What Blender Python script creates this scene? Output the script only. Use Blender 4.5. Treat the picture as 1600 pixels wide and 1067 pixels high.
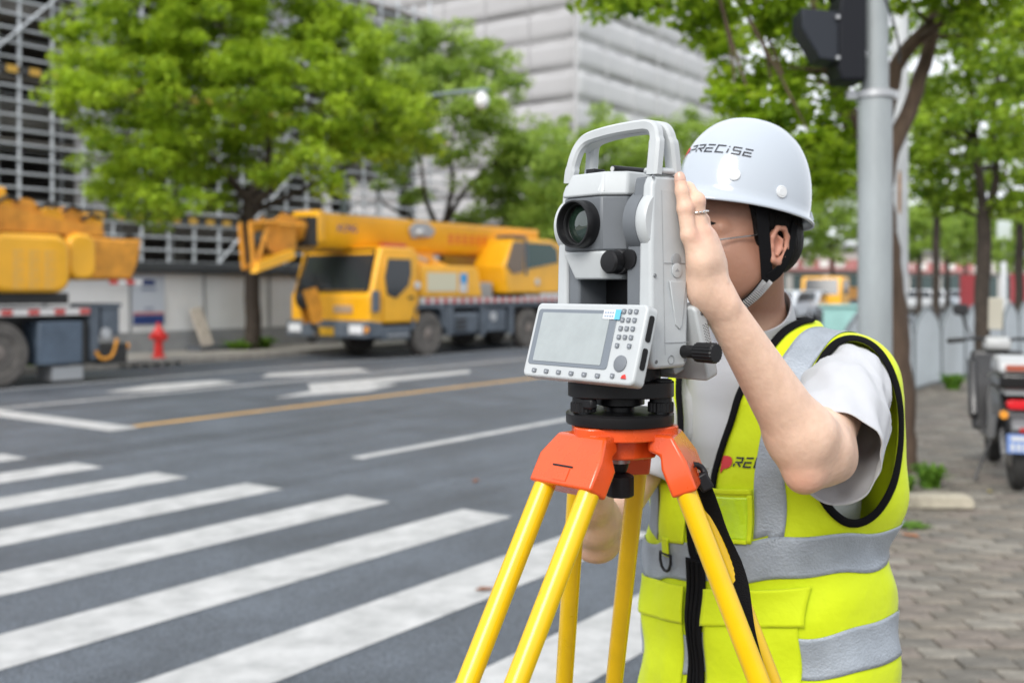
import bpy, bmesh, math, random
import numpy as np
from mathutils import Vector, Matrix
from mathutils.bvhtree import BVHTree

for _o in list(bpy.data.objects):
    bpy.data.objects.remove(_o)
SC = bpy.context.scene
COL = SC.collection
PI = math.pi

# ------------------------------------------------------------------ camera, sky, sun, exposure
CAM_H = 1.56                  # eye height above the road
FPX = 1650.0                  # focal length in units of 1/1600 of the frame width
cam_data = bpy.data.cameras.new('camera')
cam = bpy.data.objects.new('camera', cam_data)
COL.objects.link(cam)
cam.location = (0, 0, CAM_H)
cam.rotation_euler = (math.radians(90), 0, 0)
cam_data.sensor_width = 36.0
cam_data.lens = 36.0 * FPX / 1600.0
cam_data.shift_y = -(533.5 - 450.0) / 1600.0
cam_data.clip_start = 0.05
cam_data.clip_end = 3000
cam_data.dof.use_dof = True
cam_data.dof.focus_distance = 1.47
cam_data.dof.aperture_fstop = 3.6
cam_data.dof.aperture_blades = 9
SC.camera = cam

SUN_EL, SUN_AZ = 37.0, 206.0   # azimuth counted clockwise from +Y
world = bpy.data.worlds.new('World')
SC.world = world
world.use_nodes = True
_nt = world.node_tree
_nt.nodes.clear()
_out = _nt.nodes.new('ShaderNodeOutputWorld')
_bg = _nt.nodes.new('ShaderNodeBackground')
_sky = _nt.nodes.new('ShaderNodeTexSky')
_sky.sky_type = 'NISHITA'
_sky.sun_disc = False
_sky.sun_elevation = math.radians(SUN_EL)
_sky.sun_rotation = math.radians(SUN_AZ)
_sky.air_density = 1.0
_sky.dust_density = 4.0
_hs = _nt.nodes.new('ShaderNodeHueSaturation')
_hs.inputs['Saturation'].default_value = 0.25
_mx = _nt.nodes.new('ShaderNodeMix')
_mx.data_type = 'RGBA'
_mx.inputs['Factor'].default_value = 0.80      # a thin even cloud deck over the clear sky
_mx.inputs['B'].default_value = (9.6, 10.0, 10.7, 1)
_nt.links.new(_sky.outputs['Color'], _hs.inputs['Color'])
_nt.links.new(_hs.outputs['Color'], _mx.inputs['A'])
_nt.links.new(_mx.outputs['Result'], _bg.inputs['Color'])
_bg.inputs['Strength'].default_value = 0.08
_nt.links.new(_bg.outputs[0], _out.inputs[0])

_sl = bpy.data.lights.new('sun', 'SUN')
_sl.energy = 1.5
_sl.angle = math.radians(28)
_sl.color = (1.0, 0.965, 0.91)
sun = bpy.data.objects.new('sun', _sl)
COL.objects.link(sun)
_az, _el = math.radians(SUN_AZ), math.radians(SUN_EL)
_sd = Vector((math.sin(_az) * math.cos(_el), math.cos(_az) * math.cos(_el), math.sin(_el)))
sun.rotation_euler = _sd.to_track_quat('Z', 'Y').to_euler()
sun.location = _sd * 60

SC.view_settings.view_transform = 'Standard'
SC.view_settings.look = 'None'
SC.view_settings.exposure = 0.84
SC.view_settings.gamma = 1.0
SC.view_settings.use_curve_mapping = False
SC.render.engine = 'CYCLES'
SC.cycles.use_denoising = True
try:
    SC.cycles.denoiser = 'OPENIMAGEDENOISE'
except Exception:
    pass
SC.cycles.max_bounces = 8
SC.cycles.transparent_max_bounces = 8
SC.cycles.caustics_reflective = False
SC.cycles.caustics_refractive = False

# ------------------------------------------------------------------ frames of reference
ROAD_A = math.atan2(1194, 1650)                 # the road runs this far to the right of the view
U = Vector((math.sin(ROAD_A), math.cos(ROAD_A), 0))     # along the road
V = Vector((-math.cos(ROAD_A), math.sin(ROAD_A), 0))    # across the road, away from us
ROAD_ROT = math.atan2(U.y, U.x)
MROAD = Matrix.Rotation(ROAD_ROT, 4, 'Z')       # local x = along, local y = across

def RP(s, t, z=0.0):
    p = U * s + V * t
    return Vector((p.x, p.y, z))

def W(px, py, Y):
    """point of the place at distance Y ahead, seen at (px, py) of the 1600 wide photograph"""
    return Vector(((px - 800) / FPX * Y, Y, CAM_H - (py - 450) / FPX * Y))

def s_at(px, t):
    k = (px - 800) / FPX
    return (k * V.y - V.x) * t / (U.x - k * U.y)

# ------------------------------------------------------------------ object helpers
def tag(o, label=None, cat=None, group=None, kind=None):
    if label: o['label'] = label
    if cat: o['category'] = cat
    if group: o['group'] = group
    if kind: o['kind'] = kind
    return o

def thing(name, label, cat, loc=(0, 0, 0), rotz=0.0, group=None):
    o = bpy.data.objects.new(name, None)
    o.empty_display_size = 0.1
    COL.objects.link(o)
    o.location = loc
    o.rotation_euler = (0, 0, rotz)
    return tag(o, label, cat, group)

def link(name, me, parent=None):
    o = bpy.data.objects.new(name, me)
    COL.objects.link(o)
    if parent: o.parent = parent
    return o

class M:
    """collects simple shapes and links them as one mesh object"""
    def __init__(self):
        self.v, self.f = [], []
    def add(self, vs, fs, mat=None):
        n = len(self.v)
        for p in vs:
            p = Vector(p)
            self.v.append(mat @ p if mat else p)
        self.f += [[n + i for i in f] for f in fs]
        return self
    def box(self, x0, x1, y0, y1, z0, z1, mat=None):
        vs = [(x, y, z) for z in (z0, z1) for y in (y0, y1) for x in (x0, x1)]
        return self.add(vs, [(0, 2, 3, 1), (4, 5, 7, 6), (0, 1, 5, 4), (2, 6, 7, 3), (0, 4, 6, 2), (1, 3, 7, 5)], mat)
    def prism(self, poly, axis, a0, a1, mat=None):
        """poly in the plane across 'axis': x->(y,z) y->(x,z) z->(x,y)"""
        def q(p, a):
            return {'x': (a, p[0], p[1]), 'y': (p[0], a, p[1]), 'z': (p[0], p[1], a)}[axis]
        n = len(poly)
        ar = sum(poly[i][0] * poly[(i + 1) % n][1] - poly[(i + 1) % n][0] * poly[i][1] for i in range(n))
        if (ar < 0) ^ (axis == 'y'): poly = poly[::-1]
        vs = [q(p, a0) for p in poly] + [q(p, a1) for p in poly]
        fs = [list(range(n))[::-1], list(range(n, 2 * n))]
        fs += [[i, (i + 1) % n, n + (i + 1) % n, n + i] for i in range(n)]
        return self.add(vs, fs, mat)
    def cyl(self, p0, p1, r0, r1=None, n=16, cap=True):
        return self.tube([p0, p1], [r0, r0 if r1 is None else r1], n, cap)
    def tube(self, path, r, n=8, cap=True, closed=False, squash=None, upv=None):
        path = [Vector(p) for p in path]
        m = len(path)
        rs = list(r) if hasattr(r, '__len__') else [r] * m
        vs, prev = [], None
        for i, p in enumerate(path):
            if closed:
                d = path[(i + 1) % m] - path[i - 1]
            else:
                d = path[min(i + 1, m - 1)] - path[max(i - 1, 0)]
            d.normalize()
            if prev is None:
                a = Vector(upv) if upv is not None else (Vector((0, 0, 1)) if abs(d.z) < 0.9 else Vector((1, 0, 0)))
            else:
                a = prev
            a = (a - d * a.dot(d)).normalized()
            prev = a
            b = d.cross(a)
            for k in range(n):
                t = 2 * PI * (k + 0.5) / n
                ca, sb = math.cos(t), math.sin(t)
                if squash: sb *= squash
                vs.append(p + (a * ca + b * sb) * rs[i])
        fs = []
        for i in range(m if closed else m - 1):
            j = (i + 1) % m
            for k in range(n):
                l = (k + 1) % n
                fs.append([i * n + k, i * n + l, j * n + l, j * n + k])
        if cap and not closed:
            fs.append(list(range(n))[::-1])
            fs.append([(m - 1) * n + k for k in range(n)])
        return self.add(vs, fs)
    def lathe(self, prof, n=32, mat=None, cap=True):
        """prof: (r, z) from bottom to top, turned about z"""
        vs = [(r * math.cos(2 * PI * k / n), r * math.sin(2 * PI * k / n), z) for r, z in prof for k in range(n)]
        fs = []
        for i in range(len(prof) - 1):
            for k in range(n):
                l = (k + 1) % n
                fs.append([i * n + k, i * n + l, (i + 1) * n + l, (i + 1) * n + k])
        if cap:
            fs.append(list(range(n))[::-1])
            fs.append([(len(prof) - 1) * n + k for k in range(n)])
        return self.add(vs, fs, mat)
    def rbox(self, x0, x1, y0, y1, z0, z1, r, axis='z', n=4, mat=None):
        """box with its edges along 'axis' rounded"""
        if axis == 'z': a0, a1, b0, b1, c0, c1 = x0, x1, y0, y1, z0, z1
        elif axis == 'y': a0, a1, b0, b1, c0, c1 = x0, x1, z0, z1, y0, y1
        else: a0, a1, b0, b1, c0, c1 = y0, y1, z0, z1, x0, x1
        return self.prism(rrect(a0, a1, b0, b1, r, n), axis, c0, c1, mat)
    def mesh(self, name, smooth=None):
        me = bpy.data.meshes.new(name)
        me.from_pydata([tuple(p) for p in self.v], [], self.f)
        me.update()
        if smooth is not None:
            me.polygons.foreach_set('use_smooth', [True] * len(me.polygons))
            if smooth < 179: me.set_sharp_from_angle(angle=math.radians(smooth))
        return me
    def build(self, name, mat, parent=None, smooth=None, bevel=0, seg=2, scale=None):
        if scale: self.v = [p * scale for p in self.v]
        me = self.mesh(name, smooth if smooth is not None else (35 if bevel else None))
        if mat: me.materials.append(mat)
        o = link(name, me, parent)
        if bevel:
            b = o.modifiers.new('bevel', 'BEVEL')
            b.width = bevel; b.segments = seg; b.limit_method = 'ANGLE'; b.angle_limit = math.radians(32)
            b.harden_normals = False
        return o

def rrect(a0, a1, b0, b1, r, n=4):
    pts = []
    for cx, cy, st in ((a1 - r, b1 - r, 0), (a0 + r, b1 - r, 90), (a0 + r, b0 + r, 180), (a1 - r, b0 + r, 270)):
        for k in range(n + 1):
            t = math.radians(st + 90 * k / n)
            pts.append((cx + r * math.cos(t), cy + r * math.sin(t)))
    return pts

def copy_tree(o, parent=None):
    c = o.copy()
    COL.objects.link(c)
    c.parent = parent
    for ch in list(o.children):
        copy_tree(ch, c)
    return c

# ------------------------------------------------------------------ materials
MATS = {}
def mat(name, col, rough=0.5, metal=0.0, var=0.0, vscale=8.0, bump=0.0, bscale=60.0, coat=0.0, spec=0.5,
        col2=None, alpha=None, trans=0.0, sheen=0.0, sss=0.0, rvar=0.0, detail=4.0, coords='Object', aniso=None):
    if name in MATS: return MATS[name]
    m = bpy.data.materials.new(name)
    m.use_nodes = True
    nt = m.node_tree
    b = nt.nodes['Principled BSDF']
    def S(k, v):
        if k in b.inputs: b.inputs[k].default_value = v
    c = (*col, 1)
    S('Base Color', c); S('Roughness', rough); S('Metallic', metal); S('Coat Weight', coat); S('Coat Roughness', 0.06)
    S('Specular IOR Level', spec); S('Transmission Weight', trans); S('Sheen Weight', sheen)
    if sss:
        S('Subsurface Weight', sss); S('Subsurface Radius', (0.010, 0.004, 0.002)); S('Subsurface Scale', 1.0)
    if alpha is not None: S('Alpha', alpha)
    if var or col2 or bump or rvar:
        tc = nt.nodes.new('ShaderNodeTexCoord')
        mp = nt.nodes.new('ShaderNodeMapping')
        nt.links.new(tc.outputs[coords], mp.inputs['Vector'])
        if aniso: mp.inputs['Scale'].default_value = aniso
    if var or col2:
        n = nt.nodes.new('ShaderNodeTexNoise')
        n.inputs['Scale'].default_value = vscale
        n.inputs['Detail'].default_value = detail
        n.inputs['Roughness'].default_value = 0.62
        nt.links.new(mp.outputs[0], n.inputs['Vector'])
        r = nt.nodes.new('ShaderNodeValToRGB')
        c2 = col2 if col2 else col
        lo = [max(0, x * (1 - var)) for x in col]
        hi = [min(1, x * (1 + var)) for x in c2]
        r.color_ramp.elements[0].position = 0.34
        r.color_ramp.elements[1].position = 0.68
        r.color_ramp.elements[0].color = (*lo, 1)
        r.color_ramp.elements[1].color = (*hi, 1)
        nt.links.new(n.outputs['Fac'], r.inputs['Fac'])
        nt.links.new(r.outputs['Color'], b.inputs['Base Color'])
        if rvar:
            mr = nt.nodes.new('ShaderNodeMapRange')
            mr.inputs['To Min'].default_value = max(0.02, rough - rvar)
            mr.inputs['To Max'].default_value = min(1, rough + rvar)
            nt.links.new(n.outputs['Fac'], mr.inputs['Value'])
            nt.links.new(mr.outputs[0], b.inputs['Roughness'])
    if bump:
        n2 = nt.nodes.new('ShaderNodeTexNoise')
        n2.inputs['Scale'].default_value = bscale
        n2.inputs['Detail'].default_value = 5
        nt.links.new(mp.outputs[0], n2.inputs['Vector'])
        bp = nt.nodes.new('ShaderNodeBump')
        bp.inputs['Strength'].default_value = bump
        bp.inputs['Distance'].default_value = 0.01
        nt.links.new(n2.outputs['Fac'], bp.inputs['Height'])
        nt.links.new(bp.outputs[0], b.inputs['Normal'])
    MATS[name] = m
    return m

def leaf_mat(name, c1, c2, trans=0.4):
    if name in MATS: return MATS[name]
    m = bpy.data.materials.new(name)
    m.use_nodes = True
    nt = m.node_tree
    nt.nodes.clear()
    out = nt.nodes.new('ShaderNodeOutputMaterial')
    geo = nt.nodes.new('ShaderNodeNewGeometry')
    tc = nt.nodes.new('ShaderNodeTexCoord')
    nz = nt.nodes.new('ShaderNodeTexNoise')
    nz.inputs['Scale'].default_value = 0.9
    nt.links.new(tc.outputs['Object'], nz.inputs['Vector'])
    ad = nt.nodes.new('ShaderNodeMath'); ad.operation = 'MULTIPLY_ADD'
    nt.links.new(geo.outputs['Random Per Island'], ad.inputs[0])
    ad.inputs[1].default_value = 0.55
    nt.links.new(nz.outputs['Fac'], ad.inputs[2])
    r = nt.nodes.new('ShaderNodeValToRGB')
    r.color_ramp.elements[0].position = 0.42
    r.color_ramp.elements[1].position = 1.02
    r.color_ramp.elements[0].color = (*c1, 1)
    r.color_ramp.elements[1].color = (*c2, 1)
    nt.links.new(ad.outputs[0], r.inputs['Fac'])
    pb = nt.nodes.new('ShaderNodeBsdfPrincipled')
    pb.inputs['Roughness'].default_value = 0.55
    pb.inputs['Specular IOR Level'].default_value = 0.3
    tr = nt.nodes.new('ShaderNodeBsdfTranslucent')
    nt.links.new(r.outputs[0], pb.inputs['Base Color'])
    hs = nt.nodes.new('ShaderNodeHueSaturation')
    hs.inputs['Hue'].default_value = 0.485
    hs.inputs['Value'].default_value = 1.5
    nt.links.new(r.outputs[0], hs.inputs['Color'])
    nt.links.new(hs.outputs[0], tr.inputs['Color'])
    mx = nt.nodes.new('ShaderNodeMixShader')
    mx.inputs[0].default_value = trans
    nt.links.new(pb.outputs[0], mx.inputs[1])
    nt.links.new(tr.outputs[0], mx.inputs[2])
    nt.links.new(mx.outputs[0], out.inputs[0])
    MATS[name] = m
    return m

random.seed(7)
NPR = np.random.default_rng(11)
# ================================================================== the setting
def sheet(name, pts, z, material, parent=None):
    return M().add([(p[0], p[1], z) for p in pts], [list(range(len(pts)))]).build(name, material, parent)

asphalt = mat('asphalt', (0.090, 0.105, 0.125), 0.58, var=0.22, vscale=1.1, bump=0.5, bscale=170, rvar=0.12, detail=9)
def _asphalt_grain():
    nt = asphalt.node_tree
    b = nt.nodes['Principled BSDF']
    src = b.inputs['Base Color'].links[0].from_socket
    tc = [n for n in nt.nodes if n.type == 'MAPPING'][0]
    vo = nt.nodes.new('ShaderNodeTexVoronoi'); vo.inputs['Scale'].default_value = 110
    nt.links.new(tc.outputs[0], vo.inputs['Vector'])
    mr = nt.nodes.new('ShaderNodeMapRange')
    mr.inputs['From Max'].default_value = 0.7
    mr.inputs['To Min'].default_value = 1.75; mr.inputs['To Max'].default_value = 0.55
    nt.links.new(vo.outputs['Distance'], mr.inputs['Value'])
    # long faint tyre-polished and patched streaks along the road
    mp = nt.nodes.new('ShaderNodeMapping')
    mp.inputs['Rotation'].default_value = (0, 0, -ROAD_ROT)
    mp2 = nt.nodes.new('ShaderNodeMapping'); mp2.inputs['Scale'].default_value = (0.09, 1.2, 1)
    nt.links.new(tc.inputs['Vector'].links[0].from_socket, mp.inputs['Vector'])
    nt.links.new(mp.outputs[0], mp2.inputs['Vector'])
    nz = nt.nodes.new('ShaderNodeTexNoise'); nz.inputs['Scale'].default_value = 1.6; nz.inputs['Detail'].default_value = 4
    nt.links.new(mp2.outputs[0], nz.inputs['Vector'])
    mr2 = nt.nodes.new('ShaderNodeMapRange'); mr2.inputs['From Min'].default_value = 0.3; mr2.inputs['From Max'].default_value = 0.7
    mr2.inputs['To Min'].default_value = 0.8; mr2.inputs['To Max'].default_value = 1.35
    nt.links.new(nz.outputs['Fac'], mr2.inputs['Value'])
    ml = nt.nodes.new('ShaderNodeMath'); ml.operation = 'MULTIPLY'
    nt.links.new(mr.outputs[0], ml.inputs[0]); nt.links.new(mr2.outputs[0], ml.inputs[1])
    vm = nt.nodes.new('ShaderNodeVectorMath'); vm.operation = 'SCALE'
    nt.links.new(src, vm.inputs[0]); nt.links.new(ml.outputs[0], vm.inputs['Scale'])
    nt.links.new(vm.outputs[0], b.inputs['Base Color'])
_asphalt_grain()

paint = mat('road_paint', (0.405, 0.41, 0.405), 0.6, var=0.10, vscale=5, bump=0.25, bscale=150, detail=9, col2=(0.50, 0.50, 0.495))
paint_y = mat('yellow_road_paint', (0.62, 0.36, 0.10), 0.6, var=0.15, vscale=4, detail=8)
def _worn(m, lo, hi, dirt=(0.25, 0.25, 0.245), sc=1.3):
    """scuffed paint: grit and tyre scuffs with a shape of their own"""
    nt = m.node_tree
    b = nt.nodes['Principled BSDF']
    src = b.inputs['Base Color'].links[0].from_socket
    tc = nt.nodes.new('ShaderNodeTexCoord')
    n1 = nt.nodes.new('ShaderNodeTexNoise'); n1.inputs['Scale'].default_value = 38; n1.inputs['Detail'].default_value = 8; n1.inputs['Roughness'].default_value = 0.75
    n2 = nt.nodes.new('ShaderNodeTexNoise'); n2.inputs['Scale'].default_value = sc; n2.inputs['Detail'].default_value = 5
    nt.links.new(tc.outputs['Object'], n1.inputs['Vector']); nt.links.new(tc.outputs['Object'], n2.inputs['Vector'])
    ad = nt.nodes.new('ShaderNodeMath'); ad.operation = 'MULTIPLY_ADD'; ad.inputs[1].default_value = 0.55
    nt.links.new(n1.outputs['Fac'], ad.inputs[0]); nt.links.new(n2.outputs['Fac'], ad.inputs[2])
    mr = nt.nodes.new('ShaderNodeMapRange'); mr.inputs['From Min'].default_value = lo; mr.inputs['From Max'].default_value = hi
    nt.links.new(ad.outputs[0], mr.inputs['Value'])
    mx = nt.nodes.new('ShaderNodeMix'); mx.data_type = 'RGBA'
    nt.links.new(mr.outputs[0], mx.inputs['Factor']); nt.links.new(src, mx.inputs['A'])
    mx.inputs['B'].default_value = (*dirt, 1)
    nt.links.new(mx.outputs['Result'], b.inputs['Base Color'])
_worn(paint, 0.93, 1.20)
_worn(paint_y, 0.86, 1.12)

earth = mat('earth', (0.10, 0.085, 0.06), 0.95, var=0.3, vscale=2, bump=0.6, bscale=12)
ground = sheet('ground', [(-500, -200), (900, -200), (900, 1400), (-500, 1400)], -0.16, earth)
tag(ground, kind='structure')
road = sheet('road', [RP(-60, -40), RP(700, -40), RP(700, 18.2), RP(-60, 18.2)], 0.0, asphalt)
tag(road, kind='structure')

def GP(px, py, z=0.0):
    Y = FPX * (CAM_H - z) / (py - 450)
    return ((px - 800) / FPX * Y, Y)
# painted markings, each its own sheet a few millimetres above the asphalt
def marking(name, s0, s1, t0, t1, m, skew=0.0, z=0.004):
    o = sheet(name, [RP(s0 - skew * t0, t0), RP(s1 - skew * t0, t0), RP(s1 - skew * t1, t1), RP(s0 - skew * t1, t1)], z, m, road)
    return o
K = 1.0685
for i in range(-1, 7):
    t0 = (3.00 + 0.945 * i) * K
    e = 5.83 - 0.118 * (t0 - 4.2)
    marking('crosswalk_stripe', e - 5.4, e, t0, t0 + 0.405 * K, paint)
marking('lane_line', -20, 1.2, 6.75, 6.90, paint)
for s0 in (7.0, 15.0, 23.0, 31, 39, 47, 55, 63):
    marking('lane_line', s0, s0 + 4.2, 6.75, 6.90, paint)
marking('yellow_centre_line', 7.15, 130, 10.36, 10.50, paint_y)
marking('lane_line', -6, 130, 13.30, 13.44, paint)
# stop line of the far carriageway, its near end at the yellow line
o = sheet('stop_line', [RP(6.75, 10.28), RP(7.12, 10.28), RP(7.1, 15.7), RP(6.7, 15.7)], 0.004, paint, road)
marking('edge_line', 7.9, 130, 15.72, 15.84, paint)
sheet('lane_patch', [GP(*q) for q in ((160, 613.5), (255, 611), (372, 598), (335, 594.5), (240, 601))], .0046, paint, road)
# turn arrow between the centre line and the lane line
def poly_mark(name, pts, z=0.004):
    return sheet(name, [RP(a, b) for a, b in pts], z, paint, road)
sheet('lane_arrow', [GP(*q) for q in ((427, 622.5), (487, 617.5), (572, 612), (622, 599.8), (575, 600.2), (735, 583), (733, 578.5), (562, 593.3), (481, 600), (486, 611))][::-1], .0046, paint, road)
sheet('lane_arrow', [GP(*q) for q in ((408, 590), (470, 588), (578, 580.5), (560, 575.5), (420, 583.5))], .0046, paint, road)

# far pavement and kerb
concrete = mat('concrete', (0.30, 0.285, 0.26), 0.85, var=0.22, vscale=1.6, bump=0.4, bscale=40, detail=8)
kerbm = mat('kerb_stone', (0.33, 0.31, 0.275), 0.85, var=0.28, vscale=2.2, bump=0.4, bscale=30)
farpv = M().add([RP(-60, 18.38, .12), RP(400, 18.38, .12), RP(400, 60, .12), RP(-60, 60, .12)], [[0, 1, 2, 3]]).build('far_pavement', concrete)
tag(farpv, kind='structure')
fk = bpy.data.objects.new('far_kerb', None); COL.objects.link(fk); tag(fk, kind='structure')
fk.rotation_euler = (0, 0, ROAD_ROT)
kb = M().box(0.006, 0.994, 18.2, 18.379, -0.1, 0.124).mesh('kerb_block'); kb.materials.append(kerbm)
for k in range(-2, 70):
    o = link('kerb_block', kb, fk); o.location = (k, 0, random.uniform(-.006, .004))
kl = M().box(70, 400, 18.2, 18.379, -0.1, 0.124).build('kerb_run', kerbm, fk)

# near pavement (pavers) with its kerb; the corner swings out to the fence line beyond the crossing
PAVE_Z = 0.12
near_edge = [(-60, 1.70), (4.9, 1.70), (5.8, 2.1), (6.8, 2.75), (8.2, 3.5), (9.8, 4.1), (11.6, 4.35), (400, 4.35)]
joint = mat('paver_joint', (0.075, 0.068, 0.055), 0.95, var=0.3, vscale=14, bump=0.5, bscale=60)
pv = [RP(a, b) for a, b in near_edge] + [RP(400, -60), RP(-60, -60)]
pave = sheet('pavement', pv[::-1], PAVE_Z - 0.012, joint)
tag(pave, kind='structure')
nk = bpy.data.objects.new('near_kerb', None); COL.objects.link(nk); tag(nk, kind='structure')
for (a, b), (c, d) in zip(near_edge[:-1], near_edge[1:]):
    L = math.hypot(c - a, d - b)
    n = max(1, int(round(min(L, 60) / 1.0)))
    for k in range(n):
        f0, f1 = k / n, (k + 1) / n
        if L > 60: f0, f1 = (k * 1.0 / L if a >= 0 else 1 - (k + 1) / L), ((k + 1) / L if a >= 0 else 1 - k / L)
        s0, t0, s1, t1 = a + (c - a) * f0, b + (d - b) * f0, a + (c - a) * f1, b + (d - b) * f1
        p0, p1 = RP(s0, t0), RP(s1, t1)
        dr = (p1 - p0).normalized(); nr = Vector((-dr.y, dr.x, 0)) * 0.15
        p0 = p0 + dr * .004; p1 = p1 - dr * .004
        vs = [(*q.xy, z) for z in (-.1, PAVE_Z + .003) for q in (p0, p1, p1 + nr, p0 + nr)]
        M().add(vs, [(3, 2, 1, 0), (4, 5, 6, 7), (0, 1, 5, 4), (1, 2, 6, 5), (2, 3, 7, 6), (3, 0, 4, 7)]).build('kerb_block', kerbm, nk)

# pavers: single bricks where the photograph shows them, the rest joined
paver_m = []
for i, c in enumerate([(0.185, 0.163, 0.133), (0.150, 0.134, 0.110), (0.220, 0.202, 0.170), (0.142, 0.131, 0.112), (0.178, 0.152, 0.128)]):
    paver_m.append(mat('paver_%d' % i, c, 0.8, var=0.3, vscale=9, bump=0.5, bscale=55, detail=8))
def inside_pave(x, y):
    p = Vector((x, y, 0)); s, t = p.dot(U), p.dot(V)
    for (a, b), (c, d) in zip(near_edge[:-1], near_edge[1:]):
        if a <= s <= c:
            return t < b + (d - b) * (s - a) / (c - a) - 0.05
    return False
PW, PD, GAP = 0.215, 0.118, 0.010
brick_me = []
for k in range(5):
    m_ = M()
    w, d, z = (PW - GAP) / 2, (PD - GAP) / 2, 0.03
    e = 0.006
    m_.add([(-w, -d, -z), (w, -d, -z), (w, d, -z), (-w, d, -z), (-w, -d, -e), (w, -d, -e), (w, d, -e), (-w, d, -e),
            (-w + e, -d + e, 0), (w - e, -d + e, 0), (w - e, d - e, 0), (-w + e, d - e, 0)],
           [(0, 1, 5, 4), (1, 2, 6, 5), (2, 3, 7, 6), (3, 0, 4, 7), (4, 5, 9, 8), (5, 6, 10, 9), (6, 7, 11, 10), (7, 4, 8, 11), (8, 9, 10, 11)])
    me = m_.mesh('paver'); me.materials.append(paver_m[k]); brick_me.append(me)
PAVE_ROT = math.radians(-2.0)
cr, sr = math.cos(PAVE_ROT), math.sin(PAVE_ROT)
spots = []
for r_ in range(-10, 260):
    for c_ in range(-30, 120):
        lx, ly = (c_ + (0.5 if r_ % 2 else 0)) * PW - 1.0, r_ * PD
        x, y = lx * cr - ly * sr, lx * sr + ly * cr
        if y < -0.5 or y > 20 or abs(x) > 0.6 * y + 3 or not inside_pave(x, y): continue
        show = False
        if y > 3.6:
            px, py = 800 + FPX * x / y, 450 + FPX * (CAM_H - PAVE_Z) / y
            show = 1378 < px < 1620 and py < 1080 and not (px > 1520 and 560 < py < 740)
        spots.append((0 if show else 1, y, x))
spots.sort()
rest = [M() for _ in range(5)]
n_single = 0
for hid, y, x in spots:
    k = random.randrange(5)
    R_ = Matrix.Translation((x, y, PAVE_Z + random.uniform(-.004, .0035))) @ Matrix.Rotation(PAVE_ROT + random.uniform(-.005, .005), 4, 'Z') \
        @ Matrix.Rotation(random.uniform(-.010, .010), 4, 'X')
    if hid == 0 and n_single < 300:
        o = link('paver', brick_me[k], pave); o.matrix_local = R_; n_single += 1
    else:
        rest[k].add([v.co for v in brick_me[k].vertices], [list(p.vertices) for p in brick_me[k].polygons], R_)
allm = M()
mi = []
for k in range(5):
    allm.add(rest[k].v, rest[k].f); mi += [k] * len(rest[k].f)
o = allm.build('distant_pavers', None, pave)
for k in range(5): o.data.materials.append(paver_m[k])
o.data.polygons.foreach_set('material_index', mi)
o['kind'] = 'stuff'

# ------------------------------------------------------------------ white hoarding wall on the far side
white_panel = mat('white_panel', (0.80, 0.81, 0.82), 0.45, var=0.07, vscale=0.8, detail=6)
grey_base = mat('grey_plinth', (0.30, 0.31, 0.32), 0.8, var=0.15, vscale=2)
dark_cop = mat('dark_coping', (0.030, 0.032, 0.038), 0.6)
poster_w = mat('poster_white', (0.55, 0.60, 0.68), 0.5)
poster_b = mat('poster_blue', (0.02, 0.05, 0.20), 0.5)
poster_r = mat('poster_red', (0.55, 0.08, 0.06), 0.5)
WT = 20.6
wall = thing('site_wall', 'long white panelled site wall with grey plinth and dark coping', 'wall', RP(0, WT, .12), ROAD_ROT)
pm = M().box(0.008, 1.992, 0, 0.08, 0.46, 1.78).mesh('panel'); pm.materials.append(white_panel)
for k in range(-3, 22):
    o = link('panel', pm, wall); o.location = (k * 2.0, random.uniform(-.004, .004), 0)
M().box(-6, 44, -0.04, 0.14, 0, 0.46).build('plinth', grey_base, wall)
cpm = M().prism([(-0.20, 1.775), (0.28, 1.775), (0.28, 1.86), (0.10, 2.03), (-0.02, 2.03), (-0.20, 1.86)], 'x', 0.005, 1.995).mesh('coping')
cpm.materials.append(dark_cop)
for k in range(-3, 22):
    o = link('coping', cpm, wall); o.location = (k * 2.0, 0, 0)
for k in range(-3, 22):
    M().box(k * 2 - .03, k * 2 + .03, -0.025, -0.004, .46, 1.775).build('panel_joint', grey_base, wall)
sp = s_at(231, WT)
poster = thing('poster', 'pale blue notice with navy foot on the white site wall', 'poster', RP(sp, WT - 0.035, 0.12), ROAD_ROT)
M().box(-.42, .42, 0, .012, .62, 1.72).build('sheet', poster_w, poster)
M().box(-.40, .40, -.008, -.001, .62, .83).build('navy_band', poster_b, poster)
M().box(-.40, .40, -.008, -.001, .85, .89).build('red_line', poster_r, poster)
for k, (a, b) in enumerate(((1.50, 1.62), (1.38, 1.44))):
    M().box(-.16 - .03 * k, .16 + .03 * k, -.008, -.001, a, b).build('emblem', poster_b if k == 0 else mat('poster_grey', (0.25, 0.3, 0.42), .5), poster)
M().box(-.12, .12, -.008, -.001, .95, 1.0).build('caption', mat('poster_grey', (0.25, 0.3, 0.42), .5), poster)

# red and white banner hung on the wall behind the crane
sb = s_at(690, WT)
ban = thing('banner', 'red and white cloth banner hung on the wall behind the crane', 'banner', RP(sb, WT - .26, 0.12), ROAD_ROT)
for k, mm in enumerate((poster_r, white_panel, poster_r, white_panel, poster_r, white_panel)):
    M().box(k * 1.02, k * 1.02 + 1.0, 0, .01, 1.75, 2.35).build('cloth_panel', mat('banner_red', (0.62, 0.05, 0.05), .7) if k % 2 == 0 else white_panel, ban)
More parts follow.
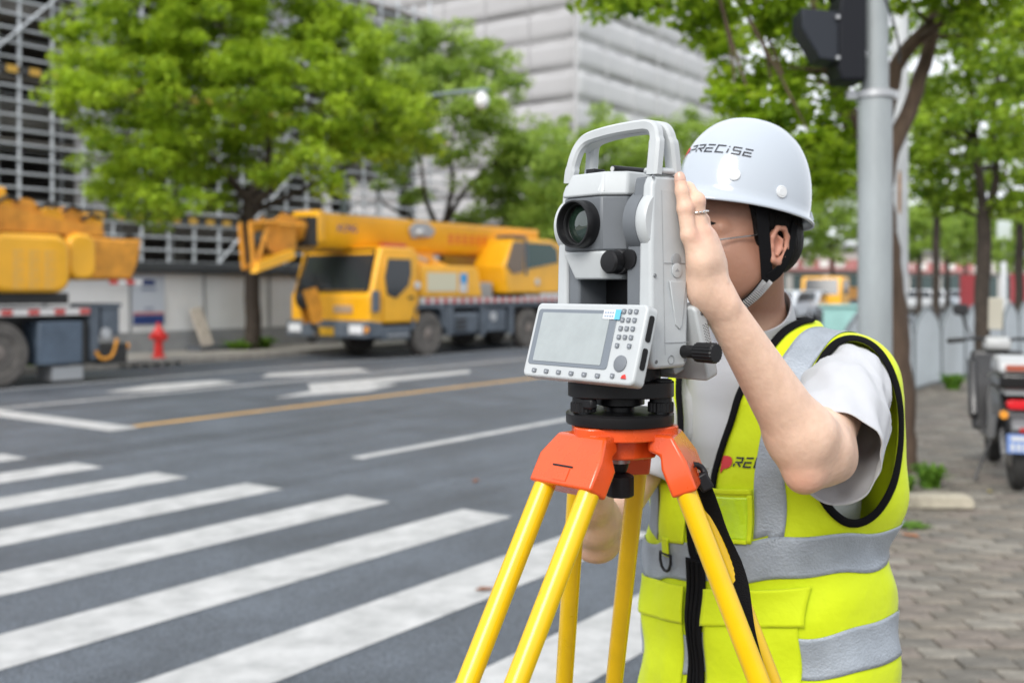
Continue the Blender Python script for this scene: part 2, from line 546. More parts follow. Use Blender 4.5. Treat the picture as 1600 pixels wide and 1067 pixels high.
# ================================================================== buildings
scaf_m = mat('scaffold_steel', (0.52, 0.55, 0.58), 0.5, metal=0.0, var=0.2, vscale=1.0)
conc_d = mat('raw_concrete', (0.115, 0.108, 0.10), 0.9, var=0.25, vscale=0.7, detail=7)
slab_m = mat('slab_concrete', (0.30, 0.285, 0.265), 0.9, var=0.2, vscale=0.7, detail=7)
room_m = mat('unlit_room', (0.03, 0.03, 0.03), 0.9)
toe_y = mat('toe_board_yellow', (0.60, 0.36, 0.06), 0.7)
toe_k = mat('toe_board_black', (0.05, 0.05, 0.05), 0.7)
plank_m = mat('scaffold_plank', (0.22, 0.20, 0.18), 0.85, var=0.3, vscale=1.2)
# ---- concrete frame under construction, behind scaffolding
BT = 30.0
S0, S1 = 6.0, 34.2
bld = thing('concrete_frame_building', 'bare grey concrete frame building under construction behind scaffolding', 'building', RP(0, BT, 0), ROAD_ROT)
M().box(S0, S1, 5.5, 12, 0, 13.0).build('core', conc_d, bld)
for fl in range(5):
    z = 0.3 + 3.0 * fl
    M().box(S0, S1, 0.0, 5.5, z, z + 0.45).build('floor_slab', slab_m, bld)
    M().box(S0, S1, 0.9, 1.05, z + .45, z + 1.0).build('parapet', slab_m, bld)
for k in range(8):
    x = S0 + .2 + k * 4.0
    M().box(x, x + .55, 0.3, 0.85, 0, 13.2).build('column', conc_d, bld)
for fl in range(4):
    for k in range(7):
        x = S0 + .75 + k * 4.0
        if (k * 5 + fl * 3) % 6 == 0:
            M().box(x + .6, x + 3.0, 1.1, 1.25, .75 + 3 * fl, 3.3 + 3 * fl).build('infill_wall', conc_d, bld)
# ---- scaffolding in front of it
sca = thing('scaffolding', 'steel tube scaffolding with planks and yellow striped toe boards', 'scaffolding', RP(0, BT - 1.6, 0), ROAD_ROT)
PIT = 0.98
nstd = int((S1 - S0) / PIT) + 1
std = M().cyl((0, 0, 0), (0, 0, 13.2), .052, n=8).mesh('standard', 40); std.materials.append(scaf_m)
for row, yy in enumerate((0.0, 1.15)):
    for k in range(nstd):
        if row and k % 2: continue
        o = link('upright', std, sca); o.location = (S0 + k * PIT, yy, random.uniform(-.3, .3))
led = M().cyl((S0 - .3, 0, 0), (S1 + .3, 0, 0), .036, n=8).mesh('ledger', 40); led.materials.append(scaf_m)
z = 0.75
lz = []
while z < 13.0:
    lz.append(z); z += 0.40
for i, z in enumerate(lz):
    o = link('ledger', led, sca); o.location = (0, -.05, z)
    if i % 4 == 0:
        o = link('ledger', led, sca); o.location = (0, 1.2, z)
brc = M().cyl((0, 0, 0), (5.6, 0, 5.6), .036, n=8).mesh('brace', 40); brc.materials.append(scaf_m)
for k in range(4):
    for q in range(2):
        o = link('brace', brc, sca); o.location = (S0 + .5 + k * 7, -.12, .3 + q * 6.2)
        if (k + q) % 2: o.scale = (-1, 1, 1); o.location.x += 5.6
plk = M().box(S0, S1, 0.05, 1.1, 0, .05).mesh('plank_deck'); plk.materials.append(plank_m)
for z in (2.15, 3.9, 5.65, 7.4, 9.15, 10.9, 12.6):
    o = link('plank_deck', plk, sca); o.location = (0, 0, z)
tb = [M().box(0, .33, -.10, -.07, 0, .20).mesh('toe_board') for _ in range(2)]
tb[0].materials.append(toe_y); tb[1].materials.append(toe_k)
for z, a, b in ((3.62, S0, S1), (7.52, S0, S1)):
    x = a; k = 0
    while x < b:
        o = link('toe_board', tb[k % 2], sca); o.location = (x, 0, z); x += .335; k += 1
net = mat('safety_net', (0.42, 0.41, 0.42), 0.9, var=0.12, vscale=.6)
for (a, b, z0, z1) in ((s_at(118, BT - 1.6), s_at(178, BT - 1.6), 3.2, 12.6), (S0 + 17.0, S0 + 21.5, 9.2, 12.4)):
    g = M(); n = 24; mz = 6
    vs = [(a + (b - a) * i / n, .02 + .05 * math.sin(i * 1.9) + .03 * math.sin(i * .7 + j), z0 + (z1 - z0) * j / mz) for j in range(mz + 1) for i in range(n + 1)]
    g.add(vs, [(j * (n + 1) + i, j * (n + 1) + i + 1, (j + 1) * (n + 1) + i + 1, (j + 1) * (n + 1) + i) for j in range(mz) for i in range(n)])
    o = g.build('safety_net', net, sca, smooth=180)
    sd_ = o.modifiers.new('s', 'SOLIDIFY'); sd_.thickness = .006
# ---- tall block wrapped in grey mesh
wrapm = mat('grey_wrap', (0.40, 0.395, 0.40), 0.85, var=0.06, vscale=0.25, detail=6)  # same netting, darker: shade of the narrow-gap face put into the colour
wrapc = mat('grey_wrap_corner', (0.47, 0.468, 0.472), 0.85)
wrapr = mat('grey_wrap_road_side', (0.62, 0.62, 0.625), 0.85, var=0.05, vscale=0.25, detail=6)  # same netting, paler: open-sky light on the road face painted in
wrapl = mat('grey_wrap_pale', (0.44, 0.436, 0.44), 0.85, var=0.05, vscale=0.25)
BX, BY = 50.4 * 1.0, 32.0
wb = thing('wrapped_building', 'tall corner block wrapped in grey construction netting', 'building', RP(BX, BY, 0), ROAD_ROT)
BZ = 21.0
M().box(0.12, 23.5, 0.12, 34, 0, BZ - .3).build('core', conc_d, wb)
nb = 12
hh = BZ / nb
def wave_sheet(L, h, n, amp, seed, axis):
    rr = random.Random(seed)
    ph = [rr.uniform(0, 6.28) for _ in range(4)]
    vs = []
    for j in range(4):
        for i in range(n + 1):
            a = L * i / n
            bul = -math.sin(PI * j / 3) * amp * (0.6 + .4 * math.sin(a * .9 + ph[0])) + 0.02 * math.sin(a * 3.1 + ph[1])
            zz = h * j / 3 + (0.10 * math.sin(a * .5 + ph[2]) if j in (0,) else 0)
            vs.append((a, bul, zz) if axis == 'x' else (bul, a, zz))
    fs = [(j * (n + 1) + i, j * (n + 1) + i + 1, (j + 1) * (n + 1) + i + 1, (j + 1) * (n + 1) + i) for j in range(3) for i in range(n)]
    if axis == 'y': fs = [f[::-1] for f in fs]
    return vs, fs
for k in range(nb):
    for ax, L in (('x', 23.5), ('y', 34.0)):
        vs, fs = wave_sheet(L, hh - .02, 40, .035, 100 + k, ax)
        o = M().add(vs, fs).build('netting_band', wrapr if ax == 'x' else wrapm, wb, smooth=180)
        o.location = (0 if ax == 'x' else -.02, -.02 if ax == 'x' else 0, k * hh)
        sd_ = o.modifiers.new('s', 'SOLIDIFY'); sd_.thickness = .01
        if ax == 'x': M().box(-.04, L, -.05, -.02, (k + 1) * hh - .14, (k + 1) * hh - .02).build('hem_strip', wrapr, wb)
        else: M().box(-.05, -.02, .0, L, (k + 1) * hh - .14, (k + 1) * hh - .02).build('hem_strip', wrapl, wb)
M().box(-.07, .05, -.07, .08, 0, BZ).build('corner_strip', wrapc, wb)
for L, ax in ((23.5, 'x'), (34.0, 'y')):
    for k in range(1, int(L / 3.2)):
        a = k * 3.2
        if ax == 'x': M().cyl((a, -.12, 0), (a, -.12, BZ + .2), .03, n=6).build('scaffold_pole', wrapr, wb)
        else: M().cyl((-.12, a, 0), (-.12, a, BZ + .2), .03, n=6).build('scaffold_pole', wrapl, wb)

# ---- low shop row far down the street, red fascias
shop_w = mat('shop_wall', (0.50, 0.49, 0.47), 0.8, var=.1, vscale=.5)
shop_r = mat('shop_fascia_red', (0.38, 0.15, 0.145), 0.5, var=.35, vscale=.8)
shop_g = mat('shop_glass', (0.06, 0.09, 0.09), 0.15)
shop_p = mat('shop_fascia_pale', (0.55, 0.52, 0.48), 0.5)
for i, (px, Yd, wd, colr, lab) in enumerate((
        (1262, 88, 9.0, shop_r, 'far low shop with a red sign seen just right of the chin strap'),
        (1345, 96, 8.5, shop_r, 'far low shop with a red sign seen behind the signal pole'),
        (1440, 100, 9.0, shop_r, 'far low shop with a red sign behind the row of white cars'),
        (1530, 105, 12.0, shop_p, 'far low shop with a pale sign at the right end of the street'))):
    p = W(px, 450, Yd)
    sh = thing('shop_building', lab, 'shop', (p.x, p.y, 0), math.radians(-10), 'far shops across the junction')
    M().box(-wd / 2, wd / 2, 0, 6, 0, 4.9).build('wall', shop_w, sh)
    M().box(-wd / 2, wd / 2, -.5, -.004, 3.0, 3.9).build('fascia', colr, sh)
    M().box(-wd / 2 - .1, wd / 2 + .1, -.7, 6.2, 4.9, 5.15).build('roof', grey_base, sh)
    for k in range(3):
        a = -wd / 2 + .3 + k * wd / 3
        M().box(a, a + wd / 3 - .6, -.06, -.004, .35, 2.7).build('shop_window', shop_g, sh)
    for k in range(5):
        a = -wd * .32 + k * wd * .14
        M().box(a, a + wd * .08, -.56, -.505, 3.25, 3.85).build('sign_letter', mat('sign_white', (.75, .73, .7), .5), sh)

# ================================================================== trees and plants
bark_d = mat('bark_dark', (0.045, 0.034, 0.026), 0.9, var=0.35, vscale=6, bump=0.7, bscale=30)
bark_b = mat('bark_brown', (0.10, 0.066, 0.045), 0.9, var=0.35, vscale=9, bump=0.8, bscale=45, aniso=(1, 1, .25))
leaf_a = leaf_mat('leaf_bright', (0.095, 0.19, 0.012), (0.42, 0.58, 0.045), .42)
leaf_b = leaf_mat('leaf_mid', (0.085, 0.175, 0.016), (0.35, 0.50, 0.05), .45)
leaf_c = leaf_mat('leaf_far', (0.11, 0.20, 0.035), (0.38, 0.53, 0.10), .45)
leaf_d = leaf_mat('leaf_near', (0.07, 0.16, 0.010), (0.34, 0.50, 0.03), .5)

def leaf_mesh(name, centers, radii, count, size, material, rng, flat=0.55, droop=0.35):
    """centers (n,3), radii (n,), count leaves per clump -> one mesh of small folded leaves"""
    n = len(centers)
    cid = np.repeat(np.arange(n), count)
    m = len(cid)
    d = rng.normal(size=(m, 3)); d /= np.linalg.norm(d, axis=1)[:, None]
    rr = rng.random(m) ** 0.42
    off = d * rr[:, None] * radii[cid][:, None]
    off[:, 2] *= flat
    pos = centers[cid] + off
    az = rng.random(m) * 2 * np.pi
    dr = np.stack([np.cos(az), np.sin(az), -droop + rng.normal(size=m) * .35], 1)
    dr += d * .5
    dr /= np.linalg.norm(dr, axis=1)[:, None]
    up = np.stack([rng.normal(size=m) * .45, rng.normal(size=m) * .45, np.ones(m)], 1)
    side = np.cross(dr, up); side /= np.linalg.norm(side, axis=1)[:, None]
    nr = np.cross(side, dr)
    L = size * (0.65 + 0.7 * rng.random(m))
    wd = L * (0.30 + .1 * rng.random(m))
    b0 = pos - dr * (L * .5)[:, None]
    tip = pos + dr * (L * .5)[:, None] - nr * (L * .10)[:, None]
    mid = pos - dr * (L * .05)[:, None]
    l = mid + side * wd[:, None] + nr * (wd * .25)[:, None]
    r = mid - side * wd[:, None] + nr * (wd * .25)[:, None]
    vs = np.stack([b0, l, tip, r], 1).reshape(-1, 3)
    i4 = np.arange(m) * 4
    tri = np.stack([i4, i4 + 2, i4 + 1, i4, i4 + 3, i4 + 2], 1).reshape(-1)
    me = bpy.data.meshes.new(name)
    me.vertices.add(m * 4); me.vertices.foreach_set('co', vs.astype(np.float32).ravel())
    me.loops.add(m * 6); me.loops.foreach_set('vertex_index', tri.astype(np.int32))
    me.polygons.add(m * 2); me.polygons.foreach_set('loop_start', (np.arange(m * 2) * 3).astype(np.int32))
    me.update(calc_edges=True)
    me.materials.append(material)
    return me

def smooth_path(pts, n=5):
    pts = [Vector(p) for p in pts]
    out = []
    for i in range(len(pts) - 1):
        p0, p1, p2, p3 = pts[max(i - 1, 0)], pts[i], pts[i + 1], pts[min(i + 2, len(pts) - 1)]
        for k in range(n):
            t = k / n
            out.append(0.5 * ((2 * p1) + (p2 - p0) * t + (2 * p0 - 5 * p1 + 4 * p2 - p3) * t * t + (3 * p1 - p0 - 3 * p2 + p3) * t ** 3))
    out.append(pts[-1])
    return out

def make_tree(name, label, base, limbs, lobes, leaf_size, lmat, bmat_, seed, clump=0.42, per=55, dens=3.0, group=None, shell=0.55, limb_n=4):
    """base: ground point; limbs: list of (points, r0, r1); lobes: (centre, radius)"""
    rng = np.random.default_rng(seed)
    rr = random.Random(seed)
    t = thing(name, label, 'tree', base, 0, group)
    bv = Vector(base)
    tr = M()
    nodes = []
    for pts, r0, r1 in limbs:
        sp_ = smooth_path([Vector(p) - bv for p in pts], limb_n)
        sp_ = [p + Vector((rr.uniform(-1, 1), rr.uniform(-1, 1), rr.uniform(-1, 1))) * r0 * .12 for p in sp_]
        n = len(sp_)
        tr.tube(sp_, [r0 + (r1 - r0) * (i / (n - 1)) ** .8 for i in range(n)], 9)
        nodes += [(p, r0 + (r1 - r0) * i / (n - 1)) for i, p in enumerate(sp_) if i > n * .35]
    cs, rs = [], []
    for c, R in lobes:
        c = Vector(c) - bv
        src, r_ = min(nodes, key=lambda q: (q[0] - c).length + (0.6 if q[0].z > c.z else 0))
        midp = (src + c) / 2 + Vector((rr.uniform(-.2, .2), rr.uniform(-.2, .2), -.12)) * R
        rb = max(.012, min(r_ * .6, .05 * R + .01))
        tr.tube(smooth_path([src, midp, c], 3), [rb * (1 - .75 * i / 6) for i in range(7)], 6)
        k = max(4, int(dens * (R / clump) ** 2))
        for i in range(k):
            d = rng.normal(size=3); d /= np.linalg.norm(d)
            q = R * (shell + (1.02 - shell) * rng.random())
            p = np.array(c) + d * q * np.array([1, 1, .82])
            cs.append(p); rs.append(clump * (0.6 + .65 * rng.random()))
            if i % 3 == 0:
                e = Vector(p)
                tr.tube([c, (c + e) / 2 + Vector((0, 0, -.06 * R)), e], [rb * .3, rb * .22, rb * .1], 5)
    tr.build('trunk', bmat_, t, smooth=60)
    me = leaf_mesh('crown', np.array(cs), np.array(rs), per, leaf_size, lmat, rng)
    link('crown', me, t)
    return t

def lob(lst, Y, dY, seed):
    rr = random.Random(seed)
    out = []
    for px, py, r in lst:
        y = Y + rr.uniform(-dY, dY)
        out.append((W(px, py, y), r * y / FPX))
    return out

# ---- big bright tree on the far pavement, in front of the scaffolding
Y1 = 24.9
b1 = W(395, 545, Y1); b1.z = .12
make_tree('street_tree', 'big bright green tree in front of the scaffolding, beside the poster wall', b1,
    [([b1, W(394, 440, Y1), W(388, 345, Y1), W(392, 300, Y1)], .20, .15),
     ([W(390, 320, Y1), W(345, 262, Y1 - .5), W(280, 205, Y1 - 1), W(225, 150, Y1 - 1.2)], .12, .03),
     ([W(392, 310, Y1), W(418, 245, Y1), W(415, 160, Y1 + .3), W(395, 70, Y1)], .13, .03),
     ([W(398, 318, Y1), W(460, 262, Y1 - .3), W(520, 190, Y1 - .8), W(560, 110, Y1 - .6)], .11, .025),
     ([W(395, 330, Y1), W(470, 298, Y1 + .6), W(560, 250, Y1 + .4), W(630, 205, Y1)], .09, .02),
     ([W(388, 345, Y1), W(350, 322, Y1 - .6), W(315, 300, Y1 - 1.2)], .05, .02)],
    lob([(160, 55, 78), (245, 40, 90), (340, 40, 95), (440, 40, 95), (530, 70, 85), (120, 150, 52), (200, 150, 95), (300, 150, 95),
         (400, 130, 85), (480, 160, 95), (570, 160, 85), (625, 170, 55), (640, 215, 42), (560, 235, 62), (175, 245, 62), (240, 255, 78),
         (320, 250, 72), (410, 235, 60), (340, 290, 38), (190, 300, 46), (235, 330, 42), (495, 265, 48), (300, 80, 90), (470, 100, 80),
         (430, 285, 32), (280, 310, 38), (150, 110, 50), (350, -80, 120), (230, -70, 100), (470, -60, 100)], 24.2, 2.0, 3),
    .135, leaf_a, bark_d, 21, clump=.42, per=95, dens=3.7, group='trees on the far pavement')
# ---- second tree, behind the crane
Y2 = 33.0
b2 = W(695, 522, Y2); b2.z = .12
make_tree('street_tree', 'softer green forked tree rising behind the crane boom', b2,
    [([b2, W(694, 430, Y2), W(692, 345, Y2)], .20, .17),
     ([W(690, 370, Y2), W(668, 320, Y2), W(660, 275, Y2), W(655, 225, Y2)], .11, .03),
     ([W(692, 360, Y2), W(706, 300, Y2 - .5), W(705, 240, Y2 - .5), W(712, 180, Y2)], .11, .03),
     ([W(692, 360, Y2), W(725, 300, Y2 + .5), W(765, 260, Y2), W(800, 235, Y2)], .10, .03),
     ([W(690, 372, Y2), W(640, 340, Y2), W(600, 318, Y2 - 1), W(590, 290, Y2 - 1)], .08, .02)],
    lob([(600, 85, 48), (640, 75, 55), (700, 85, 62), (755, 95, 60), (785, 140, 42), (690, 150, 65), (740, 175, 58), (640, 150, 60),
         (600, 200, 45), (610, 275, 26), (640, 300, 22), (770, 215, 48), (800, 265, 52), (835, 225, 50), (820, 310, 48), (775, 320, 40),
         (850, 290, 46), (735, 290, 26), (870, 340, 42), (780, 255, 40), (830, 260, 44), (845, 345, 44), (800, 345, 38), (640, 235, 38), (610, 150, 40), (700, 235, 36), (880, 265, 40), (745, 345, 30), (600, 250, 30), (660, 110, 50)], 33, 2.0, 5),
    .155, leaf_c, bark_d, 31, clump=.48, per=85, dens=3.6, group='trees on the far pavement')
# ---- trees farther along the far pavement (behind the instrument)
for i, (px, Yt, lobs, lab) in enumerate((
    (905, 44, [(860, 215, 42), (900, 235, 50), (945, 205, 40), (940, 265, 52), (890, 290, 52), (980, 240, 42), (850, 330, 46), (960, 320, 50), (905, 350, 50), (940, 180, 26), (870, 260, 46), (920, 300, 50), (860, 370, 44), (985, 290, 44)],
     'far pavement tree filling the gap left of the handle of the instrument'),
    (1035, 56, [(1000, 235, 42), (1040, 215, 40), (1075, 215, 40), (1030, 280, 50), (1085, 270, 48), (1060, 330, 50), (990, 300, 46), (1000, 360, 44), (1090, 190, 26)],
     'far pavement tree seen through and above the carrying handle'),
    (1190, 66, [(1130, 215, 40), (1170, 235, 46), (1210, 220, 44), (1150, 290, 46), (1200, 310, 48), (1240, 260, 44), (1245, 340, 44), (1180, 370, 40)],
     'far pavement tree mostly hidden behind the white helmet'))):
    b = W(px, 450, Yt); b.z = .12
    make_tree('street_tree', lab, b, [([b, W(px, 430, Yt), W(px + 4, 340, Yt)], .22, .14), ([W(px + 4, 350, Yt), W(px - 25, 300, Yt), W(px - 45, 250, Yt)], .10, .03),
        ([W(px + 4, 345, Yt), W(px + 30, 290, Yt), W(px + 40, 240, Yt)], .10, .03), ([W(px + 4, 345, Yt), W(px + 8, 270, Yt)], .10, .04)],
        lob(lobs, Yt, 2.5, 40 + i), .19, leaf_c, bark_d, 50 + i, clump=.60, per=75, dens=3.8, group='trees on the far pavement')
# ---- near pavement trees on the right
YR = 8.35
br = W(1406, 735, YR); br.z = PAVE_Z
make_tree('street_tree', 'near tree with brown forked trunk right behind the grey signal pole', br,
    [([br + Vector((0.01, 0, -.05)), W(1405, 690, YR), W(1402, 590, YR), W(1394, 480, YR), W(1386, 390, YR), W(1372, 300, YR)], .135, .10),
     ([W(1378, 340, YR), W(1348, 250, YR), W(1320, 160, YR - .2), W(1290, 60, YR - .4), W(1268, -30, YR - .5), W(1235, -150, YR - .6)], .095, .045),
     ([W(1374, 310, YR), W(1392, 235, YR), W(1425, 160, YR + .1), W(1450, 80, YR + .1), W(1468, -20, YR), W(1490, -140, YR)], .085, .04),
     ([W(1378, 200, YR + .1), W(1400, 105, YR), W(1445, 48, YR - .2), W(1500, 15, YR - .4), W(1570, -50, YR - .6)], .075, .04),
     ([W(1300, 90, YR - .3), W(1225, 20, YR - .8), W(1120, -20, YR - 1.4), W(1000, -40, YR - 2.0), W(900, -50, YR - 2.2)], .05, .015)],
    lob([(905, -22, 34), (945, -8, 40), (985, 2, 38), (1015, 12, 30), (1060, -15, 45), (1110, 10, 45), (1150, 50, 52), (1190, 20, 60), (1130, 85, 30),
         (1200, 100, 50), (1240, 60, 60), (1165, 130, 36), (1235, 150, 42), (1290, 110, 45), (1275, 30, 60), (1215, 190, 30), (1265, 210, 36), (1225, 245, 30), (1320, 150, 40), (1250, 110, 40), (1320, 240, 30), (1150, 150, 26), (1100, 45, 36), (1285, 240, 30),
         (1180, 175, 22), (1310, 200, 32), (1300, 280, 30), (1270, 270, 26), (1330, 20, 60), (1420, -10, 50), (1490, 20, 40), (1550, 10, 60), (1590, 45, 45),
         (1480, -60, 70), (1000, -110, 90), (1130, -120, 110), (1280, -140, 130), (1430, -160, 130), (1570, -120, 120)], 7.6, .9, 8),
    .085, leaf_d, bark_b, 61, clump=.17, per=38, dens=2.9, group='trees on the near pavement', shell=.35)
YR2 = 15.9
b = W(1536, 600, YR2); b.z = PAVE_Z
make_tree('street_tree', 'slim dark tree with twin stems standing at the fence behind the scooter', b,
    [([b, W(1535, 520, YR2), W(1536, 420, YR2), W(1538, 340, YR2)], .12, .11),
     ([W(1538, 345, YR2), W(1530, 280, YR2), W(1522, 200, YR2), W(1515, 110, YR2), W(1510, 30, YR2)], .085, .03),
     ([W(1538, 345, YR2), W(1556, 280, YR2), W(1550, 200, YR2), W(1560, 110, YR2)], .08, .03),
     ([W(1524, 225, YR2), W(1495, 190, YR2), W(1445, 178, YR2)], .05, .02),
     ([W(1552, 205, YR2), W(1590, 180, YR2), W(1640, 150, YR2)], .05, .02)],
    lob([(1440, 120, 50), (1480, 150, 50), (1530, 110, 55), (1580, 130, 55), (1620, 190, 55), (1450, 230, 46), (1490, 265, 44), (1560, 240, 42), (1600, 270, 46),
         (1440, 290, 34), (1460, 190, 40), (1540, 185, 44), (1500, 225, 40), (1585, 215, 44), (1430, 250, 34), (1530, 50, 50), (1610, 110, 50), (1500, 60, 60), (1580, 40, 60), (1420, 180, 36), (1520, 305, 30), (1475, 315, 30), (1590, 330, 30), (1640, 60, 70), (1450, 40, 50)], 15.9, 1.2, 9),
    .13, leaf_b, bark_d, 71, clump=.34, per=52, dens=3.2, group='trees on the near pavement', shell=.4)
for i, (px, Yt, lobs, lab) in enumerate((
    (1592, 23.5, [(1560, 150, 40), (1600, 120, 45), (1640, 170, 45), (1570, 220, 40), (1610, 250, 42), (1560, 290, 34), (1600, 320, 34), (1640, 300, 40), (1530, 240, 34)],
     'leafy tree along the fence at the right edge, behind the scooter'),
    (1462, 27, [(1430, 160, 36), (1470, 130, 38), (1500, 170, 36), (1440, 220, 36), (1480, 240, 38), (1420, 280, 30), (1460, 300, 34), (1500, 300, 32), (1520, 250, 30)],
     'leafy tree along the fence between the white pole and the twin stemmed tree'))):
    b = W(px, 450, Yt); b.z = PAVE_Z
    make_tree('street_tree', lab, b, [([b, W(px, 450, Yt), W(px + 2, 330, Yt)], .11, .09), ([W(px + 2, 345, Yt), W(px - 20, 280, Yt), W(px - 26, 200, Yt)], .06, .02),
        ([W(px + 2, 340, Yt), W(px + 22, 270, Yt), W(px + 20, 180, Yt)], .06, .02)], lob(lobs, Yt, 1.2, 140 + i), .15, leaf_b, bark_d, 150 + i, clump=.42, per=55, dens=3.0, group='trees on the near pavement', shell=.4)
# ---- far trees beyond the fence
for i, (px, Yt, lobs, lab) in enumerate((
    (1300, 72, [(1265, 350, 36), (1300, 310, 42), (1330, 350, 36), (1295, 385, 34), (1270, 395, 26), (1320, 270, 34), (1290, 250, 30)], 'far leafy tree between the helmet and the signal pole'),
    (1436, 58, [(1410, 375, 26), (1440, 350, 32), (1468, 372, 28), (1440, 395, 24), (1425, 335, 22)], 'far round tree just right of the white pole'),
    (1480, 62, [(1470, 350, 26), (1500, 345, 30), (1520, 372, 26), (1492, 385, 26)], 'far round tree second from the white pole'),
    (1508, 80, [(1515, 395, 20), (1490, 400, 18), (1535, 400, 20)], 'small far tree seen low behind the twin stemmed trunk'),
    (1590, 60, [(1560, 380, 30), (1590, 350, 36), (1620, 375, 36), (1575, 405, 26), (1610, 410, 26)], 'far round tree at the right edge of the picture'))):
    b = W(px, 450, Yt); b.z = 0.0
    make_tree('street_tree', lab, b, [([b, W(px, 440, Yt), W(px, 385, Yt)], .17, .12), ([W(px, 400, Yt), W(px - 14, 365, Yt)], .07, .03), ([W(px, 395, Yt), W(px + 14, 355, Yt)], .07, .03)],
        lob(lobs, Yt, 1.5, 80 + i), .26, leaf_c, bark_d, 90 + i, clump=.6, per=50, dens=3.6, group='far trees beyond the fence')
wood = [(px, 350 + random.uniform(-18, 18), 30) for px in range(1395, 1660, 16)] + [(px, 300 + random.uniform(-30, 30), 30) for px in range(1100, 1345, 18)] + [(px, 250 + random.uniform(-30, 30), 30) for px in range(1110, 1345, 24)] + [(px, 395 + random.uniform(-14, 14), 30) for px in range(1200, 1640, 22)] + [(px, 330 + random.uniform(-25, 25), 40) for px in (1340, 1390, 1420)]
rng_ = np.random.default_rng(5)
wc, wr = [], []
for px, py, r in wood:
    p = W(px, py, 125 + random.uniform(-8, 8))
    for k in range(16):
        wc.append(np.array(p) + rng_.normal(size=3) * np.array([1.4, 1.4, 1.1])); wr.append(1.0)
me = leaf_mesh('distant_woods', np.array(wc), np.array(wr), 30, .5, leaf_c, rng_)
tag(link('distant_woods', me), 'pale green mass of distant trees closing the street', 'trees', kind='stuff')

# ---- plants at the tree pit and weeds along the far kerb
blade_m = leaf_mat('grass_blade', (0.05, 0.14, 0.012), (0.16, 0.30, 0.03), .3)
def tuft(name, label, loc, n, h, spread, wd, seed, cat='plant', group=None):
    rr = random.Random(seed)
    g = M()
    for _ in range(n):
        a = rr.uniform(0, 2 * PI); l = h * rr.uniform(.6, 1.15); sp = spread * rr.uniform(.3, 1.1)
        d = Vector((math.cos(a), math.sin(a), 0)); sd = Vector((-d.y, d.x, 0)) * wd * rr.uniform(.6, 1.2)
        b0 = Vector((rr.uniform(-1, 1), rr.uniform(-1, 1), 0)) * spread * .45
        q = [b0, b0 + d * sp * .35 + Vector((0, 0, l * .62)), b0 + d * sp * .75 + Vector((0, 0, l * .9)), b0 + d * sp * 1.15 + Vector((0, 0, l * .72))]
        n0 = [q[0] - sd * .5, q[0] + sd * .5, q[1] + sd, q[2] + sd * .8, q[3], q[2] - sd * .8, q[1] - sd]
        g.add(n0, [(0, 1, 2, 6), (6, 2, 3, 5), (5, 3, 4)])
    o = g.build(name, blade_m)
    o.location = loc
    return tag(o, label, cat, group)
g1 = W(1452, 762, 7.62); tuft('leafy_plant', 'bright green leafy plant behind the pale kerb stone', (g1.x, g1.y, PAVE_Z), 90, .17, .13, .016, 1)
g2 = W(1413, 768, 7.5); tuft('leafy_plant', 'paler low plant at the foot of the near tree trunk', (g2.x, g2.y, PAVE_Z), 60, .12, .10, .016, 2)
g3 = W(1420, 822, 6.4); tuft('moss_patch', 'low green moss tuft on the pavers beside the vest', (g3.x, g3.y, PAVE_Z - .004), 130, .022, .10, .012, 3, 'moss')
g3 = W(1488, 600, 15.0); tuft('leafy_plant', 'small weed clump growing at the base of the grey fence', (g3.x, g3.y, PAVE_Z), 70, .22, .16, .03, 6)
for i, (px, py, h, lab) in enumerate(((52, 588, .30, 'weeds at the kerb beside the left crane wheel'), (95, 585, .26, 'weeds at the kerb behind the left crane outrigger'),
                                 (405, 545, .28, 'grass tuft growing round the foot of the big tree'), (375, 548, .2, 'small weeds beside the leaning board'))):
    s_ = s_at(px, 18.75 if px < 200 else 19.7); p = RP(s_, 18.75 if px < 200 else 19.7, .12)
    tuft('weed_clump', lab, p, 110, h, .45, .04, 10 + i, 'weeds', 'weeds along the far kerb')
# fallen leaves on the road and pavement
lf = mat('fallen_leaf', (0.22, 0.09, 0.045), 0.8, var=.3, vscale=30)
lf2 = mat('fallen_leaf_pale', (0.42, 0.36, 0.14), 0.8, var=.2, vscale=30)
for i, (px, py, zz, mm, lab) in enumerate(((758, 922, .006, lf, 'curled brown leaf lying on a white crosswalk stripe by the tripod'), (743, 752, .004, lf, 'brown leaf lying on the asphalt beyond the crosswalk'),
        (1423, 838, PAVE_Z + .006, mat('fallen_leaf_orange', (.45, .17, .06), .8), 'orange leaf lying on the pavers beside the vest'), (1548, 769, PAVE_Z + .006, lf2, 'pale yellow leaf on the pavers near the scooter wheel'),
        (1400, 771, PAVE_Z + .01, lf, 'brown leaf by the foot of the near tree'))):
    Yd = FPX * (CAM_H - zz) / (py - 450); p = W(px, py, Yd)
    L, w_ = .055, .022
    g = M().add([(-L, 0, .002), (-.4 * L, -w_, .012), (.5 * L, -w_ * .8, .010), (L, 0, .016), (.5 * L, w_ * .8, .012), (-.4 * L, w_, .014), (-.4 * L, 0, .003), (.5 * L, 0, .004)],
                [(0, 1, 6), (0, 6, 5), (1, 2, 7, 6), (6, 7, 4, 5), (2, 3, 7), (7, 3, 4)])
    o = g.build('fallen_leaf', mm); o.location = (p.x, p.y, zz); o.rotation_euler = (0, 0, i * 1.3)
    tag(o, lab, 'leaf', 'fallen leaves')
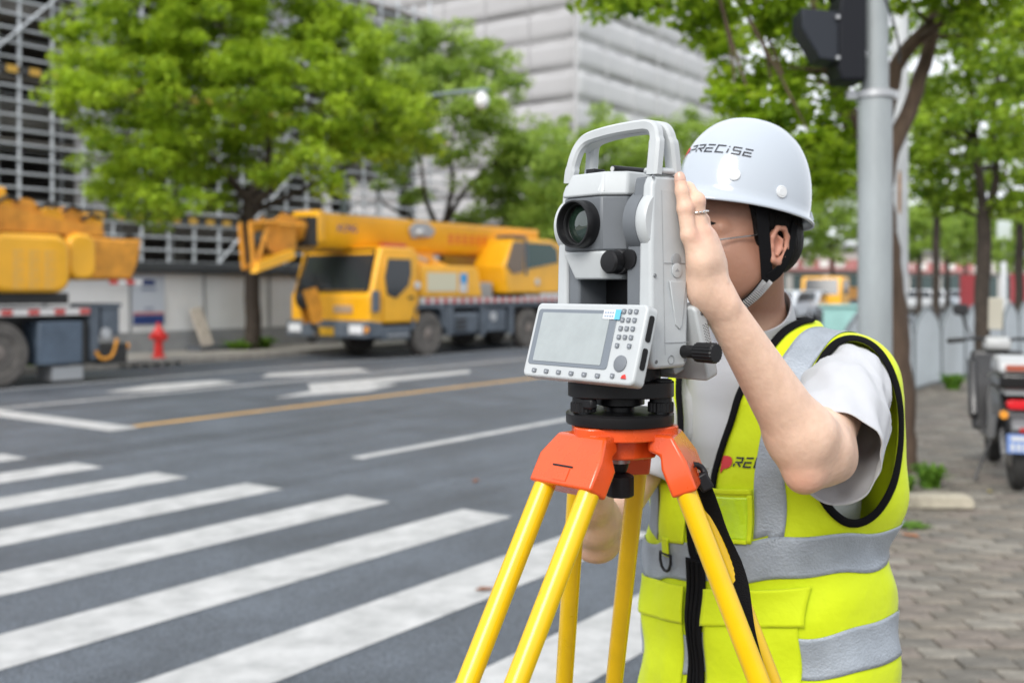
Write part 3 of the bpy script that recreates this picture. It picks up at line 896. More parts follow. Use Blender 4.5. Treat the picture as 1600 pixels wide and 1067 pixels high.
# ================================================================== street furniture
steel_w = mat('pale_grey_paint', (0.30, 0.33, 0.34), 0.45, var=.14, vscale=4, aniso=(1, 1, .3), rvar=.1, detail=8)
white_p = mat('white_pole_paint', (0.55, 0.57, 0.58), 0.5, var=.08, vscale=5)
rust_m = mat('rust', (0.36, 0.20, 0.10), 0.9, var=.3, vscale=20)
blk = mat('black_plastic', (0.010, 0.010, 0.012), 0.45, spec=.3)
blk_s = mat('signal_black', (0.010, 0.011, 0.015), 0.5, spec=.2)
galv = mat('galvanised', (0.45, 0.46, 0.47), 0.4, metal=.6)
dgrey = mat('dark_grey_metal', (0.075, 0.085, 0.10), 0.5, var=.2, vscale=3)
rubber = mat('tyre_rubber', (0.028, 0.027, 0.026), 0.85, var=.3, vscale=8)
rubber_d = mat('dusty_tyre', (0.115, 0.105, 0.095), 0.9, var=.25, vscale=6)
glass_d = mat('vehicle_glass', (0.03, 0.035, 0.04), 0.07, spec=.5)

# ---- signal pole
YP = 6.5
pb = W(1367, 450, YP); pb.z = PAVE_Z
pole = thing('signal_pole', 'thick pale grey signal pole standing behind the surveyor', 'pole', pb)
M().lathe([(.102, 0), (.102, 2.62), (.100, 2.64), (.082, 2.65), (.082, 4.6)], 32).build('shaft', steel_w, pole, smooth=40)
M().lathe([(.17, 0), (.17, .02), (.11, .03)], 24).build('base_plate', steel_w, pole, smooth=40)
M().lathe([(.108, 2.60), (.116, 2.605), (.116, 2.645), (.086, 2.66)], 32).build('collar', galv, pole, smooth=40)
M().box(-.175, -.10, -.02, .02, 2.60, 2.65).build('clamp_lug', galv, pole)
M().box(.10, .15, -.02, .02, 2.60, 2.65).build('clamp_lug', galv, pole)
M().tube(smooth_path([(.02, -.10, 3.22), (.06, -.10, 3.10), (.10, -.11, 2.95), (.115, -.10, 2.80)], 5), .007, 6).build('cable', blk, pole, smooth=60)
# ---- two signal heads on the left side of the pole
def signal_head(lab, x, z0, h):
    sg = thing('traffic_signal', lab, 'traffic signal', pb + Vector((x, -.02, z0 - PAVE_Z)), 0, 'traffic signals on the pole')
    M().prism([(-.075, .0), (.075, 0), (.075, h), (-.075, h), (-.09, h * .8), (-.09, h * .12)], 'y', -.13, .13).build('housing', blk_s, sg, bevel=.012)
    M().prism([(-.085, h * .22), (-.085, h * .80), (-.31, h * .84), (-.31, h * .62), (-.20, h * .25)], 'y', -.11, .11).build('visor', mat('signal_visor', (.022, .026, .034), .5, spec=.25), sg, bevel=.008)
    for zz in (.25, .72):
        M().cyl((-.10, -.115, h * zz), (-.10, -.14, h * zz), .012, n=10).build('bolt', galv, sg)
    M().box(.075, .125, -.03, .03, h * .3, h * .38).build('bracket', galv, sg)
    return sg
signal_head('lower black traffic signal head with visor on the grey pole', -.175, CAM_H + (450 - 132) / FPX * YP, .52)
signal_head('upper black traffic signal head cut off by the top edge of the picture', -.175, CAM_H + (450 + 8 - 132 + 120) / FPX * YP + .015, .52)
# ---- white pole behind
YQ = 10.5
qb = W(1405, 450, YQ); qb.z = PAVE_Z
wp = thing('white_pole', 'slimmer white pole with a rust streak behind the signal pole', 'pole', qb)
M().lathe([(.085, 0), (.085, 6.0)], 24).build('shaft', white_p, wp, smooth=40)
M().lathe([(.15, 0), (.15, .02), (.09, .03)], 20).build('base_plate', white_p, wp, smooth=40)
g = M(); zr0, zr1 = CAM_H + (450 - 335) / FPX * YQ - PAVE_Z, CAM_H + (450 - 268) / FPX * YQ - PAVE_Z
vs = [(.0862 * math.cos(a), .0862 * math.sin(a), zr0 + (zr1 - zr0) * j / 6 ) for j in range(7) for a in [math.radians(-118 + (5 if j in (0, 6) else 0) + i * (4 if j in (0, 6) else 7)) for i in range(4)]]
g.add(vs, [(j * 4 + i, j * 4 + i + 1, j * 4 + i + 5, j * 4 + i + 4) for j in range(6) for i in range(3)])
g.build('rust_streak', rust_m, wp)
# ---- fence of arched grey panels
fpan = mat('fence_panel', (0.54, 0.59, 0.62), 0.5, var=.08, vscale=1.5)
fedge = mat('fence_frame', (0.15, 0.17, 0.18), 0.5)
FT = 4.05
fence = thing('street_fence', 'grey street fence of pointed arch panels between trees and road', 'fence', RP(0, FT, PAVE_Z), ROAD_ROT)
pw = 1.46
arch = [(.03, .06), (pw - .03, .06), (pw - .03, .80), (pw - .16, .97), (pw * .5 + .22, 1.12), (pw * .5, 1.16), (pw * .5 - .22, 1.12), (.16, .97), (.03, .80)]
pan = M().prism(arch, 'y', -.012, .012).mesh('arch_panel'); pan.materials.append(fpan)
fr = M().tube([(p[0], 0, p[1]) for p in arch], .026, 6, closed=True).mesh('arch_frame', 50); fr.materials.append(fedge)
post = M().cyl((0, 0, 0), (0, 0, .86), .035, n=8).mesh('post', 50); post.materials.append(fedge)
rail = M().box(.03, pw - .03, -.02, .02, .36, .40).mesh('rail'); rail.materials.append(fpan)
for k in range(28):
    x = 12.1 + k * pw
    p_ = link('arch_panel', pan, fence); p_.location = (x, 0, 0)
    f_ = link('arch_frame', fr, p_)
    o = link('fence_post', post, fence); o.location = (x, .0, 0)
# ---- pale kerb stone of the tree pit
stone = mat('pale_kerb_stone', (0.38, 0.345, 0.27), 0.9, var=.25, vscale=6, bump=.5, bscale=40, detail=8)
ks = W(1452, 793, 6.95)
o = M().prism([(-.27, 0), (.27, 0), (.27, .05), (.24, .085), (-.26, .085), (-.27, .06)], 'y', -.07, .07).build('kerb_stone', stone, None, bevel=.012)
o.location = (ks.x, ks.y, PAVE_Z); o.rotation_euler = (0, 0, math.radians(-3))
tag(o, 'pale cream kerb stone lying in front of the green plants', 'kerb stone')
# ---- turquoise cabinet
cb = W(1325, 450, 20); cb.z = 0
cab = thing('utility_cabinet', 'pale turquoise cabinet standing left of the signal pole', 'cabinet', (cb.x, cb.y, 0), ROAD_ROT)
tq = mat('turquoise', (0.28, 0.50, 0.47), .6, var=.1, vscale=3)
M().box(-.4, .4, -.35, .35, .0, 1.20).build('body', tq, cab, bevel=.02)
M().box(-.45, .45, -.40, .40, 1.203, 1.25).build('lid', tq, cab)
M().box(-.408, -.401, -.30, .30, .1, 1.12).build('door', tq, cab)
# ---- street lamp over the far lane
YL = 28.5
lb = W(537, 450, YL); lb.z = .12
lamp = thing('street_lamp', 'grey street lamp arm with white globe reaching out of the trees', 'street lamp', lb)
lz0 = CAM_H + (450 - 205) / FPX * YL - .12
lpm = mat('lamp_grey', (0.22, 0.27, 0.29), .5)
M().tube([(0, 0, 0), (0, 0, lz0)], [.11, .08], 12).build('post', lpm, lamp, smooth=40)
dv = (-V) * 1.0
ptz = lambda px, py, d: Vector((dv.x * d, dv.y * d, CAM_H + (450 - py) / FPX * (YL + dv.y * d) - .12))
arm = smooth_path([Vector((0, 0, lz0 - .25)), ptz(0, 185, .9), ptz(0, 158, 2.3), ptz(0, 146, 3.7), ptz(0, 141, 4.9)], 5)
M().tube(arm, [.075 - .03 * i / (len(arm) - 1) for i in range(len(arm))], 8).build('arm', lpm, lamp, smooth=40)
gc = ptz(0, 157, 4.7)
prof = [(.02, -.22), (.10, -.19), (.16, -.10), (.18, 0), (.15, .10), (.09, .17), (.06, .2)]
M().lathe(prof, 20, Matrix.Translation(gc)).build('globe', mat('lamp_globe', (.8, .8, .8), .3), lamp, smooth=60)
M().cyl(gc + Vector((0, 0, .19)), gc + Vector((0, 0, .30)), .05, n=10).build('collar', lpm, lamp)
# ---- hydrant
red = mat('hydrant_red', (0.62, 0.025, 0.02), .4, var=.15, vscale=10)
hp = RP(s_at(248, 18.75), 18.75, .12)
hy = thing('fire_hydrant', 'red fire hydrant on the far pavement before the white wall', 'hydrant', hp, ROAD_ROT)
M().lathe([(.14, 0), (.14, .04), (.095, .06), (.085, .36), (.12, .40), (.13, .50), (.10, .58), (.05, .63), (.04, .68)], 16).build('barrel', red, hy, smooth=35)
M().cyl((-.19, 0, .44), (.19, 0, .44), .055, n=12).build('side_outlet', red, hy, smooth=35)
M().cyl((0, 0, .42), (0, -.19, .42), .07, n=12).build('front_outlet', red, hy, smooth=35)
M().box(-.03, .03, -.03, .03, .68, .73).build('operating_nut', red, hy)
# storm drain under it
dr_ = thing('storm_drain', 'concrete storm drain inlet in the kerb below the hydrant', 'drain', RP(s_at(240, 18.2), 18.2, 0), ROAD_ROT)
M().box(-.75, .75, -.13, .0, .07, .135).build('lintel', concrete, dr_)
for k in range(6):
    M().box(-.68 + k * .25, -.60 + k * .25, -.11, -.01, .002, .07).build('bar', kerbm, dr_)
# leaning board and low dark slab by the wall
lbp = RP(s_at(325, 20.1), 20.1, .12)
bd = M().box(-.16, .16, -.025, .025, 0, .92).build('leaning_board', mat('weathered_board', (.48, .43, .37), .8, var=.2, vscale=5), None, bevel=.008)
bd.location = lbp + Vector((0, 0, .10)); bd.rotation_euler = (math.radians(-14), math.radians(-12), ROAD_ROT)
tag(bd, 'pale board leaning against the white site wall', 'board')
sl = M().prism([(-.45, 0), (.55, 0), (.5, .09), (-.42, .10)], 'y', -.3, .22).build('dark_slab', dgrey, None, bevel=.01)
sl.location = lbp; sl.rotation_euler = (0, 0, ROAD_ROT)
tag(sl, 'low dark slab lying under the leaning board', 'slab')
# far street signs
for px, py, Yd, w_, h_, mm, lab in ((1568, 360, 60, .8, 1.1, white_p, 'pale square road sign far behind the twin stemmed tree'),):
    p = W(px, 450, Yd)
    t = thing('road_sign', lab, 'road sign', (p.x, p.y, 0))
    z = CAM_H + (450 - py) / FPX * Yd
    M().cyl((0, 0, 0), (0, 0, z + h_ / 2), .06, n=8).build('post', white_p, t)
    M().box(-w_ / 2, w_ / 2, -.1, -.07, z - h_ / 2, z + h_ / 2).build('plate', mat('sign_pale', (.55, .6, .6), .5), t)
for px, Yd, lab in ((1512, 62, 'tall red banner board standing behind the white cars'), (1592, 58, 'red sign board at the right edge of the picture')):
    p = W(px, 450, Yd)
    t = thing('sign_board', lab, 'sign board', (p.x, p.y, 0))
    M().box(-.45, .45, -.06, .06, .35, 2.35).build('board', mat('board_red', (.36, .05, .06), .6), t)
    for x in (-.35, .35): M().cyl((x, 0, 0), (x, 0, .36), .04, n=6).build('leg', galv, t)
p = W(1568, 450, 48); t = thing('white_post', 'short white post beyond the fence right of the twin stemmed tree', 'post', (p.x, p.y, 0))
M().lathe([(.14, 0), (.14, 1.0), (.12, 2.7), (.08, 2.75)], 12).build('shaft', white_p, t, smooth=40)

# ================================================================== far cars
def make_car(label, p, rot, colr, name='parked_car', group='far parked cars'):
    t = thing(name, label, 'car', (p.x, p.y, 0), rot, group)
    cm = mat('car_paint_' + '_'.join('%d' % (c * 100) for c in colr), colr, .25, coat=.6)
    side = [(-2.15, .35), (2.1, .35), (2.15, .62), (2.05, .80), (1.15, .92), (.55, 1.36), (.1, 1.45), (-.9, 1.44), (-1.55, 1.02), (-2.05, .95), (-2.18, .7)]
    body = M().prism(side, 'y', -.86, .86).build('body', cm, t, bevel=.08, seg=3)
    for s in (-1, 1):
        M().prism([(-1.40, 1.0), (1.0, .95), (.5, 1.32), (.08, 1.39), (-.88, 1.38)], 'y', s * .862, s * .872).build('side_window', glass_d, t)
    wsf = M().add([(1.13, -.72, .95), (1.13, .72, .95), (.60, .62, 1.35), (.60, -.62, 1.35)], [(0, 1, 2, 3)]).build('windscreen', glass_d, t)
    wsf.location = (.02, 0, .02)
    wsr = M().add([(-1.5, -.7, 1.06), (-1.5, .7, 1.06), (-.98, .62, 1.42), (-.98, -.62, 1.42)], [(3, 2, 1, 0)]).build('rear_window', glass_d, t)
    wsr.location = (-.03, 0, .02)
    for x in (-1.3, 1.3):
        for s in (-1, 1):
            w_ = M().cyl((x, s * .70, .33), (x, s * .88, .33), .33, n=20).build('wheel', rubber, t, smooth=40)
            M().cyl((x, s * .882, .33), (x, s * .89, .33), .20, n=14).build('rim', galv, w_)
    for s in (-1, 1):
        M().box(2.06, 2.165, s * .55 - .16, s * .55 + .16, .62, .76).build('headlight', mat('headlight', (.8, .82, .85), .1), t)
        M().box(-2.19, -2.08, s * .6 - .14, s * .6 + .14, .74, .90).build('tail_light', mat('tail_light', (.4, .02, .02), .2), t)
    return t
for px, Yd, rot, c, lab in ((1432, 66, -100, (.75, .76, .78), 'white far car nearest the white pole'), (1452, 70, -100, (.72, .74, .76), 'white far car second from the white pole'),
                       (1474, 74, -100, (.78, .78, .8), 'white far car third from the white pole'), (1494, 72, -95, (.35, .40, .45), 'grey blue far car at the right end of the row'),
                       (1222, 46, -120, (.62, .65, .68), 'silver far car seen just right of the striped chin strap'), (1258, 50, -118, (.42, .45, .48), 'grey far car in front of the orange lorry')):
    make_car(lab, W(px, 450, Yd), math.radians(rot), c)
# far orange lorry
p = W(1296, 450, 52)
orange = mat('crane_orange', (0.86, 0.42, 0.010), .35, coat=.25, var=.10, vscale=1.2, rvar=.1)
orange_d = mat('crane_orange_worn', (0.64, 0.27, 0.022), .55, var=.2, vscale=5)
lo = thing('far_lorry', 'small orange lorry far down the street beside grey cars', 'lorry', (p.x, p.y, 0), math.radians(-118))
M().prism([(0.0, .5), (2.0, .5), (2.0, 1.2), (1.75, 2.1), (0, 2.1)], 'y', -.95, .95).build('cab', orange, lo, bevel=.06)
M().add([(2.01, -.8, 1.25), (2.01, .8, 1.25), (1.79, .75, 2.0), (1.79, -.75, 2.0)], [(0, 1, 2, 3)]).build('windscreen', glass_d, lo)
for s in (-1, 1): M().box(.4, 1.5, s * .955 - .004, s * .955 + .004, 1.25, 1.9).build('side_window', glass_d, lo)
M().box(-3.2, -.1, -.95, .95, .8, 1.0).build('bed', dgrey, lo)
M().box(-3.2, -.3, -.9, .9, 1.0, 1.6).build('cargo', orange_d, lo)
for x in (1.1, -2.2):
    for s in (-1, 1): M().cyl((x, s * .65, .45), (x, s * .93, .45), .45, n=18).build('wheel', rubber, lo, smooth=40)
M().box(1.95, 2.1, -.9, .9, .45, .75).build('bumper', dgrey, lo)
# ================================================================== truck cranes
band_r = mat('reflective_red', (0.50, 0.06, 0.05), .4)
band_w = mat('reflective_white', (0.62, 0.60, 0.58), .4)
cream = mat('cream_label', (0.62, 0.58, 0.42), .5)
lblue = mat('label_blue', (0.04, 0.30, 0.62), .5)
grease = mat('greasy_black', (0.02, 0.019, 0.018), .5, var=.3, vscale=5)
chass = mat('chassis_slate', (0.095, 0.115, 0.14), .5, var=.2, vscale=2)
hub_m = mat('wheel_hub', (0.20, 0.17, 0.15), .8, var=.25, vscale=10)

def wheel(parent, x, y0, y1, r, name='wheel'):
    """wheel with axle along local y, outer face at y0"""
    s = 1 if y1 > y0 else -1
    w_ = bpy.data.objects.new(name, None); COL.objects.link(w_); w_.parent = parent; w_.location = (x, y0, r)
    L = abs(y1 - y0)
    prof = [(r * .58, 0.02), (r * .62, 0.0), (r * .90, 0.0), (r * .97, .035), (r, .07), (r, L - .07), (r * .97, L - .03), (r * .9, L), (r * .58, L)]
    R_ = Matrix.Rotation(-PI / 2 * s, 4, 'X')
    M().lathe(prof, 36, R_).build('tyre', rubber_d, w_, smooth=35)
    M().lathe([(r * .56, .05), (r * .59, .03), (r * .585, .10), (r * .34, .13), (r * .30, .05), (r * .24, .01), (r * .12, -.01), (.01, -.015)][::-1][::-1], 24, R_, cap=False).build('rim', hub_m, w_, smooth=35)
    for k in range(8):
        a = k * PI / 4
        M().cyl((r * .42 * math.cos(a), s * .07, r * .42 * math.sin(a)), (r * .42 * math.cos(a), s * .115, r * .42 * math.sin(a)), .018, n=6).build('lug_nut', hub_m, w_)
    return w_

def striped(parent, x0, x1, y, z0, z1, step=.30, name='reflective_band'):
    k = 0; x = x0
    while x < x1 - .02:
        M().box(x, min(x + step - .004, x1), y - .012, y, z0, z1).build(name, band_r if k % 2 else band_w, parent)
        x += step; k += 1

def text_mesh(txt, size):
    cu = bpy.data.curves.new('letters', 'FONT')
    cu.body = txt; cu.size = size; cu.extrude = .004; cu.align_x = 'CENTER'; cu.align_y = 'CENTER'
    ob = bpy.data.objects.new('tmp', cu); COL.objects.link(ob)
    dg = bpy.context.evaluated_depsgraph_get()
    me = bpy.data.meshes.new_from_object(ob.evaluated_get(dg))
    bpy.data.objects.remove(ob)
    return me

# ------------------------------------------------------------------ crane beside the big tree, facing left
T0 = 15.75
cr = thing('truck_crane', 'orange truck crane with long boom, parked behind the measuring instrument', 'truck crane', RP(16.55, T0, 0), ROAD_ROT, 'orange truck cranes along the far kerb')
# local: x rearwards, y away from us, z up
WD = 2.45
cabp = [(0.0, .78), (1.62, .78), (1.62, 2.30), (1.45, 2.46), (.38, 2.46), (.10, 1.52), (0.0, 1.40)]
M().prism(cabp, 'y', 0.0, WD).build('cab', orange, cr, bevel=.05, seg=3)
# windscreen on the sloping front
ws = M().add([(.105, .16, 1.50), (.105, WD - .16, 1.50), (.375, WD - .20, 2.36), (.375, .20, 2.36)], [(3, 2, 1, 0)]).build('windscreen', glass_d, cr)
ws.location = (-.022, 0, .006)
g = M()
for a, b in (((.10, .12, 1.47), (.10, WD - .12, 1.47)), ((.385, .16, 2.40), (.385, WD - .16, 2.40)), ((.10, .12, 1.47), (.385, .16, 2.40)), ((.10, WD - .12, 1.47), (.385, WD - .16, 2.40))):
    g.cyl(Vector(a) + Vector((-.03, 0, 0)), Vector(b) + Vector((-.03, 0, 0)), .03, n=6)
g.build('windscreen_seal', blk, cr)
for y in (.7, 1.6):
    M().cyl((.07, y, 1.5), (.19, y + .35, 1.85), .012, n=5).build('wiper', blk, cr)
# door with its window
M().prism([(.42, .82), (1.30, .82), (1.42, .95), (1.42, 2.30), (.50, 2.30), (.36, 1.75)], 'y', -.025, -.002).build('door', orange, cr, bevel=.012)
M().prism([(.52, 1.42), (.80, 1.33), (1.22, 1.62), (1.30, 1.85), (1.30, 2.20), (.56, 2.20), (.45, 1.80)], 'y', -.040, -.027).build('door_window', glass_d, cr)
M().box(1.22, 1.40, -.05, -.027, 1.32, 1.37).build('door_handle', blk, cr)
M().cyl((1.52, -.06, 1.62), (1.52, -.03, 1.62), .09, n=14).build('round_mark', white_p, cr)
# bumper, lamps, plate
M().prism([(-.12, .48), (.40, .48), (.40, .80), (-.02, .86), (-.12, .80)], 'y', -.02, WD + .02).build('bumper', chass, cr, bevel=.03)
for y in (.28, WD - .28):
    h_ = M().box(-.145, -.122, y - .2, y + .2, .58, .76).build('headlight', mat('lamp_glass', (.70, .72, .74), .12), cr, bevel=.01)
    M().box(-.14, -.122, y - .23, y + .23, .555, .575).build('lamp_trim', galv, h_)
M().cyl((-.14, -.01, .66), (-.09, -.03, .66), .07, n=10).build('indicator', mat('amber', (.75, .3, .03), .3), cr)
M().box(-.15, -.122, .95, 1.50, .52, .70).build('number_plate', mat('plate_yellow', (.75, .42, .02), .5), cr)
M().box(-.03, -.002, .5, 1.05, 1.02, 1.18).build('front_emblem', mat('emblem_grey', (.42, .30, .20), .5), cr)
M().box(.40, 1.3, -.02, .25, .42, .72).build('step', chass, cr, bevel=.02)
M().box(.55, 1.2, -.06, .1, .50, .54).build('step_tread', galv, cr)
M().box(.05, .22, -.10, -.02, 1.05, 1.50).build('grab_panel', chass, cr)
# mudguard, chassis, deck
M().prism([(1.34, .62), (1.38, 1.0), (1.55, 1.20), (2.4, 1.20), (2.58, 1.0), (2.62, .62), (2.52, .62), (2.48, .98), (2.32, 1.10), (1.66, 1.10), (1.50, .98), (1.46, .62)], 'y', .0, .55).build('mudguard', chass, cr)
M().box(1.62, 9.6, .50, WD - .5, .65, 1.10).build('chassis', grease, cr)
M().box(1.62, 9.6, .02, WD - .02, 1.10, 1.20).build('deck', chass, cr)
striped(cr, 1.68, 9.4, -.002, 1.21, 1.32, .16)
M().box(1.66, 9.5, .0, .06, 1.205, 1.33).build('deck_edge', galv, cr)
M().box(2.64, 2.86, -.01, .55, .45, 1.10).build('ladder_box', chass, cr, bevel=.02)
M().box(2.92, 3.9, .02, .5, .45, .98).build('fuel_tank', chass, cr, bevel=.08, seg=3)
for k in range(3): M().box(2.98, 3.35, -.005, .018, .55 + k * .11, .61 + k * .11).build('tank_slat', grease, cr)
M().box(4.15, 5.0, .03, .5, .48, 1.04).build('tool_box', chass, cr, bevel=.03)
M().cyl((4.45, .0, .85), (4.45, .05, .85), .12, n=14).build('air_tank', mat('tank_pale', (.42, .43, .44), .5), cr)
for x in (3.95, 5.15): M().box(x, x + .14, .0, .3, .40, 1.1).build('outrigger_post', chass, cr)
for x in (2.0, 6.05, 7.45):
    wheel(cr, x, .03, .35, .51); wheel(cr, x, WD - .03, WD - .35, .51)
# engine cover with label
M().prism([(1.72, 1.34), (4.05, 1.34), (3.90, 2.0), (3.75, 2.08), (1.72, 2.08)], 'y', .05, 1.0).build('engine_cover', orange, cr, bevel=.04)
M().box(1.95, 3.02, .025, .046, 1.48, 1.92).build('cream_panel', cream, cr)
M().box(3.14, 3.42, .025, .046, 1.46, 1.92).build('white_label', white_p, cr)
M().box(3.16, 3.40, .018, .023, 1.68, 1.90).build('blue_mark', lblue, cr)
M().box(4.15, 4.8, .3, 1.0, 1.2, 1.7).build('hydraulic_box', mat('box_pale', (.36, .36, .35), .6), cr, bevel=.03)
# boom: rounded box, nested sections
bm0 = thing('tmp', 'x', 'x')
bpy.data.objects.remove(bm0)
def boom_sec(a, b, w, z0, z1):
    c = WD / 2 - .05
    pr = [(c - w, z1), (c + w, z1), (c + w, z0 + .22), (c + w * .72, z0 + .05), (c + w * .3, z0), (c - w * .3, z0), (c - w * .72, z0 + .05), (c - w, z0 + .22)]
    return pr
boom = M().prism(boom_sec(0, 0, .36, 2.38, 3.17), 'x', -.6, 7.6).build('boom', orange, cr, bevel=.025)
M().prism(boom_sec(0, 0, .40, 2.34, 3.22), 'x', -.75, -.55).build('boom_collar', orange, cr, bevel=.02)
for k, (w_, z0, z1, x0, x1) in enumerate(((.30, 2.50, 3.05, -.95, -.75), (.25, 2.54, 3.0, -1.12, -.95), (.20, 2.58, 2.95, -1.3, -1.12))):
    M().prism(boom_sec(0, 0, w_, z0, z1), 'x', x0, x1).build('boom_section', orange_d if k else grease, cr)
M().box(-.96, -.74, .80, 1.6, 2.46, 3.08).build('boom_mouth', grease, cr)
# boom head with sheaves
yc = WD / 2 - .05
for s in (-.24, .24):
    M().prism([(-2.0, 2.35), (-1.75, 2.2), (-1.25, 2.40), (-1.25, 3.05), (-1.6, 3.12), (-2.05, 2.8)], 'y', yc + s - .02, yc + s + .02).build('head_plate', orange_d, cr)
for x, z in ((-1.85, 2.55), (-1.55, 2.95), (-1.5, 2.4)):
    M().cyl((x, yc - .2, z), (x, yc + .2, z), .20, n=18).build('sheave', grease, cr, smooth=40)
# jib lattice folded at the head
for a, b in (((-2.0, yc - .5, 2.9), (-2.6, yc - .4, 2.85)), ((-2.6, yc - .4, 2.85), (-2.5, yc - .4, 1.95)), ((-2.1, yc - .4, 2.9), (-2.45, yc - .4, 2.0)), ((-2.0, yc - .5, 2.85), (-1.2, yc - .5, 2.85)),
             ((-2.5, yc - .4, 1.95), (-1.6, yc - .5, 2.3)), ((-2.5, yc - .1, 1.95), (-1.6, yc - .1, 2.3)), ((-2.6, yc - .1, 2.85), (-2.5, yc - .1, 1.95))):
    M().cyl(a, b, .05, n=6).build('jib_strut', orange_d, cr)
M().prism([(-2.55, 1.86), (-1.55, 2.16), (-1.55, 2.36), (-2.5, 2.06)], 'y', yc - .55, yc - .35).build('jib_foot', orange, cr)
# hook block hanging in front
M().cyl((-1.75, yc, 2.4), (-1.0, yc - .2, 1.55), .015, n=5).cyl((-1.62, yc, 2.4), (-.92, yc - .2, 1.55), .015, n=5).build('hoist_rope', grease, cr)
for s in (-.13, .13):
    M().prism([(-1.12, 1.5), (-.75, 1.58), (-.55, 1.1), (-.62, .82), (-.85, .80)], 'y', yc - .2 + s - .015, yc - .2 + s + .015).build('hook_plate', orange_d, cr)
M().cyl((-.88, yc - .32, 1.35), (-.88, yc - .08, 1.35), .24, n=18).build('hook_sheave', grease, cr, smooth=40)
hk = [(-.72 + .15 * math.cos(a), yc - .2, .58 + .15 * math.sin(a)) for a in [math.radians(90 - 30 * k) for k in range(9)]]
M().tube([(-.72, yc - .2, .85)] + hk, .05, 8).build('hook', grease, cr, smooth=60)
M().tube(smooth_path([(-.7, yc - .2, .55), (-.5, yc, .45), (-.2, yc + .2, .52)], 4), .02, 5).build('sling', grease, cr)
# beacon, camera block, cylinder, upper cab
M().box(1.2, 2.0, .7, 1.3, 2.47, 2.58).build('roof_light_bar', band_r, cr, bevel=.02)
M().lathe([(.13, 0), (.15, .06), (.12, .16), (.05, .2)], 12, Matrix.Translation((2.5, yc - .42, 2.80))).build('beacon', galv, cr, smooth=60)
M().prism([(2.25, 2.72), (2.95, 2.78), (3.1, 2.95), (2.8, 3.12), (2.35, 3.10), (2.15, 2.95)], 'y', yc - .44, yc - .362).build('boom_bracket', mat('bracket_grey', (.34, .35, .37), .5), cr, bevel=.03)
M().prism([(2.3, 2.45), (3.3, 2.45), (3.2, 2.15), (2.8, 2.05)], 'y', yc - .2, yc + .2).build('ram_lug', orange, cr)
M().cyl((3.1, yc - .1, 2.2), (5.3, yc - .1, 1.55), .17, n=16).build('lift_ram', orange, cr, smooth=40)
M().cyl((2.7, yc - .1, 2.3), (3.1, yc - .1, 2.2), .11, n=12).build('ram_rod', galv, cr, smooth=40)
up = M().prism([(5.0, 1.42), (7.9, 1.42), (7.9, 2.62), (7.0, 2.84), (5.25, 2.84), (4.85, 2.1)], 'y', -.02, 1.0).build('upper_cab', orange, cr, bevel=.05)
M().prism([(4.93, 2.12), (5.22, 2.73), (5.74, 2.73), (5.66, 1.98), (5.2, 1.92)], 'y', -.045, -.023).build('cab_front_window', mat('window_brown', (.16, .11, .07), .15), up)
M().prism([(5.84, 2.05), (5.84, 2.73), (6.95, 2.73), (7.25, 2.60), (7.3, 2.25)], 'y', -.045, -.023).build('cab_side_window', mat('window_green', (.02, .06, .05), .1), up)
M().box(5.75, 5.83, -.06, -.023, 1.9, 2.82).build('window_post', chass, up)
M().cyl((6.3, -.05, 1.72), (6.3, -.023, 1.72), .09, n=14).build('round_badge', white_p, up)
M().box(5.2, 5.8, -.05, .5, 2.845, 2.91).build('visor', chass, up)
M().box(5.3, 8.0, 1.0, WD - .1, 1.35, 2.5).build('superstructure', orange, cr, bevel=.05)
M().cyl((6.2, yc, 1.2), (6.2, yc, 1.42), .7, n=20).build('turntable', grease, cr)
# lettering on the boom
me = text_mesh('XCMG', .22); me.materials.append(mat('letter_blue', (.05, .05, .28), .5))
o = link('lettering', me, boom); o.matrix_local = Matrix.Translation((.15, yc - .362, 2.86)) @ Matrix.Rotation(PI / 2, 4, 'X')
for k in range(6):
    x = 3.65 + k * .28
    for q in range(3):
        M().box(x, x + .2, yc - .366, yc - .361, 2.66 + q * .09, 2.70 + q * .09).build('lettering_stroke', mat('letter_red', (.70, .12, .03), .5), boom)
    M().box(x + .08, x + .12, yc - .369, yc - .3665, 2.64, 2.90).build('lettering_stroke', mat('letter_red', (.70, .12, .03), .5), boom)

# ------------------------------------------------------------------ crane cut off by the left edge; its rear end shows
lc = thing('truck_crane', 'orange truck crane cut off by the left edge, its rear end showing', 'truck crane', RP(10.7, T0 + .2, 0), ROAD_ROT, 'orange truck cranes along the far kerb')
# local: x = 0 at the rear end, negative towards its front (out of the picture)
M().box(-9.5, -.2, .45, WD - .45, .65, 1.10).build('chassis', grease, lc)
M().box(-9.5, -.55, .0, WD, 1.12, 1.24).build('deck', chass, lc)
M().box(-6.0, -.62, -.012, -.002, 1.12, 1.235).build('reflective_band', band_w, lc)
for k in range(12):
    M().box(-.80 - k * .44, -.62 - k * .44, -.018, -.0125, 1.135, 1.22).build('reflective_dash', band_r, lc)
for x in (-2.15, -3.55):
    wheel(lc, x, .03, .42, .53); wheel(lc, x, WD - .03, WD - .42, .53)
M().box(-1.5, -.72, .0, .6, .32, 1.02).build('side_box', mat('box_slate', (.085, .115, .155), .5, var=.2, vscale=2), lc, bevel=.03)
M().box(-.74, -.68, -.02, .7, .3, 1.02).build('box_post', grease, lc)
M().box(-1.25, -.7, .05, .5, .06, .28).build('outrigger_pad', galv, lc)
M().box(-.60, -.42, .02, .22, .35, 1.30).build('outrigger_jack', chass, lc, bevel=.02)
M().box(-.36, -.02, .05, .5, .75, 1.25).build('tail_box', chass, lc, bevel=.02)
M().box(-.60, .0, .02, .6, 1.24, 1.30).build('tail_rail', chass, lc)
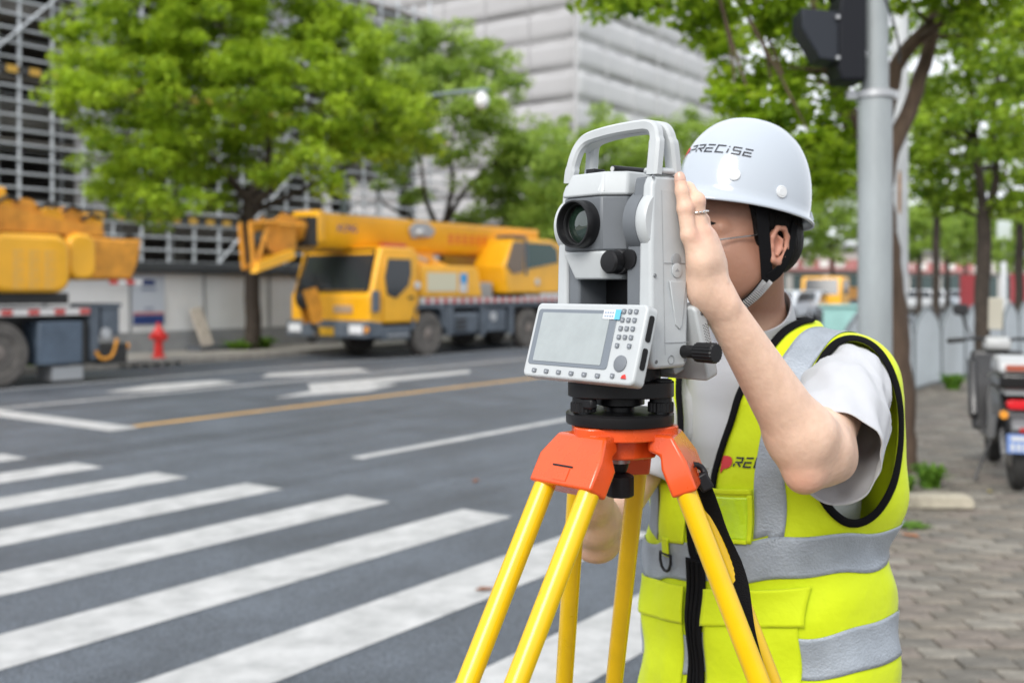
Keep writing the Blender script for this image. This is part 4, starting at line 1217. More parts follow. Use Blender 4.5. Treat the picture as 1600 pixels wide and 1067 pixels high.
M().box(-.40, .10, .0, .45, .28, .62).build('tail_frame', grease, lc, bevel=.02)
M().cyl((.10, .1, .56), (.17, .1, .56), .06, n=10).build('tail_lamp', mat('amber', (.75, .3, .03), .3), lc)
M().cyl((-.3, .0, .80), (-.3, .05, .80), .09, n=12).build('air_valve', mat('tank_pale', (.42, .43, .44), .5), lc)
M().tube(smooth_path([(-.5, .0, .5), (-.4, -.02, .38), (-.2, 0, .42), (-.1, .0, .7)], 5), .03, 6).build('air_hose', orange_d, lc)
# superstructure
M().cyl((-2.6, WD / 2, 1.24), (-2.6, WD / 2, 1.46), .7, n=20).build('turntable', grease, lc)
M().box(-2.6, -.9, .15, 1.3, 1.30, 1.48).build('under_frame', grease, lc)
M().rbox(-2.3, -.95, -.02, 1.35, 1.48, 2.42, .26, 'y', 8).build('engine_hood', orange, lc, bevel=.09, seg=4)
M().box(-3.5, -2.22, -.05, 1.3, 1.40, 3.05).build('upper_cab', orange, lc, bevel=.06)
for r_ in range(4):
    for k in range(3):
        x = -1.95 + k * .26; z = 2.12 - r_ * .16
        M().box(x, x + .18, -.028, -.022, z, z + .03).box(x + .03, x + .06, -.028, -.022, z - .08, z).box(x, x + .18, -.0285, -.0215, z - .09, z - .065).build('lettering_stroke', mat('letter_yellow', (.72, .42, .09), .5), lc)
cwm = M().prism([(-.92, 1.70), (.30, 1.70), (.42, 2.0), (.50, 2.42), (.1, 2.40), (-.92, 2.44)], 'y', .15, WD - .15).build('counterweight', orange_d, lc, bevel=.05)
M().rbox(-.95, -.45, .05, 1.2, 1.70, 2.46, .20, 'y', 6).build('winch_guard', orange, lc, bevel=.06, seg=3)
for k in range(4):
    M().box(-.15 + k * .16, .0 + k * .16, .12, .145, 1.62, 1.70).build('reflective_band', band_r if k % 2 == 0 else band_w, lc)
for k, (x, z, r) in enumerate(((-2.0, 2.85, .24), (-1.55, 2.74, .26), (-1.1, 2.66, .22), (-.7, 2.72, .2), (-.35, 2.66, .18))):
    M().cyl((x, .3, z), (x, 1.4, z), r, n=16).build('winch_drum', orange if k % 2 == 0 else orange_d, lc, smooth=40)
M().prism([(-2.2, 2.45), (-.2, 2.44), (-.25, 2.6), (-1.0, 2.68), (-2.2, 2.9)], 'y', .2, 1.5).build('winch_frame', orange_d, lc)
for x, z in ((-1.9, 3.0), (-1.2, 2.95), (-.8, 2.92), (-.45, 2.8), (.25, 2.48)):
    M().tube([(x - .15, .25, z - .1), (x, .22, z), (x + .2, .25, z - .06)], .035, 6).build('hydraulic_hose', grease, lc)
M().prism([(-6.5, 2.5), (-1.6, 2.8), (-1.6, 3.2), (-6.5, 3.2)], 'y', .8, 1.6).build('boom', orange, lc, bevel=.03)
# ================================================================== tripod and measuring instrument
MM = .001
shell_w = mat('instrument_white', (0.485, 0.51, 0.52), .38, bump=.04, bscale=900, var=.03, vscale=30)
shell_g = mat('instrument_grey', (0.135, 0.148, 0.163), .45, bump=.05, bscale=900, var=.04, vscale=30)
ikey = mat('key_grey', (0.17, 0.185, 0.205), .5)
black_i = mat('instrument_black', (0.010, 0.010, 0.011), .38, spec=.3)
seam_m = mat('seam_grey', (0.30, 0.315, 0.325), .6)
screw_m = mat('screw_steel', (0.25, 0.26, 0.27), .35, metal=.7)
scr_m = mat('screen_off', (0.35, 0.385, 0.39), .16, var=.06, vscale=25, spec=.6)
bez_m = mat('screen_bezel', (0.17, 0.195, 0.225), .25)
tri_o = mat('tripod_orange', (0.72, 0.085, 0.012), .28, coat=.3, var=.05, vscale=30, rvar=.08)
tri_y = mat('tripod_yellow', (0.80, 0.50, 0.0), .30, coat=.25, var=.05, vscale=14, rvar=.08)
_worn(tri_y, 1.02, 1.10, (0.42, 0.24, 0.03), 9.0)
_worn(tri_o, 1.02, 1.10, (0.42, 0.07, 0.03), 9.0)
IA = math.radians(50)
IC = Vector((.148, 1.45, CAM_H - (660 - 450) * 1.45 / FPX))
ins = thing('measuring_instrument', 'white and grey surveying instrument with carrying handle and screen on a yellow tripod', 'instrument', IC, -IA)
def Z(py): return (660 - py) * .879

# ---- tribrach and base
M().lathe([(60, 0), (73, 0), (74, 2), (74, 14), (71, 16.5), (30, 16.5)], 48).build('base_plate', black_i, ins, smooth=30, scale=MM)
for k, a in enumerate((-100, 20, 140)):
    a = math.radians(a); x, y = 60 * math.cos(a), 60 * math.sin(a)
    g = M()
    n = 40
    vs = []
    for z in (18, 19, 31, 32):
        for i in range(n):
            rr_ = (17.5 if i % 2 else 16.2) - (1.5 if z in (18, 32) else 0)
            vs.append((x + rr_ * math.cos(2 * PI * i / n), y + rr_ * math.sin(2 * PI * i / n), z))
    g.add(vs, [(j * n + i, j * n + (i + 1) % n, (j + 1) * n + (i + 1) % n, (j + 1) * n + i) for j in range(3) for i in range(n)] + [list(range(n))[::-1], list(range(3 * n, 4 * n))])
    fs_ = g.build('foot_screw', black_i, ins, scale=MM)
    M().cyl((x, y, 14), (x, y, 44), 8, n=16).build('screw_shaft', screw_m, fs_, smooth=40, scale=MM)
    M().cyl((x, y, 30.5), (x, y, 62), 15, n=20).build('screw_housing', black_i, ins, smooth=40, scale=MM)
tri = []
for k in range(72):
    a = 2 * PI * k / 72
    tri.append(((70 + 6 * math.cos(3 * (a - math.radians(20)))) * math.cos(a), (70 + 6 * math.cos(3 * (a - math.radians(20)))) * math.sin(a)))
M().prism(tri, 'z', 38, 59).build('tribrach', black_i, ins, smooth=30, bevel=.0015, scale=MM)
M().lathe([(20, 14), (20, 22), (34, 26), (34, 40)], 32).build('centre_boss', black_i, ins, smooth=30, scale=MM)
M().box(-12, 18, -72, -60, 24, 38).build('lock_lever', black_i, ins, bevel=.003, scale=MM)
M().lathe([(54, 58), (56, 60), (56, 77)], 40).build('neck', black_i, ins, smooth=30, scale=MM)
vial = M().cyl((46, -52, 59), (46, -52, 70), 13, n=20).build('bubble_vial', black_i, ins, smooth=40, scale=MM)
M().cyl((46, -52, 70.2), (46, -52, 70.8), 9, n=20).build('vial_glass', mat('vial_green', (.45, .6, .12), .1), vial, scale=MM)

# ---- alidade base and the two standards
M().box(-80, 70, -32, 26, 78, 150).build('alidade_base', shell_g, ins, bevel=.004, scale=MM)
M().box(-40, 42, -30, 24, 150.3, 154).build('well_floor', black_i, ins, scale=MM)
M().box(-60, 70, 18, 25, 154.3, 225).build('well_back', black_i, ins, scale=MM)
def standard(name, x0, x1, xt0, xt1):
    prof = [(-40, 88), (-34, 80), (24, 80), (29, 88), (33, 180), (32, 270), (28, 320), (24, 331), (-26, 331), (-32, 318), (-38, 240)]
    n = len(prof)
    def X(z, a, b): return a + (b - a) * max(0, (z - 150) / 184)
    vs = [(X(z, x0, xt0), y, z) for y, z in prof] + [(X(z, x1, xt1), y, z) for y, z in prof]
    fs = [list(range(n))[::-1], list(range(n, 2 * n))] + [[i, (i + 1) % n, n + (i + 1) % n, n + i] for i in range(n)]
    return M().add(vs, [f for f in fs]).build(name, shell_w, ins, bevel=.0055, seg=4, scale=MM, smooth=40)
sr_ = standard('standard', 70, 96, 72, 89)
sl_ = standard('standard', -88, -66, -82, -66)
# round bulges over the tilting axis, light outside, grey drum inside
zt = Z(352)
M().lathe([(36, 0), (42, 2), (45, 6), (45, 17), (42, 21)], 48, Matrix.Translation((69, -3, zt)) @ Matrix.Rotation(PI / 2, 4, 'Y')).build('axis_bulge', shell_w, ins, smooth=40, scale=MM)
M().lathe([(38, 0), (43, 3), (43, 14), (38, 16)], 48, Matrix.Translation((-87, -3, zt)) @ Matrix.Rotation(PI / 2, 4, 'Y')).build('axis_bulge', shell_w, ins, smooth=40, scale=MM)
M().lathe([(46, 0), (46, 22)], 56, Matrix.Translation((47.5, 2, zt)) @ Matrix.Rotation(PI / 2, 4, 'Y')).build('axis_drum', shell_g, ins, smooth=40, scale=MM)
M().prism([(-30, zt), (27, zt), (27, Z(284)), (-22, Z(284)), (-28, zt + 30)], 'x', 50, 71).build('inner_cheek', shell_g, ins, bevel=.003, scale=MM)
M().prism([(-33, 150), (27, 150), (27, zt), (-28, zt), (-33, zt - 50)], 'x', 44, 70.4).build('inner_cheek', shell_g, ins, bevel=.003, scale=MM)
M().prism([(-34, 150), (27, 150), (27, zt), (-27, zt), (-34, zt - 50)], 'x', -67, -44).build('inner_cheek', shell_g, ins, bevel=.003, scale=MM)

# ---- telescope
tel = M()
z0, z1 = Z(393), Z(310)
TP = [(-58, -50), (14, -50), (38, -24), (38, 52), (-52, 52), (-58, 46)]
M().prism(TP, 'z', z0, z1).build('telescope', shell_g, ins, bevel=.0025, scale=MM)
def frustum(p0, za, p1, zb):
    n = len(p0)
    return M().add([(x, y, za) for x, y in p0] + [(x, y, zb) for x, y in p1], [list(range(n))[::-1], list(range(n, 2 * n))] + [[i, (i + 1) % n, n + (i + 1) % n, n + i] for i in range(n)])
P0 = [(-60, -52), (15, -52), (39.5, -26), (39.5, 54), (-54, 54), (-60, 48)]
P1 = [(-53, -40), (10, -40), (34, -18), (34, 46), (-48, 46), (-53, 42)]
tc_ = M()
n = 6
tc_.add([(x, y, z1 + .5) for x, y in P0] + [(x, y, z1 + 5) for x, y in P0] + [(x, y, Z(272)) for x, y in P1], [list(range(n))[::-1], list(range(2 * n, 3 * n))] +
        [[j * n + i, j * n + (i + 1) % n, (j + 1) * n + (i + 1) % n, (j + 1) * n + i] for j in range(2) for i in range(n)])
tc_.build('telescope_cap', shell_w, ins, bevel=.003, seg=3, scale=MM)
M().add([(9, -52.6, z1 + 6), (19, -48.6, z1 + 6), (11.5, -40.6, Z(275)), (12, -36, z1 + 6)], [(0, 1, 2), (1, 3, 2), (3, 0, 2), (0, 3, 1)]).build('sight_notch', shell_w, ins, scale=MM)
P2 = [(-44, -50), (4, -50), (24, -30), (24, 46), (-44, 46)]
P3 = [(-58, -50), (14, -50), (38, -24), (38, 52), (-58, 52)]
P2b = [(-44, -43), (8, -43), (27, -24), (27, 40), (-44, 40)]
n = 5
tb_ = M().add([(x, y, Z(437)) for x, y in P2b] + [(x, y, Z(400)) for x, y in P3] + [(x, y, z0 - .5) for x, y in P3], [list(range(n))[::-1], list(range(2 * n, 3 * n))] +
        [[j * n + i, j * n + (i + 1) % n, (j + 1) * n + (i + 1) % n, (j + 1) * n + i] for j in range(2) for i in range(n)])
tb_.build('telescope_chin', shell_w, ins, bevel=.003, seg=3, scale=MM)
LX = -20
RY = Matrix.Translation((LX, -50, zt)) @ Matrix.Rotation(PI / 2, 4, 'X')
lens = M().lathe([(31.5, -2), (32.5, 0), (32.5, 19), (31.5, 21), (29.5, 21), (28.5, 19), (27.5, 9), (26.5, 3), (26, 2.5)], 64, RY, cap=False).build('lens_barrel', black_i, ins, smooth=30, scale=MM)
M().lathe([(26.2, 2.6), (22, 5.0), (15, 7.0), (8, 8.0), (.5, 8.3)], 48, RY, cap=False).build('lens', mat('lens_glass', (0.012, 0.028, 0.018), .03, spec=1.0, coat=1.0), lens, smooth=180, scale=MM)
M().lathe([(28.2, 11), (26.2, 11.4), (26.2, 8.0)], 48, RY, cap=False).build('lens_ring', mat('lens_ring', (.03, .03, .032), .3), lens, smooth=30, scale=MM)
M().cyl((-14, 52, zt), (-14, 80, zt), 24, 21, n=32).build('focus_ring', black_i, ins, smooth=30, scale=MM)
M().cyl((-14, 80, zt), (-14, 108, zt), 15, 17, n=28).build('eyepiece', black_i, ins, smooth=30, scale=MM)
# finder sight on top
M().cyl((14, -28, Z(268)), (18, 34, Z(268)), 5.0, n=20).build('optical_sight', black_i, ins, smooth=40, scale=MM)
M().cyl((13.9, -29.2, Z(268)), (14, -28.2, Z(268)), 3.6, n=20).build('sight_glass', mat('sight_glass', (.5, .5, .5), .1), ins, scale=MM)
M().box(-36, -20, -30, -8, Z(272), Z(264)).build('sight_foot', black_i, ins, bevel=.001, scale=MM)
# focus/clamp knobs in front, below the telescope
M().lathe([(13, 0), (15.5, 2), (15.5, 15), (13.5, 18), (6, 19)], 36, Matrix.Translation((30, -36, Z(411))) @ Matrix.Rotation(PI / 2, 4, 'X')).build('clamp_knob', black_i, ins, smooth=30, scale=MM)
M().lathe([(15, 0), (16.5, 2), (16.5, 11), (14, 12)], 36, Matrix.Translation((30, -24, Z(411))) @ Matrix.Rotation(PI / 2, 4, 'X')).build('clamp_ring', mat('rubber_ring', (.03, .03, .032), .7), ins, smooth=30, scale=MM)
M().cyl((50, -36, Z(407)), (50, 0, Z(407)), 13, n=24).build('drive_cover', black_i, ins, smooth=30, scale=MM)

# ---- carrying handle: front and rear rails, bridge on top
for yy, nm in ((-20, 'handle_rail'), (19, 'handle_rail')):
    b_ = .46
    pth = [(-77, yy * 1.0, 332), (-75, yy * .97, 348), (-71, yy * .86, 366), (-66, yy * .68, 381), (-57, yy * .52, 391), (-40, yy * b_, 396), (0, yy * b_, 399.5), (45, yy * b_, 400), (66, yy * .50, 398), (76, yy * .56, 391), (80, yy * .68, 377), (81, yy * .85, 355), (81, yy * 1.0, 332)]
    pth = smooth_path(pth, 5)
    g = M()
    m_ = len(pth); nn = 8
    ring = rrect(-7.8, 7.8, -7, 7, 3, 1)
    vs = []
    for i, p in enumerate(pth):
        d = (pth[min(i + 1, m_ - 1)] - pth[max(i - 1, 0)]); d.y = 0; d.normalize()
        nrm = Vector((-d.z, 0, d.x))
        leg = 1.25 if (i < 7 or i > m_ - 12) else 1
        for a, b in ring: vs.append(p + nrm * a * leg + Vector((0, b * 1.15, 0)))
    fs = [[i * nn + k, i * nn + (k + 1) % nn, (i + 1) * nn + (k + 1) % nn, (i + 1) * nn + k] for i in range(m_ - 1) for k in range(nn)] + [list(range(nn))[::-1], list(range((m_ - 1) * nn, m_ * nn))]
    g.add(vs, fs).build(nm, shell_w, ins, smooth=35, scale=MM)
br_ = smooth_path([(-66, 0, 386), (-52, 0, 393.5), (-36, 0, 398), (0, 0, 401.5), (40, 0, 401), (60, 0, 397.5), (72, 0, 389)], 6)
g = M(); m_ = len(br_)
vs = []
for p in br_:
    vs += [p + Vector((0, -15, -3)), p + Vector((0, -12, 4.5)), p + Vector((0, 12, 4.5)), p + Vector((0, 15, -3)), p + Vector((0, 9, -10)), p + Vector((0, -9, -10))]
g.add(vs, [[i * 6 + k, i * 6 + (k + 1) % 6, (i + 1) * 6 + (k + 1) % 6, (i + 1) * 6 + k] for i in range(m_ - 1) for k in range(6)] + [list(range(6))[::-1], list(range((m_ - 1) * 6, m_ * 6))])
g.build('handle_grip', shell_w, ins, smooth=40, scale=MM)
for x0, x1 in ((-85, -64), (66, 90)):
    M().prism([(x0, 333.4), (x1, 333.4), (x1 - 1.5, 342), (x0 + 2, 342)], 'y', -27, 25).build('handle_foot', shell_w, ins, bevel=.004, seg=3, scale=MM)

# ---- details on the right standard's side (local x = 76)
def side_pt(y, z): return 96 - 7 * max(0, (z - 150) / 184)
def side_disc(name, y, z, r, h, m_, n=24, parent=None, ring=False):
    x = side_pt(y, z)
    prof = [(r, -.5), (r, h), (r * .9, h + .3), (.2, h + .3)] if not ring else [(r, -.5), (r, h), (r * .82, h), (r * .82, -.5)]
    return M().lathe(prof, n, Matrix.Translation((x, y, z)) @ Matrix.Rotation(PI / 2, 4, 'Y'), cap=False).build(name, m_, parent or ins, smooth=30, scale=MM)
side_disc('side_ring', -4, Z(556), 6.2, .8, seam_m, ring=True)
for y, z in ((-30, Z(287)), (-32, Z(432)), (-32, Z(558)), (24, Z(558))): side_disc('screw', y, z, 2.6, .35, screw_m, 14)
for z in (Z(283), Z(413), Z(531)):
    a, b = (-30, 26) if z > 300 else (-14, 31)
    M().box(side_pt(0, z) - .3, side_pt(0, z) + .28, a, b, z - .35, z + .35).build('panel_seam', seam_m, ins, scale=MM)
M().add([(side_pt(0, z) + .25, y, z) for z, y in ((98, -15.3), (98, -14.7), (312, -14.7), (312, -15.3))], [(0, 1, 2, 3)]).build('panel_seam', seam_m, ins, scale=MM)
side_disc('latch_recess', 10, Z(408), 8.5, .5, seam_m)
side_disc('latch_button', 10, Z(424), 9.5, .9, shell_w)
M().prism([(5, Z(426)), (15, Z(426)), (10, Z(421))], 'x', 96 - 2.4 + .9, 96 - 2.2 + 1.3).build('latch_arrow', seam_m, ins, scale=MM)
M().prism([(-6, Z(440)), (26, Z(440)), (18, Z(505)), (13, Z(512)), (6, Z(505))], 'x', 94, 96.6).build('battery_bulge', shell_w, ins, bevel=.0008, scale=MM)
# ---- tangent screws on the right
M().cyl((94, 22, Z(545)), (120, 22, Z(545)), 8.5, n=24).build('tangent_shaft', black_i, ins, smooth=40, scale=MM)
g = M(); n = 36; vs = []
for x, rr_ in ((118, 11), (119, 13), (148, 13.6), (150, 12)):
    for i in range(n):
        q = rr_ - (.9 if i % 2 else 0)
        vs.append((x, 22 + q * math.cos(2 * PI * i / n), Z(545) + q * math.sin(2 * PI * i / n)))
g.add(vs, [(j * n + i, j * n + (i + 1) % n, (j + 1) * n + (i + 1) % n, (j + 1) * n + i) for j in range(3) for i in range(n)] + [list(range(n))[::-1], list(range(3 * n, 4 * n))])
g.build('tangent_knob', black_i, ins, scale=MM, smooth=20)

# ---- display units, front and back
def panel_unit(front=True):
    pu = bpy.data.objects.new('display_unit', None); COL.objects.link(pu); pu.parent = ins
    H, HW = 104.0, 104.0
    tilt = math.atan2(30, 99.5)
    if front:
        pu.matrix_local = Matrix.Translation(Vector((14, -100, 64.6)) * MM) @ Matrix.Rotation(-tilt, 4, 'X')
    else:
        pu.matrix_local = Matrix.Translation(Vector((2, 82, 66.0)) * MM) @ Matrix.Rotation(PI, 4, 'Z') @ Matrix.Rotation(-tilt, 4, 'X')
    # local: x right, z up along the face, -y out of the face
    M().prism(rrect(-HW, HW, 0, H, 8, 5), 'y', 0, 22).build('display_case', shell_w, pu, bevel=.0032, seg=3, scale=MM, smooth=40)
    M().prism([(-66, 14), (66, 14), (58, 90), (-58, 90)], 'y', 22, 42).build('display_back', shell_w if not front else shell_g, pu, bevel=.003, scale=MM)
    M().prism(rrect(-97, 55, 17, 95, 5, 4), 'y', -.9, .4).build('bezel', bez_m, pu, scale=MM, bevel=.0004)
    M().prism(rrect(-87, 43, 22, 90, 1.5, 2), 'y', -1.5, -.85).build('screen', scr_m, pu, scale=MM)
    kk = M().rbox(-3.0, 3.0, -2.0, .5, -3.0, 3.0, 1.2, 'y', 3).mesh('key', 35)
    kk.transform(Matrix.Scale(MM, 4)); kk.materials.append(ikey)
    lg = M().box(-1.1, 1.1, -2.2, -1.9, -.5, .5).mesh('key_mark'); lg.transform(Matrix.Scale(MM, 4)); lg.materials.append(mat('key_mark', (.55, .57, .6), .5))
    def key(x, z, sc=(1, 1, 1)):
        o = link('key', kk, pu); o.location = Vector((x, 0, z)) * MM; o.scale = sc
        link('key_mark', lg, o)
    for r_ in range(5):
        for c_ in range(3):
            if r_ == 4 and c_ == 1: continue
            key(65.5 + c_ * 10.5, 94 - r_ * 11.2)
    for k in range(6): key(-80 + k * 24.4, 8.5, (1.25, 1, .95))
    key(68, 10)
    M().lathe([(10.6, -.5), (10.6, 1.6), (9.4, 2.2), (.1, 2.2)], 32, Matrix.Translation((77, 0, 26.5)) @ Matrix.Rotation(PI / 2, 4, 'X'), cap=False).build('direction_pad', ikey, pu, smooth=30, scale=MM)
    M().prism([(83, 7.5), (92, 7.5), (89, 13.5), (85, 11.5)], 'y', -2, .5).build('power_key', mat('key_red', (.62, .03, .02), .4), pu, bevel=.0006, scale=MM)
    for a, b in ((58, 92), (22, 50)):
        M().rbox(HW, HW + .9, 6, 15, a, b, 3.5, 'x', 4).build('port_cover', black_i, pu, scale=MM)
    if front:
        M().prism([(31, 83), (56, 83), (56, 95), (31, 95)], 'y', -2.4, -1.7).build('sticker', mat('sticker_white', (.72, .74, .76), .4), pu, scale=MM)
        M().prism([(52.5, 82.4), (62, 82.4), (62, 95.6), (52.5, 95.6)], 'y', -3.1, -2.5).build('sticker_tab', mat('sticker_cyan', (.12, .48, .68), .4), pu, scale=MM)
        for k in range(4):
            M().box(33.5 + k * 4.4, 36.6 + k * 4.4, -2.7, -2.45, 90.2, 92.7).build('sticker_print', mat('sticker_ink', (.30, .36, .45), .6), pu, scale=MM)
            M().box(33.5 + k * 4.4, 36.6 + k * 4.4, -2.7, -2.45, 85.6, 87.9).build('sticker_print', mat('sticker_ink', (.30, .36, .45), .6), pu, scale=MM)
    else:
        for r_ in range(7):
            for c_ in range(4):
                M().cyl((-HW, 4.5 + c_ * 2.6, 50 + r_ * 4 + (c_ % 2) * 2), (-HW - .4, 4.5 + c_ * 2.6, 50 + r_ * 4 + (c_ % 2) * 2), .75, n=6).build('speaker_hole', black_i, pu, scale=MM)
        M().cyl((-HW, 10, 92), (-HW - .7, 10, 92), 3, n=14).build('screw', screw_m, pu, scale=MM)
    return pu
panel_unit(True)
panel_unit(False)

# ------------------------------------------------------------------ tripod
tp = thing('tripod', 'yellow and orange survey tripod carrying the white instrument', 'tripod', (IC.x, IC.y, PAVE_Z))
TZ = IC.z - PAVE_Z               # height of the tripod head's top
hub = []
AZ = [223, 343, 94]
for k in range(90):
    a = 2 * PI * k / 90
    q = .066 + .014 * max(0, math.cos(3 * (a - math.radians(223)))) ** 1.5
    hub.append((q * math.cos(a), q * math.sin(a)))
M().prism(hub, 'z', TZ - .019, TZ - .001).build('head_plate', tri_o, tp, bevel=.002, seg=3, smooth=30)
hub2 = [(x * .62, y * .62) for x, y in hub]
M().prism(hub2, 'z', TZ - .046, TZ - .0195).build('head_hub', tri_o, tp, bevel=.003, smooth=30)
M().cyl((0, 0, TZ - .055), (0, 0, TZ - .044), .014, n=20).build('washer', galv, tp, smooth=40)
M().lathe([(.009, -.068), (.012, -.060), (.014, -.048)], 20, Matrix.Translation((0, 0, TZ))).build('screw_neck', blk, tp, smooth=40)
n = 30; g = M(); vs = []
for z, rr_ in ((-.101, .0175), (-.099, .0195), (-.073, .0195), (-.069, .012)):
    for i in range(n):
        q = rr_ - (.0012 if i % 3 == 0 else 0)
        vs.append((q * math.cos(2 * PI * i / n), q * math.sin(2 * PI * i / n), TZ + z))
g.add(vs, [(j * n + i, j * n + (i + 1) % n, (j + 1) * n + (i + 1) % n, (j + 1) * n + i) for j in range(3) for i in range(n)] + [list(range(n))[::-1], list(range(3 * n, 4 * n))])
g.build('centring_screw', blk, tp, smooth=40)
SLOPE = [.60, .39, .50]
HALF = [.040, .040, .044]
for k, az in enumerate(AZ):
    a = math.radians(az)
    d = Vector((math.cos(a), math.sin(a), 0)); sd = Vector((-d.y, d.x, 0))
    dn = (d * SLOPE[k] + Vector((0, 0, -1))).normalized()
    nrm = sd.cross(dn).normalized()
    lg_ = bpy.data.objects.new('leg', None); COL.objects.link(lg_); lg_.parent = tp
    top = d * .056 + Vector((0, 0, TZ - .022))
    # hinge casting: a tapered block, upper part bends onto the head
    w = HALF[k] + .0155
    def ring(c, hw, th, ax): return [c - sd * hw - ax * th, c + sd * hw - ax * th, c + sd * hw + ax * th, c - sd * hw + ax * th]
    upn = Vector((0, 0, 1))
    q0 = top - d * .012 + upn * .001
    q1 = d * .070 + Vector((0, 0, TZ - .024))
    q2 = q1 + dn * .024 + d * .003
    q3 = q2 + dn * .040
    rings = [ring(q0, w * .62, .012, upn), ring(q1, w * .78, .016, (nrm * .6 + upn * .8).normalized() if nrm.z > 0 else (-nrm * .6 + upn * .8).normalized()), ring(q2, w, .0175, nrm if nrm.z > 0 else -nrm), ring(q3, w, .0175, nrm if nrm.z > 0 else -nrm)]
    vs = [p for r_ in rings for p in r_]
    fs = [[0, 1, 2, 3], [15, 14, 13, 12]] + [[i * 4 + j, (i + 1) * 4 + j, (i + 1) * 4 + (j + 1) % 4, i * 4 + (j + 1) % 4] for i in range(3) for j in range(4)]
    M().add(vs, fs).build('hinge_block', tri_o, lg_, bevel=.004, seg=3, smooth=30)
    out = nrm if nrm.dot(d) > 0 else -nrm
    M().add([q3 - dn * .012 + out * .0178 + sd * u_ + dn * v_ + out * .0006 for u_, v_ in ((-.014, -.012), (.010, -.012), (.010, .006), (-.014, .006))], [(0, 1, 2, 3)]).build('hinge_tab', tri_o, lg_)
    M().add([q3 - dn * .026 + out * .0180 + sd * u_ + dn * v_ + out * .0004 for u_, v_ in ((-.022, -.0012), (.014, -.0012), (.014, .0012), (-.022, .0012))], [(0, 1, 2, 3)]).build('hinge_slot', blk, lg_)
    zfoot = -(TZ - (TZ - .0)) 
    L = (q3.z) / -dn.z
    for s in (-1, 1):
        p0 = q3 - dn * .02 + sd * s * HALF[k]
        p1 = q3 + dn * (L * .58) + sd * s * (HALF[k] - .004)
        tb2 = M().tube([p0, p1], .0142, 20, upv=nrm).build('leg_tube', tri_y, lg_, smooth=50)
    pc = q3 + dn * (L * .58)
    M().add([v for c_ in (pc - dn * .03, pc + dn * .06) for v in ring(c_, HALF[k] + .02, .02, nrm)], [(3, 2, 1, 0), (4, 5, 6, 7)] + [(j, (j + 1) % 4, 4 + (j + 1) % 4, 4 + j) for j in range(4)]).build('clamp_block', tri_o, lg_, bevel=.004)
    M().tube([pc, q3 + dn * (L * .965)], .016, 12).build('lower_leg', tri_y, lg_, smooth=40)
    M().tube([q3 + dn * (L * .94), q3 + dn * (L * .998)], [.022, .004], 12).build('leg_shoe', tri_o, lg_, smooth=40)
    M().cyl(pc + out * .02, pc + out * .05, .014, n=12).build('clamp_screw', blk, lg_, smooth=40)
# carrying strap hanging from the right leg: clip, buckle and webbing
web = mat('black_webbing', (0.006, 0.006, 0.007), .85, spec=.15, bump=.4, bscale=500)
cl = W(1083, 742, 1.415) - Vector((IC.x, IC.y, PAVE_Z))
M().box(-.012, .006, -.006, .006, -.008, .008, Matrix.Translation(cl + Vector((-.012, 0, -.002)))).build('strap_lug', tri_o, tp, bevel=.002)
M().tube([cl + Vector((.018 * math.cos(t_) * .9, .004 * math.sin(t_ * 2), .014 * math.sin(t_))) for t_ in [2 * PI * i / 16 for i in range(16)]], .0042, 8, closed=True).build('strap_buckle', blk, tp, smooth=60)
M().box(-.004, .014, -.008, .008, -.02, .004, Matrix.Translation(cl + Vector((.006, 0, -.004))) @ Matrix.Rotation(-.5, 4, 'Y')).build('strap_slider', blk, tp, bevel=.003)
sp_ = [(1094, 750, 1.415, .010), (1100, 770, 1.425, .0140), (1108, 800, 1.44, .0185), (1121, 840, 1.445, .0200), (1137, 880, 1.44, .0200), (1149, 915, 1.43, .0180), (1157, 950, 1.42, .0155), (1165, 985, 1.415, .0135), (1176, 1025, 1.41, .0118), (1190, 1070, 1.40, .011), (1208, 1130, 1.39, .011), (1236, 1220, 1.37, .012)]
ctr = smooth_path([W(a, b, c) - Vector((IC.x, IC.y, PAVE_Z)) for a, b, c, d in sp_], 4)
wd_ = np.interp(np.linspace(0, len(sp_) - 1, len(ctr)), range(len(sp_)), [d for *_, d in sp_])
g = M(); vs = []
for i, p in enumerate(ctr):
    d = (ctr[min(i + 1, len(ctr) - 1)] - ctr[max(i - 1, 0)]).normalized()
    tw = .25 + .55 * math.sin(i * .16)
    side = Vector((math.cos(tw), -math.sin(tw), .25)); side = (side - d * side.dot(d)).normalized()
    nn_ = d.cross(side) * .0011
    vs += [p - side * wd_[i] - nn_, p + side * wd_[i] - nn_, p + side * wd_[i] + nn_, p - side * wd_[i] + nn_]
m_ = len(ctr)
g.add(vs, [(0, 1, 2, 3), tuple((m_ - 1) * 4 + j for j in (3, 2, 1, 0))] + [(i * 4 + j, (i + 1) * 4 + j, (i + 1) * 4 + (j + 1) % 4, i * 4 + (j + 1) % 4) for i in range(m_ - 1) for j in range(4)])
g.build('carrying_strap', web, tp, smooth=60)
